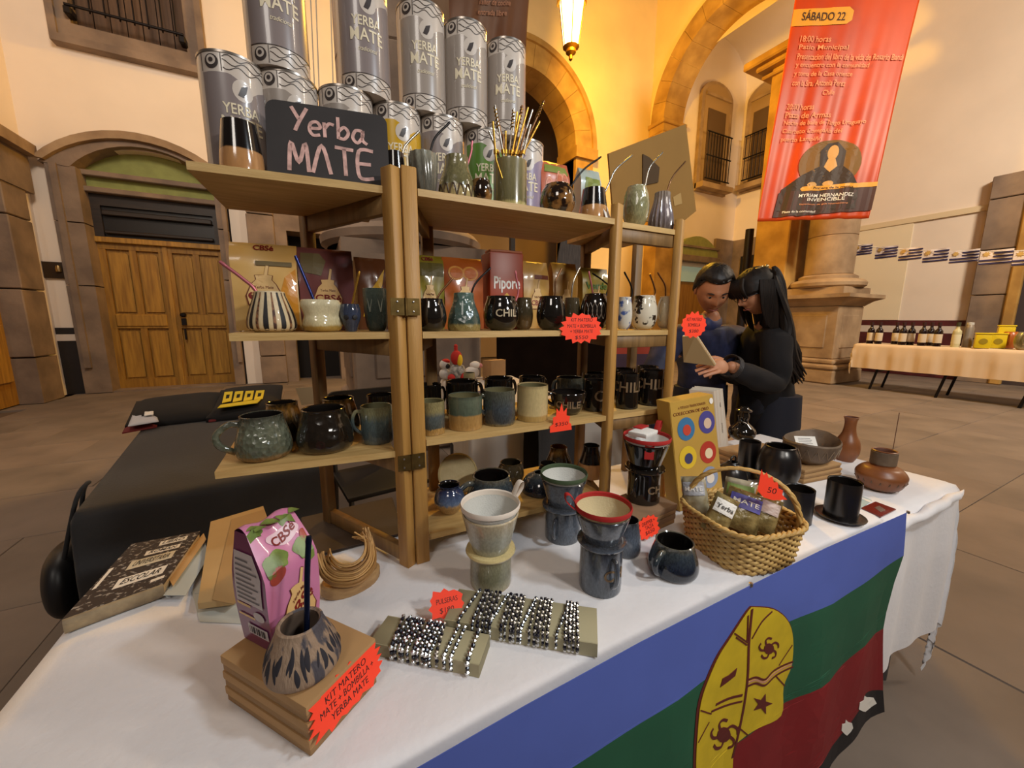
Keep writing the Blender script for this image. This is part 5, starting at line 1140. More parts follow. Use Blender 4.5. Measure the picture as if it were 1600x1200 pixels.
for k in range(9): o_ = pkt_poly([(.12, .44+.044*k), (.84-.1*(k % 3), .44+.044*k), (.84-.1*(k % 3), .455+.044*k), (.12, .455+.044*k)], 's', mat('grey_print', (110, 104, 106), .6), 'small_print'); o_.location = (-.0006, 0, 0)
pkt_poly([(.3, .10), (.95, .10), (.95, .19), (.3, .19)], 's', pale, 'barcode_panel')
for k in range(10): o_ = pkt_poly([(.36+.055*k, .115), (.36+.055*k+.012*(1+k % 3), .115), (.36+.055*k+.012*(1+k % 3), .175), (.36+.055*k, .175)], 's', ink, 'barcode_bar'); o_.location = (-.0006, 0, 0)
pkt_poly([(.05, .36), (.5, .36), (.5, .385), (.05, .385)], 's', cream_l, 'small_print'); pkt_poly([(.05, .25), (.6, .25), (.6, .27), (.05, .27)], 's', cream_l, 'small_print'); pkt_poly(circle(.74, .30, .18, .045), 's', pale, 'round_seal')
for k, (x, y, a) in enumerate(((.1, .3, .4), (.35, .5, -.3), (.6, .25, .8), (.85, .6, .1), (.3, .8, -.6), (.02, .75, .2))):
    lf = link('leaf_fold', pymesh('leaf', [(q*.018, (.009*math.sin(PI*q)*s_), .004*math.sin(PI*q)) for q in [i/6 for i in range(7)] for s_ in (-1, 0, 1)], [(i*3+s_, i*3+s_+1, i*3+s_+4, i*3+s_+3) for i in range(6) for s_ in (0, 1)]), leaf_g, pkt, (x*W2, y*D2*.4+D2*.25, Hb+.004), (0, .1, a))
link('folded_flap', pymesh('flap', [pk_pos(i/8, .0, .99)+Vector((0, -.006*s_*(1+.4*math.sin(i*2)), .006*math.sin(i*1.3)-.010*s_)) for s_ in (0, 1) for i in range(9)], [(i, i+1, i+10, i+9) for i in range(8)]), leaf_g, pkt)
u_ = dR.normalized()
price_star('large red star card reading KIT MATERO on the front kraft cartons', (N_+dR*.50)+Vector((u_.y, -u_.x, 0))*.006+Vector((0, 0, tot*.66)), u_, Vector((0, 0, 1))+Vector((u_.y, -u_.x, 0))*-.25, .118, .055, [('KIT MATERO', .22, .55, .0), ('MATE + BOMBILLA +', .0, .72, 0), ('YERBA MATE', -.23, .5, 0)], None, 5, 18, True, .22)
# --- notebook with loose papers
nb = [at(97, 968, TZ+.028), at(255, 912, TZ+.028), at(313, 830, TZ+.028), at(206, 850, TZ+.028)]
nbk = thing('notebook', 'battered black marbled notebook with white taped labels lying at the left end of the table', 'notebook', (0, 0, 0))
def quad_slab(q, z0, z1, shrink=0):
    c = sum(q, Vector())/len(q); pts = [((p-c)*(1-shrink)+c) for p in q]; return prism([(p.x, p.y) for p in pts], z0, z1, 'xy')
link('cover', quad_slab(nb, TZ+.025, TZ+.0285), mat('marbled_cover', (40, 34, 38), .5, c2=(150, 146, 142), vs=130, mid=(.56, .62)), nbk)
link('back_cover', quad_slab(nb, TZ+.001, TZ+.004), MATS['marbled_cover'], nbk)
link('page_block', quad_slab(nb, TZ+.004, TZ+.025, .03), mat('page_edges', (206, 190, 158), .8, c2=(180, 160, 124), vs=60, stretch=(1, 1, 30)), nbk)
link('spine', tube([nb[0]+Vector((0, 0, -.0135)), nb[1]+Vector((0, 0, -.0135))], .0135, 12, flat=(1, .5)), mat('worn_spine', (170, 150, 116), .7, c2=(120, 104, 82), vs=30), nbk)
def nbp(u, v, o=.0006):
    p = nb[0]*(1-u)*(1-v)+nb[1]*u*(1-v)+nb[2]*u*v+nb[3]*(1-u)*v; return Vector((p.x, p.y, TZ+.0285+o))
for (u0, u1, v0, v1, tx, c_) in ((.30, .88, .20, .36, 'ESCOLAR', white_p), (.26, .84, .48, .64, 'UNIVERSITARIA', mat('cream_label', (206, 198, 176), .7)), (.36, .84, .68, .77, 'ROMAN', white_p), (.46, .86, .83, .93, 'LIBRO', white_p), (.78, .95, .10, .16, '', white_p), (.02, .08, .3, .6, '', white_p)):
    me = flatpoly([(u0+.02, v0), (u1, v0+.01), (u1-.01, v1), (u0, v1-.01)], 0, 'label', .15); warp(me, lambda x, y, z: nbp(x, y)); link('taped_label', me, c_, nbk)
    if tx:
        me = text(tx, 1, 0, .01, shear=.2); xs = [q.co.x for q in me.vertices]; ys = [q.co.y for q in me.vertices]; kx = (u1-u0)*.78/(max(xs)-min(xs)); ky = (v1-v0)*.55/(max(ys)-min(ys))
        me.transform(Matrix.Translation(((u0+u1)/2, (v0+v1)/2, 0)) @ Matrix.Diagonal((kx, ky, 1, 1))); warp(me, lambda x, y, z: nbp(x, y, .0011)); link('lettering', me, ink, nbk)
for k, (q, c_) in enumerate((([(240, 915), (315, 838), (322, 850), (262, 935)], (206, 206, 204)), ([(255, 930), (320, 845), (326, 868), (290, 930)], (180, 190, 192)), ([(262, 900), (318, 832), (322, 842), (270, 915)], (196, 160, 110)))):
    pts = [at(x, y, TZ+.006+.006*k) for x, y in q]
    link('loose_page', prism([(p.x, p.y) for p in pts], TZ+.006+.005*k, TZ+.0068+.005*k, 'xy'), mat('loose_page_%s' % ('pale', 'blue', 'tan')[k], c_, .8), nbk)
# kraft envelopes beside the packet
def flat_thing(name, label, cat, q, z, th, m, part='sheet'):
    t = thing(name, label, cat, (0, 0, 0)); link(part, prism([(p.x, p.y) for p in [at(x, y, z) for x, y in q]], z, z+th, 'xy'), m, t); return t
pl1 = flat_thing('paper_sheet', 'pale sheet of paper lying under the kraft envelope', 'paper', [(300, 925), (352, 870), (380, 975), (312, 972)], TZ+.001, .0012, mat('ivory_paper', (206, 208, 198), .8)); link('folded_corner', prism([(p.x, p.y) for p in [at(x, y, TZ+.0024) for x, y in ((304, 928), (330, 900), (330, 925))]], TZ+.0024, TZ+.003, 'xy'), MATS['ivory_paper'], pl1)
env = flat_thing('kraft_envelope', 'tan kraft paper bag lying behind the pink packet', 'paper bag', [(330, 822), (412, 797), (440, 880), (365, 945), (310, 952)], TZ+.012, .012, mat('kraft_paper_light', (186, 156, 108), .85, var=.06), 'paper')
link('folded_edge', prism([(p.x, p.y) for p in [at(x, y, TZ+.0245) for x, y in ((362, 812), (412, 797), (440, 880), (365, 945), (332, 938))]], TZ+.0245, TZ+.026, 'xy'), mat('kraft_paper_fold', (172, 140, 94), .85), env)
link('paper_base', prism([(p.x, p.y) for p in [at(x, y, TZ+.002) for x, y in ((318, 950), (385, 935), (420, 900), (390, 850), (330, 880))]], TZ+.0025, TZ+.012, 'xy'), kraft_d, env)
# dark document case behind the cord bundle
dc = [at(476, 872, TZ+.009), at(630, 832, TZ+.009), at(613, 776, TZ+.009), at(470, 808, TZ+.009)]
dcs = thing('document_case', 'flat dark brown case lying under the left shelf bay', 'case', (0, 0, 0))
link('case_body', quad_slab(dc, TZ+.0035, TZ+.0060), mat('dark_leather', (46, 36, 30), .6, var=.15), dcs); link('case_flap', quad_slab(dc, TZ+.0062, TZ+.0086, .015), mat('dark_leather_flap', (58, 46, 38), .55, var=.15), dcs)
# wooden block with cord bundle
cx_ = at(552, 930, TZ); wb = thing('cord_spool', 'hank of tan leather cord hanging over a light wooden block', 'cord', (cx_.x, cx_.y+.03, TZ+.0006), .25)
link('wood_block', lathe([(0, 0), (.052, 0), (.056, .006), (.056, .022), (.052, .026), (0, .026)], 24, fn=lambda x, y, z, a: (x, y*.62, z)), wood('tan_block', (186, 148, 98), (160, 122, 78), (3, 9, 9)), wb)
cm = mat('tan_leather_cord', (196, 152, 92), .6, var=.1); cm2 = mat('brown_leather_cord', (156, 114, 62), .6, var=.1)
rc_ = random.Random(11)
for k in range(30):
    t = rc_.random(); rr2 = .030+.022*t; zz = .060-.032*t+rc_.uniform(-.004, .004)
    pts = [(-rr2*1.0+rc_.uniform(-.006, .006), .028, .066+rc_.uniform(-.012, .012)), (-rr2*1.02, .004, zz+.012), (-rr2*.72, -rr2*.55, zz+.003), (0, -rr2*.85-.002*math.sin(k*2), zz), (rr2*.72, -rr2*.52, zz+.006), (rr2*1.05, .006, zz+.022), (rr2*.9+rc_.uniform(-.012, .012), .026+rc_.uniform(-.01, .01), .086+rc_.uniform(-.014, .012))]
    link('cord_strand', tube(curve_pts(pts, 4), .0017, 6), (cm, cm2)[k % 2], wb)
# --- bracelet stands: bent card channels with bead bracelets
bead_s = mat('silver_bead', (206, 204, 200), .2, .9); bead_b = mat('black_bead', (22, 20, 34), .2); bead_g = mat('glass_grey_bead', (120, 132, 136), .15)
def bracelet_stand(label, q, hgt, glabel, offs, tilt):
    pts = [at(x, y, TZ+hgt) for x, y in q]                 # back-left, back-right, front-right, front-left
    a = (pts[0]+pts[3])/2; b = (pts[1]+pts[2])/2; d = b-a; L = d.length; ang = math.atan2(d.y, d.x)
    wd = ((pts[0]-pts[3]).length+(pts[1]-pts[2]).length)/2
    t = thing('bracelet_stand', label, 'stand', (a.x, a.y, TZ+.0008), ang)
    gc = mat('grey_green_card', (164, 156, 124), .8, var=.04)
    link('card_top', box(0, L, -wd/2, wd/2, hgt-.003, hgt, .0006, 1), gc, t)
    for s in (-1, 1): link('card_side', box(0, L, s*wd/2-(.0015 if s < 0 else .0015), s*wd/2+.0015, 0, hgt-.0005), gc, t)
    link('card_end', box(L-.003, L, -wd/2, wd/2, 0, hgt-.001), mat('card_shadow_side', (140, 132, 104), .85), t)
    rnd = random.Random(len(label))
    bm0 = bmesh.new(); bmesh.ops.create_icosphere(bm0, subdivisions=1, radius=1); sv = [v.co.copy() for v in bm0.verts]; sf = [[v.index for v in f_.verts] for f_ in bm0.faces]; bm0.free()
    meshes = []
    for kind in range(4):
        v = []; f = []; mi = []
        br = (.0034, .0040, .0030, .0036)[kind]; per = 2*(wd+.006)+2*(hgt*.8+.004); nb_ = int(per/(br*2.0))
        for i in range(nb_):
            s = (i+.5)/nb_*per; w_ = wd+.006; hh = hgt*.8+.004
            if s < w_: p = (0, -w_/2+s, hgt+br*.9)
            elif s < w_+hh: p = (0, w_/2, hgt+br*.9-(s-w_))
            elif s < 2*w_+hh: p = (0, w_/2-(s-w_-hh), hgt+br*.9-hh)
            else: p = (0, -w_/2, hgt+br*.9-hh+(s-2*w_-hh))
            k = (i % 2) if kind != 3 else (2 if i % 3 else 0)
            if kind == 1: k = 0 if i % 3 else 1
            jx = rnd.uniform(-.0006, .0006); n0 = len(v); rb2 = br*rnd.uniform(.9, 1.1)
            v += [(p[0]+c.x*rb2+jx, p[1]+c.y*rb2, p[2]+c.z*rb2) for c in sv]; f += [[n0+j for j in ff] for ff in sf]; mi += [k]*len(sf)
        me = pymesh('bracelet', v, f); [me.materials.append(m_) for m_ in (bead_s, bead_b, bead_g)]
        for p_, k in zip(me.polygons, mi): p_.material_index = k
        meshes.append(me)
    D = Vector((math.cos(ang), math.sin(ang), 0))
    for i, (o_, kd) in enumerate(offs):
        P = Vector((a.x, a.y, TZ+.001))+D*(o_*L)
        bo = link('bracelet', meshes[kd], None, None, P, (0, 0, ang+(rnd.uniform(-.05, .05) if i % 6 else .2*tilt)))
        tag(bo, glabel, 'bracelet', glabel.split(' bracelet')[0]+' bracelets on '+glabel.split(' on ')[-1])
    return t
K2 = lambda i: (i*5+i//3) % 4
bracelet_stand('short grey card stand holding bead bracelets, beside the front kraft cartons', [(601, 964), (764, 991), (750, 1041), (582, 1001)], .022, 'silver and black bead bracelet on the short card stand nearest the front', [(.19+.034*i, K2(i)) for i in range(13)]+[(.70, 0), (.76, 0), (.90, 1)], 1)
bracelet_stand('long grey card stand holding bead bracelets under the white coffee filter mug', [(727, 922), (936, 954), (930, 1003), (683, 966)], .024, 'silver and black bead bracelet on the long card stand', [(.13, 0)]+[(.20+.028*i, K2(i)) for i in range(6)]+[(.39+.026*i, K2(i+1)) for i in range(5)]+[(.545, 0), (.575, 2)]+[(.61+.026*i, K2(i)) for i in range(4)]+[(.775+.024*i, K2(i+2)) for i in range(5)], -1)
q_ = at(698, 944, TZ+.03)
price_star('red star card reading PULSERAS on the long bracelet stand', q_, (at(724, 936, TZ+.03)-at(672, 940, TZ+.03)), Vector((.2, .6, .75)), .062, .048, [('PULSERAS', .12, .6, .15), ('$180', -.18, .4, .15)], None, 9, 11, True, .24)
# --- coffee drippers on mugs
def lathe_thing(name, label, cat, C, prof, m, part='body', seg=40, group=None, rot=None):
    t = thing(name, label, cat, C, 0, group); link(part, lathe(prof, seg), m, t, None, rot); return t
def dripper_set(px, py, z, wm, py_sauc, ws, py_rim, wr, gm_, gd, desc, band, fcloth, tab_ang, fsq=1.0, filt_h=.014, handle=None, txt=None):
    C, r, h = CH(px, py, z, wm, py_sauc)
    mg = pot('mug', desc+' mug under its coffee dripper', 'mug', C, r, h, 'square', G[gm_], handle=handle)
    if txt: wrap_text(mg, txt, h*.34, r*.995, h*.5, face_ang(C)+.7, chile_t)
    zs = C.z+h+.0025; rs = ws/2*mpp((C.x, C.y, zs))*off_axis(px); rr3 = wr/2*mpp((C.x, C.y, zs+.05))*off_axis(px); zr = zat(C.x, C.y, py_rim)-zs
    D = thing('coffee_dripper', desc+' ceramic dripper cone sitting on its mug', 'dripper', Vector((C.x, C.y, zs)))
    link('saucer_flange', lathe([(r*.5, 0), (rs*.95, 0), (rs, .004), (rs*.97, .008), (rr3*.66, .009), (r*.5, .006)], 40), G['creamy' if gd == 'celadon' else gd], D)
    link('cone', lathe(smoothprof([(rr3*.66, .008), (rr3*.70, .014), (rr3*.86, zr*.6), (rr3*.99, zr*.96), (rr3, zr)], 3)+[(rr3*.96, zr+.002), (rr3*.92, zr-.002), (rr3*.6, .016), (rr3*.25, .012)], 40), G[gd], D)
    Fz = zs+zr
    f_ = thing('cloth_filter', desc.split(' ')[0]+' dripper\'s cloth coffee filter with '+{'w': 'white', 'g': 'green', 'r': 'red'}[band]+' rim'+(', '+desc.split(', ')[1] if ', ' in desc else ''), 'coffee filter', Vector((C.x, C.y, zs+.020)))
    bm_ = {'w': mat('white_binding', (226, 214, 200), .8), 'g': mat('green_binding', (62, 78, 50), .8), 'r': mat('red_binding', (170, 30, 26), .8)}[band]
    fz = Fz-zs-.020
    link('sock', lathe([(0, .0), (rr3*.3, .004), (rr3*.94, fz+.002), (rr3*1.0, fz+filt_h)], 40), fcloth, f_)
    link('binding', lathe([(rr3*.97, fz+filt_h-.007), (rr3*1.04, fz+filt_h-.006), (rr3*1.06, fz+filt_h), (rr3*1.03, fz+filt_h+.004), (rr3*.985, fz+filt_h+.002), (rr3*.97, fz+filt_h-.007)], 40), bm_, f_)
    d = Vector((math.cos(tab_ang), math.sin(tab_ang), 0)); e = Vector((-d.y, d.x, 0))
    pts = [d*rr3*.99+Vector((0, 0, fz+filt_h)), d*(rr3*1.02+.012)+Vector((0, 0, fz+filt_h+.024)), d*(rr3*1.02+.022)+Vector((0, 0, fz+filt_h+.026)), d*(rr3*1.02+.020)+Vector((0, 0, fz+filt_h+.012)), d*(rr3*1.02+.004)+Vector((0, 0, fz+filt_h-.004))]
    if band == 'g': pts = [d*rr3*.98+Vector((0, 0, fz+filt_h+.001)), d*rr3*.9+Vector((0, 0, fz+filt_h-.006)), d*rr3*.82+Vector((0, 0, fz+filt_h-.018))]
    link('hanging_loop', tube(curve_pts(pts, 4), .007, 8, flat=(.16, 1), up=(0, 0, 1)), bm_, f_)
    return C, r, h, Fz
linen = mat('grey_linen_filter', (196, 196, 190), .9, bump=.2, bs=300); linen_y = mat('cream_linen_filter', (196, 180, 140), .9, bump=.2, bs=300)
dripper_set(767, 927, TZ, 64, 862, 78, 800, 88, 'sage', 'celadon', 'white celadon, nearest the bracelets,', 'w', linen, R(10), filt_h=.018)
dripper_set(878, 851, TZ, 54, 792, 66, 748, 70, 'steel', 'steel', 'grey-blue, under the green rim,', 'g', linen, face_ang(at(878, 851, TZ)), handle=(R(215), .2, .8, .4, .13))
dripper_set(936, 933, TZ, 66, 848, 78, 800, 86, 'steel', 'steel', 'slate-blue, in front of the black pair,', 'r', linen_y, R(160), handle=(R(262), .25, .85, .35, .14), txt='CH')
# --- cartons and black dripper set, card
bx, a_, d_, zt4 = rect_box(992, 846, 1055, 818, TZ, .11, [.027, .027], 'kraft_box', ['lower brown carton under the black dripper mug', 'upper brown carton under the black dripper mug'], 'box', mat('brown_carton', (138, 108, 80), .8, var=.06), 'brown cartons under the black dripper')
C4, r4, h4, F4 = dripper_set(1004, 789, zt4, 52, 734, 64, 690, 72, 'black', 'black', 'black, on the brown cartons,', 'r', mat('white_paper_filter', (226, 226, 222), .9), R(20), handle=(R(200), .25, .85, .35, .12), txt='CH')
tb4 = link('red_tab', box(-.011, .011, -.001, .001, -.045, 0), mat('red_binding', (170, 30, 26), .8), [o_ for o_ in bpy.data.objects if o_.name.startswith('cloth_filter')][-1]); fa4 = face_ang(C4)+.15; tb4.location = (math.cos(fa4)*.0525, math.sin(fa4)*.0525, F4-(C4.z+h4+.0225)+.016); tb4.rotation_euler = (0, 0, fa4+PI/2)
pf_ = thing('folded_cloth', 'folded white cloth filter with red edge lying on the black dripper', 'coffee filter', Vector((C4.x, C4.y, F4+.020)), .3)
link('fold', wavy(box(-.045, .022, -.02, .030, 0, .012, .004), .003, 40), mat('white_paper_filter', (226, 226, 222), .9), pf_); link('red_edge', box(-.012, .030, .010, .034, .0125, .0155, .001), mat('red_binding', (170, 30, 26), .8), pf_)
u4 = d_; price_star('red star card reading DRIPPER + TAZA $650 on the brown cartons', a_+u4*.035+Vector((u4.y, -u4.x, 0))*.010+Vector((0, 0, .032)), u4, Vector((0, 0, 1))-Vector((u4.y, -u4.x, 0))*.3, .075, .052, [('DRIPPER +', .2, .62, .05), ('TAZA', .0, .4, .05), ('$650', -.22, .45, .05)], None, 4, 13, True, .24)
C, r, h = CH(978, 874, TZ, 44, 812); pot('mug', 'dark grey mug half hidden behind the slate-blue dripper mug', 'mug', C, r, h, 'belly', G['steel'])
C, r, h = CH(1049, 911, TZ, 80, 845); pot('mug', 'round blue-black mug with left handle standing in front of the wicker basket', 'mug', C, r, h, 'belly', G['blueblk'], handle=(R(190), .2, .8, .32, .15))
# --- tags on the shelves
x = xat(912, Yf(.68)-.02, zm); price_star('orange star card hanging from the middle board reading KIT MATERO $550', Vector((x, Yf(x)-.012, zat(x, Yf(x)-.012, 513))), fd.to_3d(), (0, 0, 1), 78*mpp((x, .82, zm)), 46*mpp((x, .82, zm)), [('KIT MATERO', .26, .5, 0), ('MATE + BOMBILLA', .07, .66, 0), ('+ YERBA MATE', -.1, .52, 0), ('$550', -.29, .3, 0)], None, 3, 16, False, .16)
x = xat(880, Yf(.63)-.02, 1.0); w5 = 38*mpp((x, .82, 1.0)); price_star('small red crown-cut card on the edge of the lower board', Vector((x, Yf(x)-.011, zat(x, Yf(x)-.011, 654))), fd.to_3d(), (0, 0, 1), w5, w5, [('$350', -.22, .6, 0)], [(-w5*.5, -w5*.5), (w5*.5, -w5*.5), (w5*.46, -w5*.25), (w5*.36, -w5*.2), (w5*.4, .05*w5), (w5*.24, .1*w5), (w5*.24, .4*w5), (w5*.1, .25*w5), (0, .6*w5), (-w5*.1, .28*w5), (-w5*.22, .42*w5), (-w5*.24, .12*w5), (-w5*.38, .08*w5), (-w5*.36, -.18*w5), (-w5*.5, -.25*w5)], 1, 9, False, .2)
x = xat(1087, pC.y-.02, zm); w6 = 54*mpp((x, .9, zm)); price_star('orange star card stuck on the right shelf post beside the couple', Vector((x-.004, pC.y-.016, zat(x, pC.y-.016, 508))), fd.to_3d(), (0, 0, 1), w6, w6*.70, [('KIT MATERO', .2, .55, 0), ('BOMBILLA', .0, .45, 0), ('$380', -.22, .35, 0)], None, 8, 14, False, .17)
# ================================================================== RIGHT END OF THE TABLE
def hexa(c8, name='hexa', bev=0):
    """8 corners: bottom 4 (ccw), top 4"""
    bm = bmesh.new(); vs = [bm.verts.new(tuple(p)) for p in c8]
    for f in ((0, 3, 2, 1), (4, 5, 6, 7), (0, 1, 5, 4), (1, 2, 6, 5), (2, 3, 7, 6), (3, 0, 4, 7)): bm.faces.new([vs[i] for i in f])
    if bev: bmesh.ops.bevel(bm, geom=bm.edges[:], offset=bev, segments=2, affect='EDGES')
    return bmmesh(name, bm, bev > 0)
# gold slipcase of children's books, tilted back
b0 = at(1062, 800, TZ+.001); b1 = at(1131, 777, TZ+.001); t0 = aty(1046, 629, b0.y+.02); t1 = aty(1114, 616, b1.y+.02)
dv = (Vector((-(b1-b0).y, (b1-b0).x, 0)).normalized())*.045
gb = thing('book_slipcase', 'gold cardboard slipcase with six round stickers standing behind the wicker basket', 'book box', (0, 0, 0))
goldc = mat('gold_card', (186, 148, 66), .45, var=.06, vs=8)
link('case', hexa([b0, b1, b1+dv, b0+dv, t0, t1, t1+dv, t0+dv], 'case', .0015), goldc, gb)
gu = (t1-t0); gv = (t0-b0); Wg = gu.length; Hg = gv.length; gn = gu.cross(gv).normalized()
if gn.y > 0: gn = -gn
def gpt(u, v, o=.0008): return b0+(b1-b0)*u*(1-v)+(t1-t0)*u*v+gv*v+gn*o
def gpoly(poly, m, name, o=.0008):
    me = flatpoly(poly, .0, name, .2); warp(me, lambda x, y, z: gpt(x, y, o)); return link(name, me, m, gb)
stc = [((.30, .74), (58, 116, 160), (196, 70, 50)), ((.78, .76), (74, 70, 140), (214, 186, 160)), ((.28, .48), (220, 186, 44), (60, 60, 100)), ((.74, .48), (176, 52, 36), (226, 206, 170)), ((.27, .2), (180, 44, 36), (226, 206, 190)), ((.72, .24), (136, 150, 176), (220, 210, 196))]
for k, ((u, v), c_, c2_) in enumerate(stc):
    gpoly(circle(u, v, .19, .105, 24), mat('sticker_%s' % ('blue', 'violet', 'yellow', 'red', 'crimson', 'grey')[k], c_, .5), 'round_sticker')
    gpoly(circle(u+.01, v-.01, .09, .05, 16), mat('sticker_mark_%s' % ('coral', 'cream', 'navy', 'ivory', 'pale', 'white')[k], c2_, .5), 'sticker_mark', .0014)
gpoly(circle(.93, .945, .045, .028, 16), white_p, 'publisher_oval', .0014)
def gtext(s, u, v, wd, ht, m=None):
    me = text(s, 1, 0, .01); xs = [q.co.x for q in me.vertices]; ys = [q.co.y for q in me.vertices]
    me.transform(Matrix.Translation((u, v, 0)) @ Matrix.Diagonal((wd/(max(xs)-min(xs)), ht/(max(ys)-min(ys)), 1, 1))); warp(me, lambda x, y, z: gpt(x, y, .0012)); link('lettering', me, m or brown_l, gb)
gtext('6 TITULOS TRADICIONALES', .48, .935, .62, .022); gtext('COLECCION DE ORO', .45, .885, .8, .028)
# white paperback standing half open
sp0 = at(1124, 716, TZ+.001); sp1 = at(1140, 712, TZ+.001); s0 = aty(1115, 612, sp0.y+.01); s1 = aty(1129, 607, sp1.y+.01)
pbk = thing('paperback_book', 'thick white paperback standing half open behind the gold slipcase', 'book', (0, 0, 0))
sv_ = (s0-sp0)
cv1 = aty(1078, 592, sp0.y+.08)-s0
link('spine', hexa([sp0, sp1, sp1+Vector((0, .002, 0)), sp0+Vector((0, .002, 0)), s0, s1, s1+Vector((0, .002, 0)), s0+Vector((0, .002, 0))]), mat('ivory_book_cover', (204, 190, 172), .5), pbk)
for s, w_, a_ in (('VIAJES', .030, .80), ('ANTOLOGIA', .05, .45)):
    me = text(s, .007, .0001, .0); me.transform(place_frame(sp0+sv_*a_+(sp1-sp0)*.5+Vector((0, -.0008, 0)), -sv_, (sp1-sp0), Vector((0, -1, 0)))); link('lettering', me, ink, pbk)
for k in range(12):
    t = k/11; e = s0+(s1-s0)*t; g = Vector((cv1.x*(1-.2*t)+.006*math.sin(k*2), cv1.y+.012*t, 0)); bt_ = e-sv_; up_ = Vector((0, 0, .004*math.sin(k*1.7)))
    m_ = mat('book_pages', (222, 220, 210), .8) if 0 < k < 11 else MATS['ivory_book_cover']
    link('page_bundle' if 0 < k < 11 else 'cover', hexa([bt_, bt_+Vector((.0012, 0, 0)), bt_+g+Vector((.0012, .0, 0)), bt_+g, e+up_, e+Vector((.0012, 0, 0))+up_, e+g+Vector((.0012, 0, 0))+up_, e+g+up_]), m_, pbk)
# black clay wares
CB = G['clayblk']
bx, a_, d_, zk = rect_box(1150, 735, 1214, 722, TZ, .085, [.018]*3, 'kraft_box', ['kraft box at the bottom of the stack under the black figurine jug', 'kraft box in the middle of the stack under the black figurine jug', 'kraft box on top of the stack carrying the black figurine jug'], 'box', kraft, 'kraft boxes under the figurine jug')
C = at(1166, 688, zk); fg = thing('figurine_jug', 'glossy black jug shaped like a hatted figure on the kraft boxes', 'figurine', Vector((C.x, C.y+.02, zk+.0004)))
s_ = mpp(C)
link('jug_body', lathe([(r_*s_, z*s_) for r_, z in smoothprof([(0, 0), (13, 0), (19, 8), (18, 17), (10, 25), (7, 29), (8, 36), (7, 42)], 3)]+[(0, 42*s_)], 28), G['black'], fg)
link('hat', lathe([(0, 52*s_), (5*s_, 52*s_), (7*s_, 49*s_), (12*s_, 47*s_), (11*s_, 45*s_), (5*s_, 44*s_), (0, 44*s_)], 24), G['black'], fg); link('head', lathe([(0, 36*s_), (6*s_, 38*s_), (7*s_, 43*s_), (5*s_, 47*s_), (0, 48*s_)], 18), G['black'], fg)
link('arm', tube(curve_pts([(6*s_, 0, 40*s_), (13*s_, 0, 36*s_), (11*s_, 0, 26*s_)], 4), 2*s_, 8), G['black'], fg); link('arm', tube(curve_pts([(-6*s_, 0, 36*s_), (-11*s_, -3*s_, 31*s_), (-6*s_, -8*s_, 27*s_)], 4), 1.8*s_, 8), G['black'], fg)
C, r, h = CH(1141, 764, TZ, 52, 708); t = pot('lidded_pot', 'black clay lidded pot with loop knob beside the gold slipcase', 'pot', C, r, h*.72, 'dome', CB); link('lid_knob', tube(curve_pts([(-.012, 0, h*.70), (-.011, 0, h*.84), (0, 0, h*.9), (.011, 0, h*.84), (.012, 0, h*.70)], 4), .003, 8), CB, t)
C, r, h = CH(1166, 748, TZ, 34, 690); pot('jug', 'small black clay jug with loop handle behind the big black pitcher', 'jug', C, r, h, 'mug', CB, handle=(R(60), .5, .97, .5, .13))
C, r, h = CH(1211, 768, TZ, 70, 697, .5); pot('pitcher', 'big black clay pitcher right of the lidded pot', 'pitcher', C, r, h, 'globe', CB)
C, r, h = CH(1243, 820, TZ, 48, 764); pot('cup', 'straight black clay cup just right of the wicker basket', 'cup', C, r, h, 'mug', CB)
# carton stack with clay bowl and paper
bx, a_, d_, zc = rect_box(1255, 757, 1312, 745, TZ, .08, [.0155]*3, 'kraft_box', ['kraft box at the bottom of the stack under the brown clay bowl', 'kraft box in the middle of the stack under the brown clay bowl', 'kraft box on top of the stack under the brown clay bowl'], 'box', kraft, 'kraft boxes under the clay bowl')
C = (at(1275, 720, zc)); C = Vector((C.x, C.y+.02, zc+.0004)); s_ = mpp(C)
bw2 = thing('clay_bowl', 'long grey-brown clay bowl with zigzag carving on the kraft boxes', 'bowl', C, .25)
ov = lambda x, y, z, a: (x*1.25+(.0 if abs(math.cos(a)) < .9 else .004*math.cos(a)), y*.82, z+.006*(abs(math.cos(a))**3)*(z/(.045)))
link('shell', lathe([(0, 0), (26*s_, 0), (36*s_, 8*s_), (43*s_, 24*s_), (44*s_, 30*s_), (42*s_, 32*s_), (39*s_, 29*s_), (30*s_, 12*s_), (0, 8*s_)], 48, fn=ov), G['claygrey'], bw2)
zz = []
for k in range(40): a = 2*PI*k/40; R5 = (43 if k % 2 else 40)*s_*1.01; zz.append(ov(R5*math.cos(a), R5*math.sin(a), (25 if k % 2 else 11)*s_, a))
link('zigzag_band', tube(zz, .0012, 5, True), mat('pale_incision', (150, 128, 104), .8), bw2)
pc = thing('paper_note', 'white printed paper note stuck in the brown clay bowl', 'note', C+Vector((-.035, -.004, 24*s_)), -.55)
link('note', xf(box(-.034, .034, -.0005, .0005, 0, .034), Matrix.Rotation(R(-35), 4, 'X')), white_p, pc)
for k in range(4): link('printed_line', xf(box(-.024, .020-.004*(k % 2), -.0011, -.0006, .007+.006*k, .0085+.006*k), Matrix.Rotation(R(-35), 4, 'X')), mat('grey_print', (110, 104, 106), .6), pc)
C = at(1242, 700, TZ+.02); lump = thing('clay_figure', 'small red-brown clay animal behind the black clay pots', 'figurine', Vector((C.x+.02, C.y+.02, TZ+.0006)))
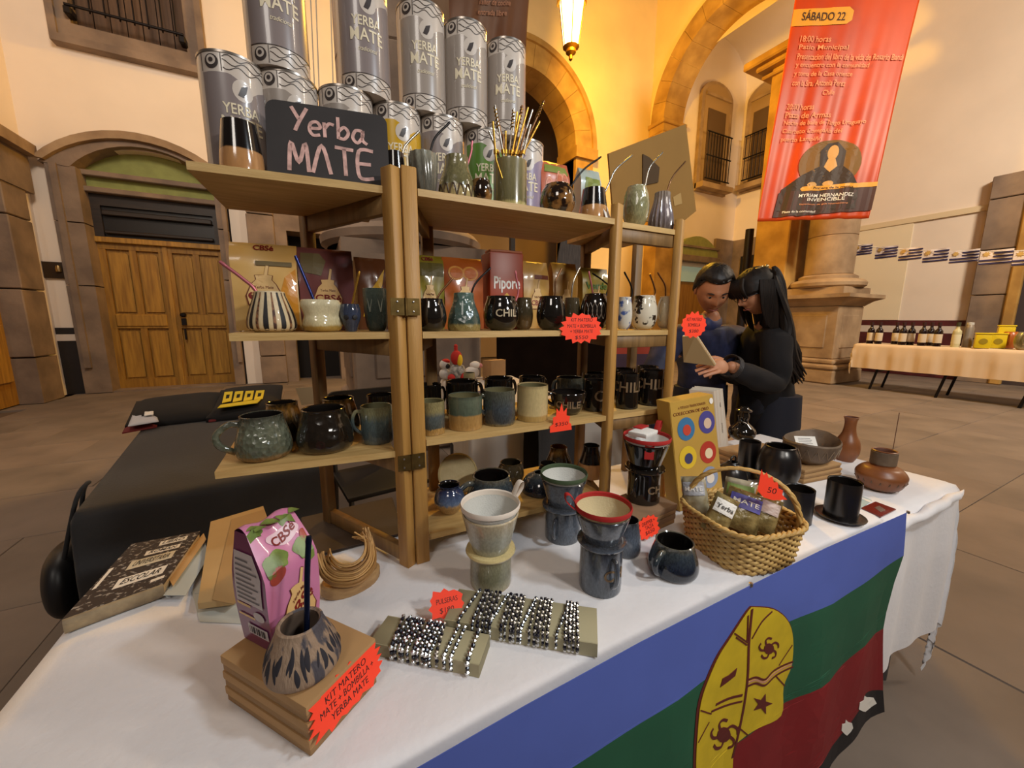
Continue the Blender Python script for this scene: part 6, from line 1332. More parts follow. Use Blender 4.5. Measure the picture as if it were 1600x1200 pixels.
link('animal_body', lathe([(0, 0), (.02, .002), (.026, .02), (.02, .04), (.008, .05), (0, .052)], 18, fn=lambda x, y, z, a: (x*1.5, y, z)), G['clayred'], lump); link('animal_ear', lathe([(0, 0), (.006, .002), (.002, .014), (0, .015)], 10), G['clayred'], lump, (-.02, 0, .046)); link('animal_ear', lathe([(0, 0), (.006, .002), (.002, .014), (0, .015)], 10), G['clayred'], lump, (.018, 0, .046))
C, r, h = CH(1320, 722, TZ, 42, 652, .6); pot('vase', 'brown clay vase with flared neck behind the clay bowl', 'vase', C, r, h, 'vase', G['clayred'], inner=mat('clay_inner', (92, 52, 36), .7))
C, r, h = CH(1372, 768, TZ, 84, 704, .42); jr = pot('clay_jar', 'squat brown clay jar with carved grey neck at the far end of the table', 'jar', C, r, h, 'jar', G['clayred'], inner=mat('clay_inner', (92, 52, 36), .7), seg=56)
link('carved_neck', lathe([(r*.485, h*.66), (r*.515, h*.67), (r*.515, h*.97), (r*.485, h*.98)], 40), G['claygrey'], jr)
for k in range(18):
    a = 2*PI*k/18; link('carved_peak', tube([(r*.72*math.cos(a-.17), r*.72*math.sin(a-.17), h*.07), (r*.985*math.cos(a), r*.985*math.sin(a), h*.30), (r*.72*math.cos(a+.17), r*.72*math.sin(a+.17), h*.07)], .0022, 5), G['claygrey'], jr)
C = at(1389, 738, TZ); ist = thing('incense_stick', 'thin incense stick standing upright behind the squat clay jar', 'incense', Vector((C.x, C.y, TZ+.0006)))
link('stick', tube([(0, 0, .004), (.001, 0, zat(C.x, C.y, 645)-TZ)], .0011, 6), mat('incense_brown', (92, 56, 40), .9), ist); link('holder', lathe([(0, 0), (.014, 0), (.012, .005), (0, .006)], 16), wood('pale_plate_wood', (204, 188, 140), (188, 168, 118), (3, 3, 3)), ist)
C, r = seat(1310, 822, TZ, 84); sa = lathe_thing('saucer', 'black clay saucer under the black cup at the far end', 'saucer', Vector((C.x, C.y, TZ+.0006)), [(0, 0), (r*.55, 0), (r*.98, .008), (r, .011), (r*.96, .012), (r*.5, .005), (0, .004)], CB, 'dish'); link('foot_ring', lathe([(r*.4, -.0004), (r*.45, -.0004), (r*.45, .002), (r*.4, .002)], 24), CB, sa)
rc = 56/2*mpp(C)*off_axis(1311); hc = zat(C.x, C.y, 752)-TZ-.006; pot('cup', 'black clay cup with faint carved V standing on its saucer', 'cup', Vector((C.x, C.y, TZ+.006)), rc, hc, 'mug', CB)
pkd = flat_thing('foil_packet', 'small dark red foil packet lying near the table corner', 'packet', [(1345, 795), (1368, 785), (1400, 797), (1376, 809)], TZ+.001, .003, mat('dark_red_foil', (110, 26, 24), .25, coat=.5), 'sachet')
link('silver_print', prism([(p.x, p.y) for p in [at(x, y, TZ+.0045) for x, y in ((1366, 793), (1374, 790), (1384, 797), (1376, 800))]], TZ+.0042, TZ+.0046, 'xy'), bead_s, pkd)
pkl = flat_thing('foil_packet', 'small pale blue packet partly under the black saucer', 'packet', [(1330, 790), (1348, 777), (1362, 783), (1345, 796)], TZ+.001, .003, mat('pale_blue_sachet', (176, 196, 196), .5), 'sachet'); link('seam', prism([(p.x, p.y) for p in [at(x, y, TZ+.0045) for x, y in ((1345, 779), (1348, 777), (1362, 783), (1359, 785))]], TZ+.0042, TZ+.0046, 'xy'), white_p, pkl)
# --- wicker basket
C, r = seat(1146, 894, TZ, 162); C = Vector((C.x, C.y, TZ+.0008)); hb = zat(C.x, C.y, 802)-TZ
wick = mat('honey_wicker', (208, 172, 104), .6, c2=(182, 142, 76), vs=30); wick_d = mat('dark_wicker', (128, 92, 46), .7)
rt_ = 180/2*mpp(C+Vector((0, 0, hb)))*off_axis(1157)
bang = R(-10); bk_t = thing('wicker_basket', 'honey-coloured wicker basket with arched handle holding small bags', 'basket', C, bang)
def bsec(a, t, off=0):
    rr6 = ((r*.98)*(1-t)+rt_*t)*.88+off; e = 3.6; c, s = math.cos(a), math.sin(a); d = (abs(c)**e+abs(s)**e)**(1/e); return Vector((rr6*c/d, rr6*s/d, hb*t))
link('base', prism([(p.x, p.y) for p in [bsec(2*PI*i/40, 0, -.004) for i in range(40)]], .0, .006, 'xy'), wick_d, bk_t)
NS = 48
for row in range(13):
    t = (row+.5)/13
    link('weaver', tube([bsec(2*PI*i/(NS*2), t, .0030*math.cos(PI*i/2+PI*row)) for i in range(NS*2)], .0036, 6, True, flat=(1.15, .75)), wick, bk_t)
for k in range(NS): link('stake', tube([bsec(2*PI*k/NS, .0), bsec(2*PI*k/NS, .5), bsec(2*PI*k/NS, 1.0)], .0024, 6), wick_d, bk_t)
for q in range(2): link('braided_rim', tube([bsec(2*PI*i/160, 1.0, .003)+Vector((0, 0, .004+.0032*math.sin(i*.9+PI*q)))+Vector((math.cos(2*PI*i/160), math.sin(2*PI*i/160), 0))*.0032*math.cos(i*.9+PI*q) for i in range(160)], .0042, 6, True), wick, bk_t)
hh = zat(C.x, C.y, 733)-C.z
for q in range(3):
    link('handle_strand', tube([Vector((-rt_*1.0*math.cos(PI*i/60)*.70, rt_*1.0*math.cos(PI*i/60)*.70, hb*.7+(hh-hb*.7)*max(0, math.sin(PI*i/60))**.75))+Vector((math.cos(i*.55+q*2.1)*.0028, math.sin(i*.55+q*2.1)*.0032, 0)) for i in range(61)], .0038, 6), wick, bk_t)
clear = mat('clear_bag_film', (184, 178, 156), .12, c2=(120, 104, 66), vs=26, coat=.5); herb = mat('dried_herb', (150, 132, 84), .15, c2=(92, 78, 46), vs=45, bump=.5, bs=40, coat=.6)
def sachet(label, px, py, z, w_, h_, m, pr, txt, rz, tilt, roll=0, tc_=None):
    P = at(px, py, z); t = thing('herb_bag', label, 'bag', P, rz)
    v = []; f = []; n = 10
    for s in (-1, 1):
        for j in range(n+1):
            for i in range(n+1):
                a, b = i/n*2-1, j/n*2-1; th = .016*max(0, (1-a*a)*(1-b*b))**.5; q = Vector((a*w_/2, s*th+.002*noise.noise(Vector((a*3, b*3, s+px))), (b+1)/2*h_)); v.append(q)
    N2 = (n+1)**2
    for s in (0, 1):
        for j in range(n):
            for i in range(n): a = s*N2+j*(n+1)+i; f.append((a, a+1, a+n+2, a+n+1))
    M = Matrix.Rotation(roll, 4, 'Y') @ Matrix.Rotation(tilt, 4, 'X')
    link('bag_film', xf(pymesh('bag', v, f), M), m, t)
    me = flatpoly([(-.42*w_, .52*h_), (.42*w_, .52*h_), (.42*w_, .86*h_), (-.42*w_, .86*h_)], .0, 'label', .012)
    warp(me, lambda x, y, z: Vector((x, -.016*max(0, (1-(2*x/w_)**2)*(1-(2*y/h_-1)**2))**.5-.003, y))); link('printed_label', xf(me, M), pr, t)
    if txt:
        me = text(txt, .16*h_, 0, .01, width=.7*w_); me.transform(Matrix.Translation((0, .68*h_, 0))); warp(me, lambda x, y, z: Vector((x, -.016*max(0, (1-(2*x/w_)**2)*(1-(2*y/h_-1)**2))**.5-.0045, y))); link('lettering', xf(me, M), tc_ or white_p, t)
    return t
zbk = TZ+.062
sachet('clear herb bag with violet MATE label in the wicker basket', 1152, 828, zbk, .074, .090, herb, mat('violet_label', (88, 84, 160), .5), 'MATE', -.95, R(-30), R(12))
sachet('silver-grey MATE bag at the left of the wicker basket', 1090, 806, zbk, .055, .092, clear, mat('silver_label', (170, 172, 178), .4), 'MATE', -.95, R(-18), R(-12))
sachet('clear bag with white Yerba label in the wicker basket', 1112, 832, zbk, .050, .088, herb, white_p, 'Yerba', -.9, R(-26), R(22), ink)
sachet('small clear herb bag with pale label at the right of the wicker basket', 1186, 830, zbk, .052, .080, herb, mat('pale_pink_label', (196, 176, 166), .5), '', -1.0, R(-28), R(14))
sachet('green and cream printed bag at the back of the wicker basket', 1150, 800, zbk+.015, .065, .078, clear, mat('green_label', (140, 170, 90), .5), '', -.95, R(-12), R(4))
sachet('orange and white printed bag at the back of the wicker basket', 1184, 806, zbk+.012, .060, .066, mat('orange_white_film', (214, 150, 70), .4, c2=(222, 206, 180), vs=20), mat('orange_label', (214, 132, 50), .5), '', -.95, R(-16), R(16))
q_ = at(1202, 787, TZ+.115); pw_ = .072
price_star('red crown-cut card reading 50 stuck on the wicker basket handle', aty(1206, 762, C.y-.055), (1, -.55, -.25), (.15, .05, 1), .062, .055, [('50', -.12, .32, 0)], [(-.030, -.012), (-.028, .034), (-.022, .022), (-.016, .030), (-.010, .018), (-.003, .024), (.002, .012), (.010, .014), (.014, .002), (.024, .0), (.024, -.010), (.036, -.018), (.006, -.026), (-.016, -.024)], 1, 9, False, .32)
# ================================================================== BEHIND THE STALL
# ---- hanging banners
def ray_plane(px, py, O, n):
    d = ray(px, py); return CAM+d*((Vector(O)-CAM).dot(n)/d.dot(n))
class Banner:
    def __init__(s, name, label, O, u, m, quad, back=.012):
        s.O = Vector(O); s.u = Vector((u[0], u[1], 0)).normalized(); s.n = Vector((s.u.y, -s.u.x, 0)); s.c = [ray_plane(x, y, s.O, s.n) for x, y in quad]   # tl tr br bl
        s.t = thing(name, label, 'banner', (0, 0, 0)); n = 64; v = []; f = []
        for sd in (0, back):
            for j in range(n+1):
                for i in range(n+1): v.append(s.P(i/n, j/n, -sd))
        N = (n+1)**2
        for j in range(n):
            for i in range(n): a = j*(n+1)+i; f.append((a, a+1, a+n+2, a+n+1)); f.append((N+a, N+a+n+1, N+a+n+2, N+a+1))
        for i in range(n):
            for a, b in ((i, i+1), (n*(n+1)+i+1, n*(n+1)+i), ((i+1)*(n+1), i*(n+1)), (i*(n+1)+n, (i+1)*(n+1)+n)): f.append((b, a, N+a, N+b))
        s.v = link('vinyl', pymesh('vinyl', v, f, True, 180), m, s.t)
        link('top_bar', tube([s.c[0]-s.n*.01, s.c[1]-s.n*.01], .018, 8), iron, s.t)
        for q in s.c[:2]: link('hanging_rope', tube([q-s.n*.01, q+Vector((0, 0, 1.6))-s.n*.3], .008, 6), mat('rope_white', (206, 196, 176), .8), s.t)
    def P(s, a, b, off=0):        # a across, b down
        tl, tr, br, bl = s.c; p = tl+(tr-tl)*a+(bl-tl)*b+(tl-tr+br-bl)*a*b
        rip = .03*math.sin(a*17+b*2)*b*.8+.015*math.sin(a*41+3*b)*b+.02*math.sin(b*6+a*3); return p+s.n*(rip+off)
    def poly(s, pts, m, name, off=.014): me = flatpoly([(x, y) for x, y in pts], 0, name, .05); warp(me, lambda x, y, z: s.P(x, y, off)); return link(name, me, m, s.v)
    def text(s, t, a, b, wa, hb_, m, off=.02, align='LEFT'):
        me = text(t, 1, 0, .012, 'LEFT')
        if not len(me.vertices): return
        xs = [q.co.x for q in me.vertices]; ys = [q.co.y for q in me.vertices]; x0, y0 = min(xs), min(ys); kx = wa/(max(xs)-x0); ky = hb_/(max(ys)-y0)
        warp(me, lambda x, y, z: s.P(a+(x-x0)*kx, b+hb_-(y-y0)*ky, off)); link('lettering', me, m, s.v)
vin = mat('orange_vinyl', (200, 70, 3), .45, c2=(184, 58, 2), vs=1.5)
O1 = CAM+ray(1270, 345)*7.15
B1 = Banner('hanging_banner', 'orange event banner with a portrait hanging on the right stone column', O1, (.73, -.68), vin, [(1249, -40), (1447, -40), (1357, 341), (1183, 346)])
amber_b = mat('amber_strip', (222, 158, 46), .5); dark_b = mat('brown_print_block', (70, 40, 34), .6); pink_b = mat('salmon_print', (228, 150, 104), .6); port_d = mat('portrait_dark', (52, 36, 24), .6); port_o = mat('portrait_olive', (120, 84, 22), .6); skin_b = mat('portrait_skin', (206, 160, 96), .6)
B1.poly([(.0, .135), (.46, .125), (.50, .14), (.50, .175), (.46, .19), (.0, .20)], amber_b, 'date_strip'); B1.text('SÁBADO 22', .08, .138, .36, .040, mat('banner_ink', (60, 34, 16), .6))
for k, (t, w_) in enumerate((('18:00 horas', .26), ('Patio Municipal', .42), ('Presentacion del libro de la vida de Rosario Bandi', .88), ('y encuentro con la comunidad', .62), ('y toma de la Casa oriente', .50), ('con la Sra. Antonia Perez', .46))): B1.text(t, .10, .235+.034*k, w_, .024, pink_b)
B1.text('Chile', .38, .445, .10, .02, pink_b)
for k, (t, w_) in enumerate((('20:00 horas', .24), ('Plaza de Armas', .40), ('Noche de baile de Tango Uruguayo', .70), ('Cuarteto Compañia del', .52), ('puerto Lampiño', .36))): B1.text(t, .09, .50+.034*k, w_, .024, pink_b)
B1.poly(circle(.56, .755, .27, .105, 28), port_o, 'portrait_ground')
B1.poly([(.36, .985), (.16, .955), (.18, .86), (.34, .80), (.48, .765), (.46, .70), (.52, .665), (.60, .66), (.68, .70), (.68, .765), (.78, .81), (.86, .86), (.86, .955)], port_d, 'portrait_figure', .017)
B1.poly(circle(.575, .705, .045, .032, 16), skin_b, 'portrait_face', .020); B1.poly([(.545, .73), (.60, .73), (.63, .765), (.575, .79), (.52, .765)], skin_b, 'portrait_neck', .020)
for cx_, cy_ in ((.44, .845), (.58, .84)): B1.poly(circle(cx_, cy_, .045, .012, 12), skin_b, 'portrait_hand', .020)
B1.poly([(.16, .875), (1.0, .845), (1.0, .965), (.14, .985)], dark_b, 'caption_block', .017); B1.poly([(.36, .853), (1.0, .838), (1.0, .858), (.36, .873), (.34, .863)], amber_b, 'caption_strip', .022)
B1.text('MYRIAM HERNANDEZ', .34, .885, .48, .015, white_p, .024); B1.text('INVENCIBLE', .42, .903, .32, .015, white_p, .024); B1.text('Espectaculo de gala internacional', .36, .928, .42, .008, pink_b, .024); B1.text('Plaza de la comunidad', .22, .958, .30, .010, white_p, .024); B1.text('Pionera de la musica', .46, .854, .34, .010, mat('banner_ink', (60, 34, 16), .6), .026)
O2 = CAM+ray(720, 100)*3.75
B2 = Banner('hanging_banner', 'brown event banner hanging behind the upper yerba mate tins', O2, (.98, .2), mat('brown_vinyl', (128, 84, 56), .4, c2=(110, 70, 46), vs=1.5), [(632, -60), (832, -60), (816, 225), (634, 190)])
for k in range(4): B2.text(('Miercoles 19', 'Explanada', 'Taller de cocina', 'entrada libre')[k], .53, .10+.055*k, .34-.03*k, .03, mat('banner_pale_print', (196, 140, 110), .6), .016)
# ---- lantern
lp = aty(893, 40, 7.1); ls = mpp(lp)
lan = thing('wall_lantern', 'glowing colonial lantern hanging in front of the yellow arch', 'lantern', lp)
lf_m = mat('lantern_glass', (255, 226, 150), .4, emit=9); li_m = mat('lantern_brass', (120, 84, 24), .4, .8)
link('glass', lathe([(0, -32*ls), (12*ls, -30*ls), (21*ls, 36*ls), (0, 38*ls)], 6), lf_m, lan)
for k in range(6):
    a = PI*k/3; link('glazing_bar', tube([(12.6*ls*math.cos(a), 12.6*ls*math.sin(a), -30*ls), (21.8*ls*math.cos(a), 21.8*ls*math.sin(a), 36*ls)], .9*ls, 6), li_m, lan)
link('finial', lathe([(0, -50*ls), (3*ls, -47*ls), (3*ls, -42*ls), (8*ls, -38*ls), (8*ls, -34*ls), (13*ls, -30*ls), (0, -29*ls)], 12), li_m, lan); link('roof', lathe([(27*ls, 36*ls), (25*ls, 40*ls), (12*ls, 56*ls), (5*ls, 66*ls), (0, 68*ls)], 6), li_m, lan); link('chain', tube([(0, 0, 66*ls), (0, 0, 230*ls)], 1.1*ls, 6), iron, lan)
point('lantern_light', lp+Vector((-.1, -.75, -.15)), 1000, (1, .51, .035), .22)
# ---- hanging wires left of the tins
for k, (x0, x1, lab) in enumerate(((474, 492, 'thin white wire hanging behind the upper tins, leftmost'), (486, 499, 'thin white wire hanging behind the upper tins, middle'), (511, 521, 'thin white wire hanging behind the upper tins, nearest the chalkboard end'))):
    P0 = aty(x0-14, -420, 3.4); P1 = aty(x1, 150, 3.4); wr_ = thing('hanging_wire', lab, 'wire', P1)
    link('cable', tube([P0-P1, (P0-P1)*.5+Vector((.012, 0, 0)), (0, 0, 0)], .004, 6), mat('white_cable', (214, 204, 186), .5), wr_); link('bulb_socket', lathe([(0, -.03), (.012, -.026), (.014, 0), (.006, .01), (0, .01)], 10), mat('white_cable', (214, 204, 186), .5), wr_)
# ---- table with black cloth, folded shirts
blk_c = mat('black_cloth', (44, 44, 46), .85, var=.1, bump=.1, bs=120, sheen=.1)
fl_ = at(116, 800, .75); btn = link('tablecloth', cloth(0, .62, 0, 1.72, .75, (.55, .5, .55, .4), .025, .007, crease=.0006, seed=3), blk_c, None, (fl_.x, fl_.y, 0), (0, 0, R(9))); tag(btn, 'black cloth over the table behind the stall on the left', 'tablecloth')
btt = thing('side_table', 'table hidden under the black cloth on the left', 'table', (fl_.x, fl_.y, 0), R(9)); link('tabletop', box(.005, .615, .005, 1.715, .712, .742), MATS['grey_plastic_top'], btt)
for x in (.06, .56):
    for y in (.08, 1.5): link('leg', tube([(x, y, 0), (x, y, .712)], .014, 8), MATS['grey_steel'], btt)
def soft_slab(q, z, th, name, par, m, amp=.006):
    pts = [at(x, y, z) for x, y in q]; n = 10; v = []; f = []
    for s in (0, 1):
        for j in range(n+1):
            for i in range(n+1):
                a, b = i/n, j/n; p = pts[0]*(1-a)*(1-b)+pts[1]*a*(1-b)+pts[2]*a*b+pts[3]*(1-a)*b; e = max(0, 1-(2*a-1)**6)*max(0, 1-(2*b-1)**6)
                v.append(Vector((p.x, p.y, z+(th*(.35+.65*e)*s)+amp*s*e*noise.noise(Vector((a*4, b*4, z*50))))))
    N = (n+1)**2
    for j in range(n):
        for i in range(n): a = j*(n+1)+i; f.append((a, a+n+1, a+n+2, a+1)); f.append((N+a, N+a+1, N+a+n+2, N+a+n+1))
    for i in range(n):
        for a, b in ((i, i+1), (n*(n+1)+i+1, n*(n+1)+i), ((i+1)*(n+1), i*(n+1)), (i*(n+1)+n, (i+1)*(n+1)+n)): f.append((a, b, N+b, N+a))
    return link(name, pymesh(name, v, f, True, 80), m, par)
sA = thing('folded_shirt', 'folded black shirt with red and white hem on the far end of the black table', 'shirt', (0, 0, 0)); soft_slab([(196, 672), (340, 655), (352, 618), (214, 632)], .7525, .058, 'fabric', sA, mat('black_jersey', (15, 14, 16), .95)); soft_slab([(191, 678), (245, 668), (250, 652), (203, 655)], .7535, .016, 'red_hem', sA, mat('red_jersey', (112, 36, 38), .9)); soft_slab([(200, 667), (248, 659), (244, 648), (207, 650)], .785, .012, 'white_print', sA, mat('white_jersey', (190, 192, 200), .9)); soft_slab([(225, 650), (240, 648), (240, 643), (226, 644)], .808, .006, 'neck_label', sA, white_p)
sB = thing('folded_shirt', 'folded black shirt with bold yellow print on the far end of the black table', 'shirt', (0, 0, 0)); soft_slab([(322, 660), (436, 648), (442, 606), (346, 614)], .7525, .060, 'fabric', sB, MATS['black_jersey']); soft_slab([(326, 660), (352, 656), (352, 642), (330, 645)], .753, .026, 'red_hem', sB, MATS['red_jersey'])
yp = mat('yellow_print', (222, 196, 30), .7)
for k in range(4):
    x0 = 347+16.5*k; pts = [at(x, y, .815) for x, y in ((x0, 630-1.2*k), (x0+14, 627-1.2*k), (x0+17, 612-.7*k), (x0+4, 613-.7*k))]
    c = sum(pts, Vector())/4; ring = lambda s: [(c+(p-c)*s) for p in pts]
    o_, i_ = ring(1), ring(.4); v = [Vector((p.x, p.y, .8145)) for p in o_+i_]+[Vector((p.x, p.y, .8175)) for p in o_+i_]
    f = [(8+j, 8+(j+1) % 4, 12+(j+1) % 4, 12+j) for j in range(4)]+[(j, (j+1) % 4, 8+(j+1) % 4, 8+j) for j in range(4)]+[(4+j, 12+j, 12+(j+1) % 4, 4+(j+1) % 4) for j in range(4)]
    link('printed_letter', pymesh('letter', v, f, False), yp, sB)
link('printed_bar', prism([(p.x, p.y) for p in [at(x, y, .815) for x, y in ((340, 638), (402, 630), (408, 624), (345, 633))]], .8145, .8175, 'xy'), yp, sB)
# beige folded card behind mugs
cdp = at(484, 632, .75); crd = thing('card_sheet', 'beige card standing behind the dark mugs on the left', 'card', (cdp.x, cdp.y, 0)); link('sheet', prism([(-.045, .75), (.03, .75), (.03, .86), (-.07, .86)], 0, .004), mat('beige_card', (176, 152, 116), .8), crd); link('strut', prism([(-.01, .75), (.01, .75), (.01, .80), (-.01, .80)], .004, .03), MATS['beige_card'], crd)
# black round-backed chair at the left, folding chair behind the shelf
cblk = mat('black_plastic', (26, 26, 28), .45)
def chair(label, loc, rz, w_=.42, hb_=.84, rnd=False, m=cblk):
    t = thing('chair', label, 'chair', loc, rz)
    link('seat', box(-w_/2, w_/2, -.2, .2, .43, .455, .01), m, t)
    pr = ol_round(w_, .30 if not rnd else .34, .05 if not rnd else .16)
    link('backrest', prism([(x, hb_-.34+z) for x, z in pr], .20, .225), m, t)
    for sx in (-1, 1):
        link('leg', tube([(sx*(w_/2-.02), -.18, .44), (sx*(w_/2-.01), -.2, 0)], .012, 8), MATS['grey_steel'], t); link('leg', tube([(sx*(w_/2-.02), .21, hb_-.2), (sx*(w_/2-.02), .18, .44), (sx*(w_/2-.01), .24, 0)], .012, 8), MATS['grey_steel'], t)
    link('stretcher', tube([(-w_/2+.01, -.19, .2), (w_/2-.01, -.19, .2)], .009, 8), MATS['grey_steel'], t); return t
def ol_round(w_, h_, c_):
    out = []
    for cx_, cz_, a0 in ((w_/2-c_, h_-c_, 0), (-w_/2+c_, h_-c_, PI/2), (-w_/2+c_, c_, PI), (w_/2-c_, c_, 3*PI/2)): out += [(cx_+c_*math.cos(a0+PI/2*i/5), cz_+c_*math.sin(a0+PI/2*i/5)) for i in range(6)]
    return out
bgp = Vector((xat(112, 1.62, .46), 1.62, .36)); bag_b = thing('shoulder_bag', 'black rounded bag hanging against the left side of the black table', 'bag', bgp, R(7))
link('bag_body', lathe(smoothprof([(0, 0), (.06, .004), (.10, .05), (.105, .12), (.085, .18), (.04, .21), (0, .212)], 4), 28, fn=lambda x, y, z, a: (x*.5, y*1.2, z)), cblk, bag_b); link('strap', tube(curve_pts([(.01, -.07, .18), (.05, -.03, .36), (.075, .0, .40), (.05, .03, .36), (.01, .07, .18)], 5), .006, 8), blk_c, bag_b)
P = at(590, 640, .75); chair('black folding chair standing behind the left shelf bay', (xat(585, 2.05, .9), 2.05, 0), R(8), .40, .93)
# white table with toys behind the middle bay
a_ = at(706, 655, .78)
wt = link('tablecloth', cloth(0, .60, 0, 1.10, .80, (.38, .38, .52, .3), .025, .010, seed=5), mat('grey_white_cloth', (206, 198, 188), .85, sheen=.1), None, (xat(738, 1.95, .8), 1.95, 0), (0, 0, R(-8))); tag(wt, 'white cloth on the toy table seen through the middle shelf bay', 'tablecloth')
wtt = thing('toy_table', 'table under the white cloth behind the middle shelf bay', 'table', wt.location, R(-8)); link('tabletop', box(.01, .59, .01, 1.09, .76, .79), MATS['grey_plastic_top'], wtt)
for x in (.06, .54):
    for y in (.06, 1.04): link('leg', tube([(x, y, 0), (x, y, .76)], .014, 8), MATS['grey_steel'], wtt)
def toyat(px, y): return Vector((xat(px, y, .84), y, .8012))
def ball(r_, sx=1, sy=1, sz=1, seg=18): return xf(lathe([(r_*math.sin(PI*i/10), -r_*math.cos(PI*i/10)) for i in range(11)], seg), Matrix.Diagonal((sx, sy, sz, 1)))
knit_r = mat('red_knit', (176, 40, 34), .9); knit_y = mat('yellow_knit', (222, 186, 40), .9); knit_g = mat('grey_knit', (96, 94, 92), .9, c2=(180, 178, 174), vs=40); knit_w = mat('white_knit', (214, 210, 204), .9); knit_b = mat('black_knit', (34, 32, 34), .9)
P = toyat(715, 2.85); s_ = mpp(P); ty1 = thing('toy_rooster', 'grey stuffed rooster toy with red head and yellow beak', 'toy', P)
link('body', ball(13*s_, 1, .9, 1.1), knit_g, ty1, (0, 0, 14*s_)); link('head', ball(9*s_, 1, 1, 1.3), knit_r, ty1, (-2*s_, -2*s_, 36*s_)); link('comb', join([xf(ball(3*s_), Matrix.Translation((0, 0, q*3*s_))) for q in range(3)]), knit_r, ty1, (-2*s_, 0, 48*s_)); link('beak', ball(6*s_, .8, .8, 1.5), knit_y, ty1, (1*s_, -8*s_, 33*s_)); link('foot', ball(6*s_), knit_r, ty1, (-12*s_, -6*s_, 6*s_)); link('foot', ball(7*s_), knit_r, ty1, (8*s_, -10*s_, 7*s_))
P = toyat(695, 2.95); ty2 = thing('toy_plush', 'white stuffed toy with red cap at the left edge of the toy table', 'toy', P); link('body', ball(9*s_), knit_w, ty2, (0, 0, 9*s_)); link('head', ball(8*s_), knit_w, ty2, (0, 0, 24*s_)); link('cap', ball(7*s_, 1, 1, .6), knit_r, ty2, (2*s_, 0, 29*s_)); link('face_patch', ball(4*s_), knit_b, ty2, (3*s_, -6*s_, 22*s_))
P = toyat(737, 2.9); ty3 = thing('toy_plush', 'white stuffed toy with pink snout right of the rooster toy', 'toy', P); link('body', ball(10*s_, 1.3, 1, 1), knit_w, ty3, (0, 0, 10*s_)); link('head', ball(7*s_, 1.3, 1, .9), knit_w, ty3, (6*s_, 0, 22*s_)); link('snout', ball(4*s_), mat('pink_knit', (206, 140, 140), .9), ty3, (14*s_, -2*s_, 21*s_))
C = toyat(733, 2.55); pot('mug', 'small green-grey mug on the toy table', 'mug', C, 8*s_, 20*s_, 'mug', G['sage'])
bl_ = thing('box', 'small brown cardboard box on the toy table', 'box', toyat(772, 2.75), .2); link('carton', box(-.07, .07, -.06, .06, 0, .16, .003), kraft_d, bl_); link('flap', box(-.07, .07, -.06, .0, .161, .164), kraft, bl_)
pb_ = thing('booklet', 'blue and white booklet lying on the toy table', 'booklet', toyat(748, 2.3), .4); link('cover', box(-.05, .05, -.035, .035, 0, .004, .001), mat('blue_booklet', (52, 56, 110), .5), pb_); link('page', box(.052, .10, -.03, .035, 0, .002), white_p, pb_)
# dark display panel, grey drape, dark cloth, red and violet cloth behind the shelf
x0 = xat(778, 3.2, 1.2); x1 = xat(962, 3.2, 1.2)
dk = thing('room_divider', 'tall dark brown cloth-covered divider behind the middle shelf bay', 'divider', (0, 0, 0)); dm = mat('dark_brown_cloth', (20, 12, 7), .95, var=.2, spec=.05)
z1_ = zat(x0, 3.2, 512); link('cloth_face', prism([(x0, 0), (x1, 0), (x1, z1_), (x0, z1_)], 3.2, 3.23), dm, dk)
for x in (x0+.03, x1-.03): link('upright', box(x-.015, x+.015, 3.235, 3.265, 0, z1_+.05), darkwood, dk)
gd = thing('grey_drape', 'grey cloth draped from a dark pole behind the cream packets', 'cloth', (0, 0, 0))
gpts = [aty(x, y, 3.35) for x, y in ((885, 330), (906, 330), (906, 520), (862, 520), (866, 430))]; me = prism([(p.x, p.z) for p in gpts], 3.33, 3.35); link('drape', me, mat('grey_cloth', (92, 86, 84), .9, c2=(70, 66, 66), vs=9, stretch=(6, 1, 1)), gd); p_ = aty(800, 330, 3.4); link('pole', box(p_.x-.02, p_.x+.025, 3.38, 3.42, 0, zat(p_.x, 3.4, 322)), darkwood, gd)
rv = thing('draped_cloth', 'red and violet cloth panel seen through the right shelf bay', 'cloth', (0, 0, 0))
for zt0, zt1, c_, nm in ((553, 532, (168, 66, 50), 'red_band'), (600, 553, (72, 54, 78), 'violet_band')):
    pts = [aty(x, y, 2.3) for x, y in ((960, zt0), (1022, zt0), (1022, zt1), (960, zt1))]; link(nm, prism([(p.x, p.z) for p in pts], 2.3, 2.32), mat(nm+'_cloth', c_, .9), rv)
for px in (963, 1019): q = aty(px, 560, 2.34); link('upright', box(q.x-.012, q.x+.012, 2.33, 2.355, 0, q.z), darkwood, rv)
wp_ = at(922, 662, .75); w4 = link('tablecloth', cloth(0, .55, 0, .40, .75, (.4, .4, .55, .3), .03, .009, seed=8), MATS['grey_white_cloth'], None, (xat(914, 1.75, .75), 1.75, 0), (0, 0, R(-8))); tag(w4, 'white cloth on the small table behind the tall black cups', 'tablecloth')
x0 = xat(840, 1.62, .6); x1 = xat(903, 1.62, .6); b4 = link('tablecloth', cloth(x0, x1, 1.62, 1.74, .84, (.05, .05, .62, .4), .02, .006, seed=4), blk_c); tag(b4, 'black cloth hanging over a small stand between the two white-clothed tables', 'tablecloth')
b5 = thing('small_stand', 'small stand hidden under the narrow black cloth', 'stand', ((x0+x1)/2, 1.68, 0)); link('stand_top', box(x0-(x0+x1)/2+.01, x1-(x0+x1)/2-.01, -.05, .05, .80, .83), MATS['grey_plastic_top'], b5); link('stand_post', tube([(0, 0, 0), (0, 0, .80)], .02, 8), MATS['grey_steel'], b5); link('stand_foot', lathe([(0, 0), (.07, 0), (.06, .012), (0, .02)], 16), MATS['grey_steel'], b5)
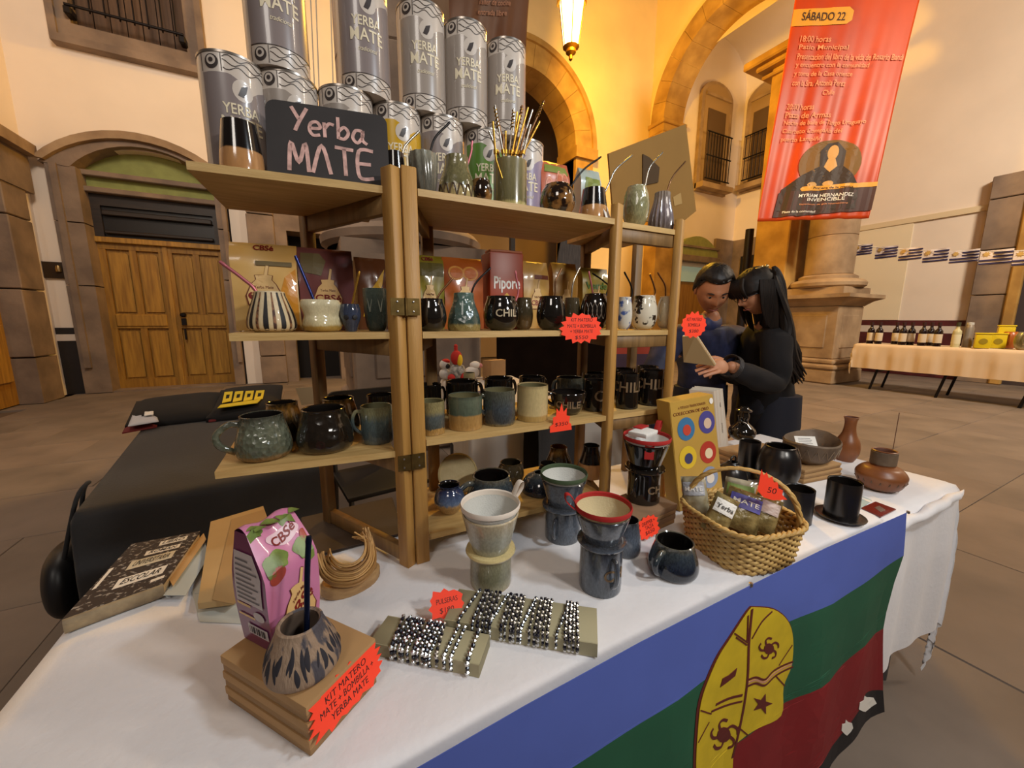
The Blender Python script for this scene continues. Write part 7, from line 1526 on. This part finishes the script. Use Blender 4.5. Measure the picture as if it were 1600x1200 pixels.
# ---- far table with wine bottles
fx, fy0, fy1, fz = 9.25, 1.15, 3.62, .86
ft = link('tablecloth', cloth(fx, fx+.7, fy0, fy1, fz, (.46, .4, .3, .42), .045, .014, seed=2), mat('beige_far_cloth', (214, 190, 160), .85), None); tag(ft, 'beige-white cloth over the far table with wine bottles', 'tablecloth')
ftt = thing('far_table', 'folding table under the cloth with the wine bottles', 'table', (fx, fy0, 0)); link('tabletop', box(.02, .68, .02, fy1-fy0-.02, .81, .85), MATS['grey_plastic_top'], ftt)
for x in (.08, .6):
    for y in (.35, fy1-fy0-.35, (fy1-fy0)/2): link('leg', tube([(x, y+.06, 0), (x, y-.02, .42), (x, y, .81)], .02, 8), iron, ftt)
for y in (.35, fy1-fy0-.35): link('cross_brace', tube([(.08, y, .35), (.6, y, .35)], .014, 6), iron, ftt)
wine = mat('dark_wine_glass', (26, 12, 14), .12, coat=.5); labm = mat('ivory_wine_label', (206, 190, 166), .7)
def bottle_meshes(h_):
    r_ = h_*.13
    b = lathe(smoothprof([(r_*.96, 0), (r_, h_*.03), (r_, h_*.58), (r_*.8, h_*.68), (r_*.42, h_*.76), (r_*.38, h_*.95)], 3)+[(r_*.45, h_*.95), (r_*.45, h_), (0, h_)], 18); l = lathe([(r_*1.01, h_*.14), (r_*1.02, h_*.15), (r_*1.02, h_*.50), (r_*1.01, h_*.51)], 18); c = lathe([(r_*.42, h_*.84), (r_*.48, h_*.84), (r_*.49, h_*1.002), (0, h_*1.004)], 14); return b, l, c
bh_ = .40; mb, ml, mc = bottle_meshes(bh_); ordn = ('first', 'second', 'third', 'fourth', 'fifth', 'sixth', 'seventh', 'eighth')
for k, (px, dx) in enumerate(((1358, .12), (1371, .10), (1397, .28), (1408, .12), (1421, .22), (1439, .10), (1451, .28), (1463, .10))):
    q = atx(px, 540, fx+dx); t = thing('wine_bottle', 'dark wine bottle with ivory label on the far table, %s from the left' % ordn[k], 'bottle', (fx+dx, q.y, fz+.003), 0, 'wine bottles on the far table')
    link('glass', mb, wine, t); link('label', ml, labm, t); link('capsule', mc, mat('maroon_capsule', (52, 18, 20), .5), t)
q = atx(1491, 545, fx+.1); t = thing('clear_bottle', 'pale bottle standing right of the wine bottles on the far table', 'bottle', (fx+.1, q.y, fz+.003)); b_, l_, c_ = bottle_meshes(.40); link('glass', b_, mat('pale_bottle_glass', (196, 190, 150), .2), t); link('label', l_, mat('cream_label2', (214, 208, 176), .6), t); link('capsule', c_, mat('olive_capsule', (60, 60, 40), .5), t)
q = atx(1509, 545, fx+.25); t = thing('thermos', 'grey steel flask between the pale bottle and the yellow tins', 'flask', (fx+.25, q.y, fz+.003)); link('flask_body', lathe([(0, 0), (.055, 0), (.055, .3), (.045, .34), (.04, .36), (0, .36)], 18), mat('brushed_grey', (160, 150, 138), .4, .5), t); link('stopper', lathe([(0, .36), (.042, .36), (.042, .40), (0, .405)], 16), MATS['grey_plastic_top'], t)
yt = mat('yellow_tin', (214, 190, 22), .4); 
for k, (px, dx, zz_, lab) in enumerate(((1533, .1, 0, 'yellow tin on the far table, the one nearest the grey flask'), (1556, .30, 0, 'yellow tin on the far table beside the orange jug'), (1566, .48, .0, 'taller yellow tin behind the front yellow tins'))):
    q = atx(px, 545, fx+dx); hh_ = .22 if k < 2 else .34; t = thing('yellow_tin', lab, 'tin', (fx+dx, q.y, fz+.003), .3)
    link('tin_body', box(-.085, .085, -.085, .085, 0, hh_, .02), yt, t); link('tin_lid', box(-.09, .09, -.09, .09, hh_, hh_+.02, .006), yt, t); link('round_mark', lathe([(0, 0), (.045, .0), (.045, .004), (0, .005)], 14), mat('olive_mark', (150, 130, 20), .5), t, (-.0855, 0, hh_*.5), (0, R(-90), 0))
for px, m_, lab, h_ in ((1575, G['amber'], 'orange-brown clay jug on the far table', .26), (1597, G['sage'], 'green clay jug at the right edge of the far table', .26)):
    dj = .40 if px == 1575 else .12; q = atx(px, 545, fx+dj); pot('jug', lab, 'jug', Vector((fx+dj, q.y, fz+.003)), .095, h_, 'globe', m_ if px != 1575 else mat('rust_glaze', (170, 92, 34), .3), handle=(R(190), .3, .85, .35, .12))
# ---- string of flags
navy = mat('flag_navy', (46, 40, 86), .7); sunm = mat('sun_gold', (196, 160, 90), .7)
FX = 10.6
st_ = [atx(x, y, FX) for x, y in ((1330, 381), (1365, 386), (1404, 389), (1443, 391), (1484, 393), (1531, 393), (1584, 392), (1640, 390))]
cordl = thing('bunting_cord', 'white cord carrying the string of striped flags on the right', 'cord', st_[0]); link('line', tube([p-st_[0] for p in curve_pts(st_, 4)], .006, 6), white_p, cordl); link('knot', ball(.03), white_p, cordl)
for k, (x0, x1, y0, y1) in enumerate(((1335, 1363, 384, 400), (1369, 1403, 387, 405), (1406, 1442, 389, 408), (1444, 1483, 391, 411), (1486, 1530, 393, 412), (1533, 1583, 393, 415), (1585, 1640, 392, 416))):
    A0 = atx(x0, y0, FX); A1 = atx(x1, y0+1, FX); hh_ = A0.z-atx(x0, y1, FX).z; L = (A1-A0).length
    t = thing('striped_flag', 'small blue and white striped flag with sun, %s from the left on the string' % ('first', 'second', 'third', 'fourth', 'fifth', 'sixth', 'seventh')[k], 'flag', A0, math.atan2(A1.y-A0.y, A1.x-A0.x), 'string of striped flags')
    w0 = lambda x, y, z: Vector((x, .008*math.sin(x*9/L+k)+y, z))
    link('cloth', warp(prism([(L*i/8, -hh_) for i in range(9)]+[(L*i/8, 0) for i in range(8, -1, -1)], 0, .004), w0), mat('flag_white', (222, 208, 200), .8), t)
    for j in range(4):
        zt_ = -hh_*(.14+.235*j); xs = .42*L if j < 2 else 0
        link('stripe', warp(prism([(xs+(L-xs)*i/6, zt_-hh_*.11) for i in range(7)]+[(xs+(L-xs)*i/6, zt_) for i in range(6, -1, -1)], -.014, -.008), w0), navy, t)
    link('sun', warp(prism(star(L*.2, -hh_*.25, hh_*.2, 8, .6), -.014, -.008), w0), sunm, t)
# ================================================================== THE COUPLE
skin_m = mat('warm_skin', (190, 126, 88), .5, var=.06, vs=20); skin_w = mat('light_skin', (196, 136, 100), .5, var=.05, vs=20)
hair_m = mat('black_hair', (22, 16, 13), .55, c2=(36, 26, 20), vs=60, stretch=(1, 1, .1), spec=.3)
def skin_mesh(joints, edges, root=0, sub=2, name='figure'):
    """joints: [(pos, (rx, ry))]; skin + subdivision evaluated to a mesh"""
    me = bpy.data.meshes.new(name); me.from_pydata([tuple(p) for p, _ in joints], edges, []); o = bpy.data.objects.new(name, me); COL.objects.link(o)
    md = o.modifiers.new('s', 'SKIN'); md.use_smooth_shade = True; md.branch_smoothing = .6
    for i, (p, r_) in enumerate(joints):
        sv2 = me.skin_vertices[0].data[i]; sv2.radius = r_ if isinstance(r_, tuple) else (r_, r_); sv2.use_root = (i == root)
    o.modifiers.new('d', 'SUBSURF').levels = sub
    dg = bpy.context.evaluated_depsgraph_get(); dg.update(); out = bpy.data.meshes.new_from_object(o.evaluated_get(dg)); bpy.data.objects.remove(o); out.materials.clear(); return smooth(out, 180)
def g2(x, s): return math.exp(-(x/s)**2)
def head_mesh(f=1.0, jaw=1.0):
    """face towards -y, centre of the skull at the origin, about .235 m tall"""
    v = []; fc = []; nu, nv = 56, 44
    for j in range(nv+1):
        th = PI*j/nv
        for i in range(nu):
            ph = 2*PI*i/nu; x, y, z = math.sin(th)*math.cos(ph), math.sin(th)*math.sin(ph), -math.cos(th)
            X, Y, Z = x*.077, y*.098, z*.118
            if Z < 0:
                t = min(1, -Z/.118); X *= 1-.30*jaw*t**1.6; Y = Y*(1-.22*t) - .012*t
            if Y > 0 and Z < -.03: Y *= .88
            fr = max(0, -y)
            if fr > 0:
                Y += .010*g2(abs(X)-.030, .014)*g2(Z-.010, .012)                  # eye sockets
                Y -= .006*g2(Z-.030, .010)*g2(X, .05)                             # brow
                Y -= .024*g2(X, .011)*g2(Z+.022, .016)+.012*g2(X, .010)*g2(Z, .022)   # nose
                Y -= .006*g2(abs(X)-.012, .007)*g2(Z+.030, .008)                  # nostril wings
                Y -= .008*g2(X, .022)*g2(Z+.057, .006)+.008*g2(X, .019)*g2(Z+.070, .007); Y += .004*g2(X, .024)*g2(Z+.0635, .003)
                Y -= .010*g2(X, .022)*g2(Z+.100, .016)                            # chin
                Y -= .005*g2(abs(X)-.045, .02)*g2(Z+.02, .02)                     # cheeks
            v.append((X*f, Y*f, Z*f))
    for j in range(nv):
        for i in range(nu):
            a = j*nu+i; b = j*nu+(i+1) % nu; fc.append((a, b, b+nu, a+nu))
    me = pymesh('head', v, fc, True, 180)
    ears = [xf(ball(.03*f, .35, .7, 1.05, 14), Matrix.Translation((s*.076*f, .012*f, -.004*f)) @ Matrix.Rotation(s*.3, 4, 'Z')) for s in (-1, 1)]
    return join([me]+ears, 'head', True)
def hand_mesh(curl=.6, side=1, sc=1.0):
    """palm from wrist at origin along +x, palm facing -z, thumb on +y*side"""
    parts = [xf(ball(.042*sc, 1.05, .92, .34, 18), Matrix.Translation((.045*sc, 0, 0)))]
    for k, (y, L) in enumerate(((.027, .070), (.009, .080), (-.010, .074), (-.027, .058))):
        p = Vector((.078*sc, y*side*sc, .002)); pts = [Vector((.055*sc, y*side*.9*sc, 0)), p]; a = .15
        for q in (.42, .32, .26):
            a += curl*(.55 if q > .4 else .75); p = p+Vector((math.cos(a), 0, -math.sin(a)))*L*q*sc; pts.append(p)
        parts.append(tube(curve_pts(pts, 3), [(.0092-.0022*i/12)*sc for i in range(13)], 8))
    pts = [Vector((.018, .026*side, -.002))*sc, Vector((.038, .048*side, -.012))*sc, Vector((.062, .052*side, -.024))*sc, Vector((.080, .044*side, -.032))*sc]
    parts.append(tube(curve_pts(pts, 4), [(.012-.004*i/12)*sc for i in range(13)], 8)); return join(parts, 'hand', True)
def orient(P, fwd, up=(0, 0, 1), sc=1.0):
    """-y of the part looks along fwd"""
    f = Vector(fwd).normalized(); s = f.cross(Vector(up)).normalized()*-1; u = (-f).cross(s)*-1
    x = Vector(up).cross(-f).normalized()*-1; x = (-f).cross(Vector(up)).normalized(); z = x.cross(-f)
    return Matrix(((x.x*sc, -f.x*sc, z.x*sc, P[0]), (x.y*sc, -f.y*sc, z.y*sc, P[1]), (x.z*sc, -f.z*sc, z.z*sc, P[2]), (0, 0, 0, 1)))
def face_parts(par, M, eyelook=-.35, browm=hair_m, lids=skin_m):
    for s in (-1, 1):
        ey = link('eye', xf(ball(.0115, 1, 1, .75, 14), M @ Matrix.Translation((s*.030, -.076, .009))), mat('eye_white', (206, 196, 186), .2), par); link('iris', xf(ball(.0055, 1, .5, 1, 10), M @ Matrix.Translation((s*.030, -.0865, .0055))), ink, ey)
        link('eyelid', xf(ball(.0126, 1.05, 1, .62, 14), M @ Matrix.Translation((s*.030, -.0755, .0135))), lids, ey)
        link('eyebrow', xf(tube([(s*.014, -.0945, .026), (s*.030, -.0945, .031), (s*.046, -.085, .028)], [.0028, .0036, .0018], 6), M), browm, par)
    link('lips', xf(tube(curve_pts([(-.022, -.086, -.062), (-.010, -.0975, -.0605), (0, -.0985, -.0625), (.010, -.0975, -.0605), (.022, -.086, -.062)], 3), [.001]+[.0032]*11+[.001], 6), M), mat('lip', (140, 74, 62), .5), par)
def V3(px, py, y): return aty(px, py, y)
def leg_tubes(pe, bd, w_):
    return join([tube([pe+bd*s*w_+Vector((0, 0, q)) for q in (.06, -.1, -.3, -.44, -.6, .05-pe.z)], [.10, .11, .095, .078, .07, .062], 14) for s in (-1, 1)]+[xf(ball(.15, 1.1, .9, .8), Matrix.Translation(pe))], 'legs', True)
# ---------------- man: navy jacket, head bowed towards the book
YM = 1.43
hc = V3(1114, 452, YM-.06); fm = (Vector((CAM.x, CAM.y, 0))-Vector((hc.x, hc.y, 0))).normalized(); fm = Vector((fm.x*.93+.30, fm.y*.93-.02, -.52)).normalized()
man = thing('person', 'man in a navy jacket with short dark hair looking down at the open book', 'person', (hc.x, hc.y+.05, 0))
IM = man.location
Mh = orient(hc, fm, sc=1.04)
nk = V3(1110, 497, YM); ch = V3(1098, 545, YM+.03); be = V3(1092, 640, YM+.05); pe = Vector((be.x, be.y, .84))
lsh = V3(1046, 525, YM+.02); rsh = V3(1152, 522, YM+.10); lel = V3(1022, 590, YM-.06); lwr = V3(1030, 690, YM-.06); rel = V3(1165, 600, YM+.05); rwr = V3(1150, 690, YM-.0)
bd = (rsh-lsh).normalized()
def legs(pe, bd, fw_, jo, ed, pi, rs):
    for s in (-1, 1):
        b = len(jo); hp = pe+bd*s*.10; jo += [(hp+Vector((0, 0, -.20)), rs[0]), (hp+Vector((0, 0, -.44))+fw_*.01, rs[1]), (Vector((hp.x, hp.y, .10)), rs[2]), (Vector((hp.x, hp.y, .045))+fw_*.14, rs[3])]; ed += [(pi, b), (b, b+1), (b+1, b+2), (b+2, b+3)]
fwm = Vector((fm.x, fm.y, 0)).normalized()
jo = [(pe, .13), (be, .125), (ch, (.15, .12)), (nk-Vector((0, 0, .04)), .065), (nk+Vector((0, 0, .05))+fm*-.01, .055), (lsh, .065), (lel, .048), (lwr, .03), (rsh, .065), (rel, .048), (rwr, .03)]
ed = [(0, 1), (1, 2), (2, 3), (3, 4), (2, 5), (5, 6), (6, 7), (2, 8), (8, 9), (9, 10)]
legs(pe, bd, fwm, jo, ed, 0, (.085, .06, .04, .035))
hd = head_mesh(1.0); xf(hd, Mh); hl = hand_mesh(.5, -1); xf(hl, place_frame(lwr, (bd*.7-Vector((0, .4, 0))), (0, .3, .9), Vector((bd.y, -.9, .2)))); hr = hand_mesh(.5, 1); xf(hr, place_frame(rwr, (-bd*.8+Vector((0, -.3, 0))), (0, .3, .9), Vector((-.2, -.9, .3))))
def loc_part(name, me, m, par): return link(name, xf(me, Matrix.Translation(-Vector(par.location))), m, par)
loc_part('body', join([skin_mesh(jo, ed), hd, hl, hr], 'body', True), skin_m, man)
fpm = thing('tmp', 't', 't'); bpy.data.objects.remove(fpm)
face_parts(man, Matrix.Translation(-Vector(man.location)) @ Mh, lids=skin_m)
navyj = mat('navy_jacket', (46, 50, 80), .6, c2=(30, 32, 54), vs=14, bump=.25, bs=18)
jj = [(pe+Vector((0, 0, -.10)), (.165, .14)), (be, (.165, .14)), (ch, (.185, .145)), (nk-Vector((0, 0, .05)), (.10, .10)), (lsh+Vector((0, 0, .01)), .088), (lel, .068), (lwr-(lwr-lel)*.08, .050), (rsh+Vector((0, 0, .01)), .088), (rel, .068), (rwr-(rwr-rel)*.08, .050)]
loc_part('jacket', wavy(skin_mesh(jj, [(0, 1), (1, 2), (2, 3), (2, 4), (4, 5), (5, 6), (2, 7), (7, 8), (8, 9)]), .012, 14), navyj, man)
# collar wings and shirt
ring = [nk+Vector((0, 0, -.012))+(bd*math.cos(a)*.082+fwm*math.sin(a)*.075)+Vector((0, 0, .03*(-math.sin(a)) -.0)) for a in [2*PI*i/28 for i in range(28)]]
loc_part('collar', tube(ring, [.024+.003*math.sin(i*.7) for i in range(28)], 8, True, flat=(1.2, .6)), mat('navy_collar', (50, 56, 92), .6, var=.2, vs=20), man)
tr_ = [(pe+Vector((0, 0, .0)), (.12, .11))]; te = []; legs(pe, bd, fwm, tr_, te, 0, (.098, .075, .06, .05)); loc_part('trousers', leg_tubes(pe, bd, .085), mat('dark_trousers', (30, 30, 38), .8), man)
def hair_cap(M, f=1.0, cut=-.02, back=-.05, thick=.012, name='hair', fringe=.045, rough=.004):
    v = []; fc = []; nu, nv = 56, 30
    for j in range(nv+1):
        th = PI*.78*j/nv
        for i in range(nu):
            ph = 2*PI*i/nu; x, y, z = math.sin(th)*math.cos(ph), math.sin(th)*math.sin(ph), math.cos(th)
            lim = (fringe if y < -.35 else back+(fringe-back)*max(0, min(1, (-y+.15)/.5)) if y < .15 else back)
            Z = max(z*.118, lim); k = math.sqrt(max(.05, 1-(Z/.118)**2))/max(.05, math.sqrt(max(.0025, 1-z*z))) if z*.118 < lim else 1
            t = thick*(1 if Z > lim+.004 else .5); X = (x*k)*(.077+t); Y = (y*k)*(.098+t); Z = Z+(t if z > .3 else t*.4)
            n = rough*noise.noise(Vector((x*14, y*14, z*9))); v.append((X*f*(1+n*4), Y*f*(1+n*4), Z*f+n))
    for j in range(nv):
        for i in range(nu): a = j*nu+i; b = j*nu+(i+1) % nu; fc.append((a, a+nu, b+nu, b))
    return xf(pymesh(name, v, fc, True, 180), M)
loc_part('hair', hair_cap(Mh, 1.0, fringe=.074, back=-.035, thick=.017), mat('short_dark_hair', (34, 25, 20), .5, c2=(22, 16, 13), vs=80), man)
# ---------------- woman: long black hair, black sweatshirt, seen from her left, holding the book
YW = 1.19
hcw = V3(1184, 456, YW); fwm2 = Vector((-.80, .34, -.42)).normalized()
wom = thing('person', 'woman with long black hair in a dark sweatshirt holding a book open', 'person', (hcw.x+.03, hcw.y+.03, 0))
Mw = orient(hcw, fwm2, sc=.97)
fW = Vector((-.86, .38, 0)).normalized(); sW = Vector((-fW.y, fW.x, 0))           # sW: towards her left... camera side is -sW or sW
if sW.y > 0: sW = -sW
nkw = V3(1196, 497, YW+.03); chw = V3(1202, 545, YW+.04); bew = V3(1200, 625, YW+.05); pew = Vector((bew.x, bew.y, .82))
nls = V3(1213, 527, YW-.10); fls = V3(1180, 520, YW+.17); nel = V3(1212, 606, YW-.13); nwr = V3(1137, 570, YW-.12); fel = V3(1165, 590, YW+.20); fwr = V3(1118, 574, YW+.06)
jo = [(pew, .12), (bew, .11), (chw, (.12, .11)), (nkw-Vector((0, 0, .03)), .055), (nkw+Vector((-.01, 0, .05)), .048), (nls, .055), (nel, .042), (nwr, .026), (fls, .055), (fel, .042), (fwr, .026)]
ed = [(0, 1), (1, 2), (2, 3), (3, 4), (2, 5), (5, 6), (6, 7), (2, 8), (8, 9), (9, 10)]
legs(pew, sW, fW, jo, ed, 0, (.085, .058, .038, .033))
hdw = xf(head_mesh(.95, .9), Mw)
hn = xf(hand_mesh(.35, 1, .95), place_frame(nwr, (-.93, .10, -.08), (.05, .55, .80), Vector((.25, -.80, .55)))); hf = xf(hand_mesh(.6, -1, .9), place_frame(fwr, (-.9, -.3, .1), (0, -.4, .9), Vector((.3, .85, .35))))
loc_part('body', join([skin_mesh(jo, ed), hdw, hn, hf], 'body', True), skin_w, wom)
face_parts(wom, Matrix.Translation(-Vector(wom.location)) @ Mw @ Matrix.Diagonal((.95, .95, .95, 1)), lids=skin_w)
blks = mat('black_sweatshirt', (15, 12, 14), .9, c2=(22, 18, 21), vs=5, bump=.2, bs=14)
jj = [(pew+Vector((0, 0, -.22)), (.15, .14)), (bew, (.175, .17)), (chw, (.18, .165)), (nkw-Vector((0, 0, .045)), (.095, .09)), (nls+Vector((0, 0, .005)), .075), (nel, .066), (nwr-(nwr-nel)*.10, .046), (fls+Vector((0, 0, .005)), .085), (fel, .07), (fwr-(fwr-fel)*.10, .046)]
loc_part('sweatshirt', wavy(skin_mesh(jj, [(0, 1), (1, 2), (2, 3), (2, 4), (4, 5), (5, 6), (2, 7), (7, 8), (8, 9)]), .012, 12, 3), blks, wom)
ww = nwr-(nwr-nel)*.10
dww = (nwr-nel).normalized(); loc_part('wrist_bands', join([tube([ww+dww*(.004+.010*k)+(dww.orthogonal()*math.cos(a)+dww.cross(dww.orthogonal())*math.sin(a))*.036 for a in [2*PI*i/20 for i in range(20)]], .004, 6, True) for k in range(3)]), mat('dark_bands', (40, 36, 36), .5), wom)
tr_ = [(pew+Vector((0, 0, .04)), (.125, .12))]; te = []; legs(pew, sW, fW, tr_, te, 0, (.10, .075, .06, .05)); loc_part('jeans', leg_tubes(pew, sW, .085), mat('dark_jeans', (30, 32, 44), .85), wom)
# hair: cap with fringe plus long locks down the back
capw = hair_cap(Mw, .96, fringe=.012, back=-.09, thick=.016)
lock = []
rndh = random.Random(3)
bkv = -fW
for k in range(110):
    a = rndh.uniform(-1.35, 1.35); hgt = rndh.uniform(.2, 1.0)
    base = hcw+(bkv*math.cos(a)*.092+sW*math.sin(a)*.080)*math.sqrt(max(0.1, 1-(hgt-.25)**2))+Vector((0, 0, .115*hgt))
    o1 = base+(bkv*math.cos(a)+sW*math.sin(a))*.02+Vector((0, 0, -.05)); o2 = hcw+bkv*(.085+.03*rndh.random())+sW*math.sin(a)*.105+Vector((0, 0, -.16)); o3 = hcw+bkv*(.13+.07*rndh.random())+sW*math.sin(a)*.11+Vector((0, 0, -.30)); o4 = hcw+bkv*(.17+.06*rndh.random())+sW*math.sin(a)*.10+Vector((0, 0, -.40-.06*rndh.random()))
    if a > .9: o3 = o3+fW*.05
    lock.append(tube(curve_pts([base, o1, o2, o3, o4], 4), [.009+.006*math.sin(PI*i/17) if i < 13 else .012*(17-i)/5 for i in range(17)], 6))
# side locks framing the face
for k in range(26):
    s = 1 if k % 3 else -1; t = rndh.random()
    p0 = hcw+sW*s*.078+fW*(.045-.07*t)+Vector((0, 0, .05)); lock.append(tube(curve_pts([p0, p0+sW*s*.012+Vector((0, 0, -.06)), p0+sW*s*.010+bkv*.02+Vector((0, 0, -.14)), p0+bkv*.05+Vector((0, 0, -.21-.05*t))], 4), [.010]*9+[.008, .006, .004, .002], 6))
# fringe
for k in range(22):
    x = -.062+.124*k/21; q0 = Mw @ Vector((x*.6, -.075, .10)); q1 = Mw @ Vector((x*.95, -.108, .060)); q2 = Mw @ Vector((x*1.08, -.104, .012+.006*math.sin(k*2))); lock.append(tube(curve_pts([q0, q1, q2], 4), [.007]*6+[.005, .004, .002], 6))
loc_part('hair', join([capw]+lock, 'hair', True), hair_m, wom)
cl = hcw+Vector((0, 0, .108))+fW*.01+sW*.03
loc_part('hair_clip', join([tube([cl+fW*x1_+sW*.012*math.sin(x1_*90)+Vector((0, 0, .010*math.cos(x1_*60))) for x1_ in [-.035+.07*i/8 for i in range(9)]], .005, 8), xf(ball(.010), Matrix.Translation(cl+fW*-.02+Vector((0, 0, .01))))], 'clip', True), mat('pearl_clip', (196, 172, 120), .2, .6), wom)
# glasses
gl = []
for s in (-1, 1): gl.append(tube([Mw @ Vector((s*.030+.021*math.cos(a), -.098, .008+.017*math.sin(a))) for a in [2*PI*i/18 for i in range(18)]], .0016, 6, True)); gl.append(tube([Mw @ Vector((s*.051, -.096, .012)), Mw @ Vector((s*.076, -.05, .012)), Mw @ Vector((s*.078, .01, .006))], .0016, 6))
gl.append(tube([Mw @ Vector((-.009, -.100, .010)), Mw @ Vector((.009, -.100, .010))], .0016, 6)); loc_part('glasses', join(gl), mat('glasses_frame', (24, 20, 22), .3), wom)
# ---------------- the book she holds
bk0 = V3(1070, 530, YW-.10); bk1 = V3(1118, 566, YW-.13); bk2 = V3(1082, 566, YW-.10)
bo = thing('held_book', 'open book with cream pages held by the woman', 'book', (0, 0, 0))
A_ = V3(1066, 526, YW-.05); B_ = V3(1086, 525, YW-.10); C_ = V3(1117, 572, YW-.14); D_ = V3(1068, 566, YW-.06)
nB = (C_-B_).cross(A_-B_).normalized()
if nB.dot(CAM-A_) < 0: nB = -nB
link('cover', hexa([D_, C_, C_-nB*.004, D_-nB*.004, A_, B_, B_-nB*.004, A_-nB*.004]), mat('beige_book_cover', (150, 124, 84), .6), bo)
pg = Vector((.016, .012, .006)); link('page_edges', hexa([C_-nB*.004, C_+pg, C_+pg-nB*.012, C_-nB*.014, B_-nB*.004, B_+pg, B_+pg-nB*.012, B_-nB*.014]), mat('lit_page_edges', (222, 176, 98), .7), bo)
link('pages', hexa([D_-nB*.0045, C_-nB*.0045, C_-nB*.016, D_-nB*.012, A_-nB*.0045, B_-nB*.0045, B_-nB*.016, A_-nB*.012]), mat('book_pages', (222, 220, 210), .8), bo)
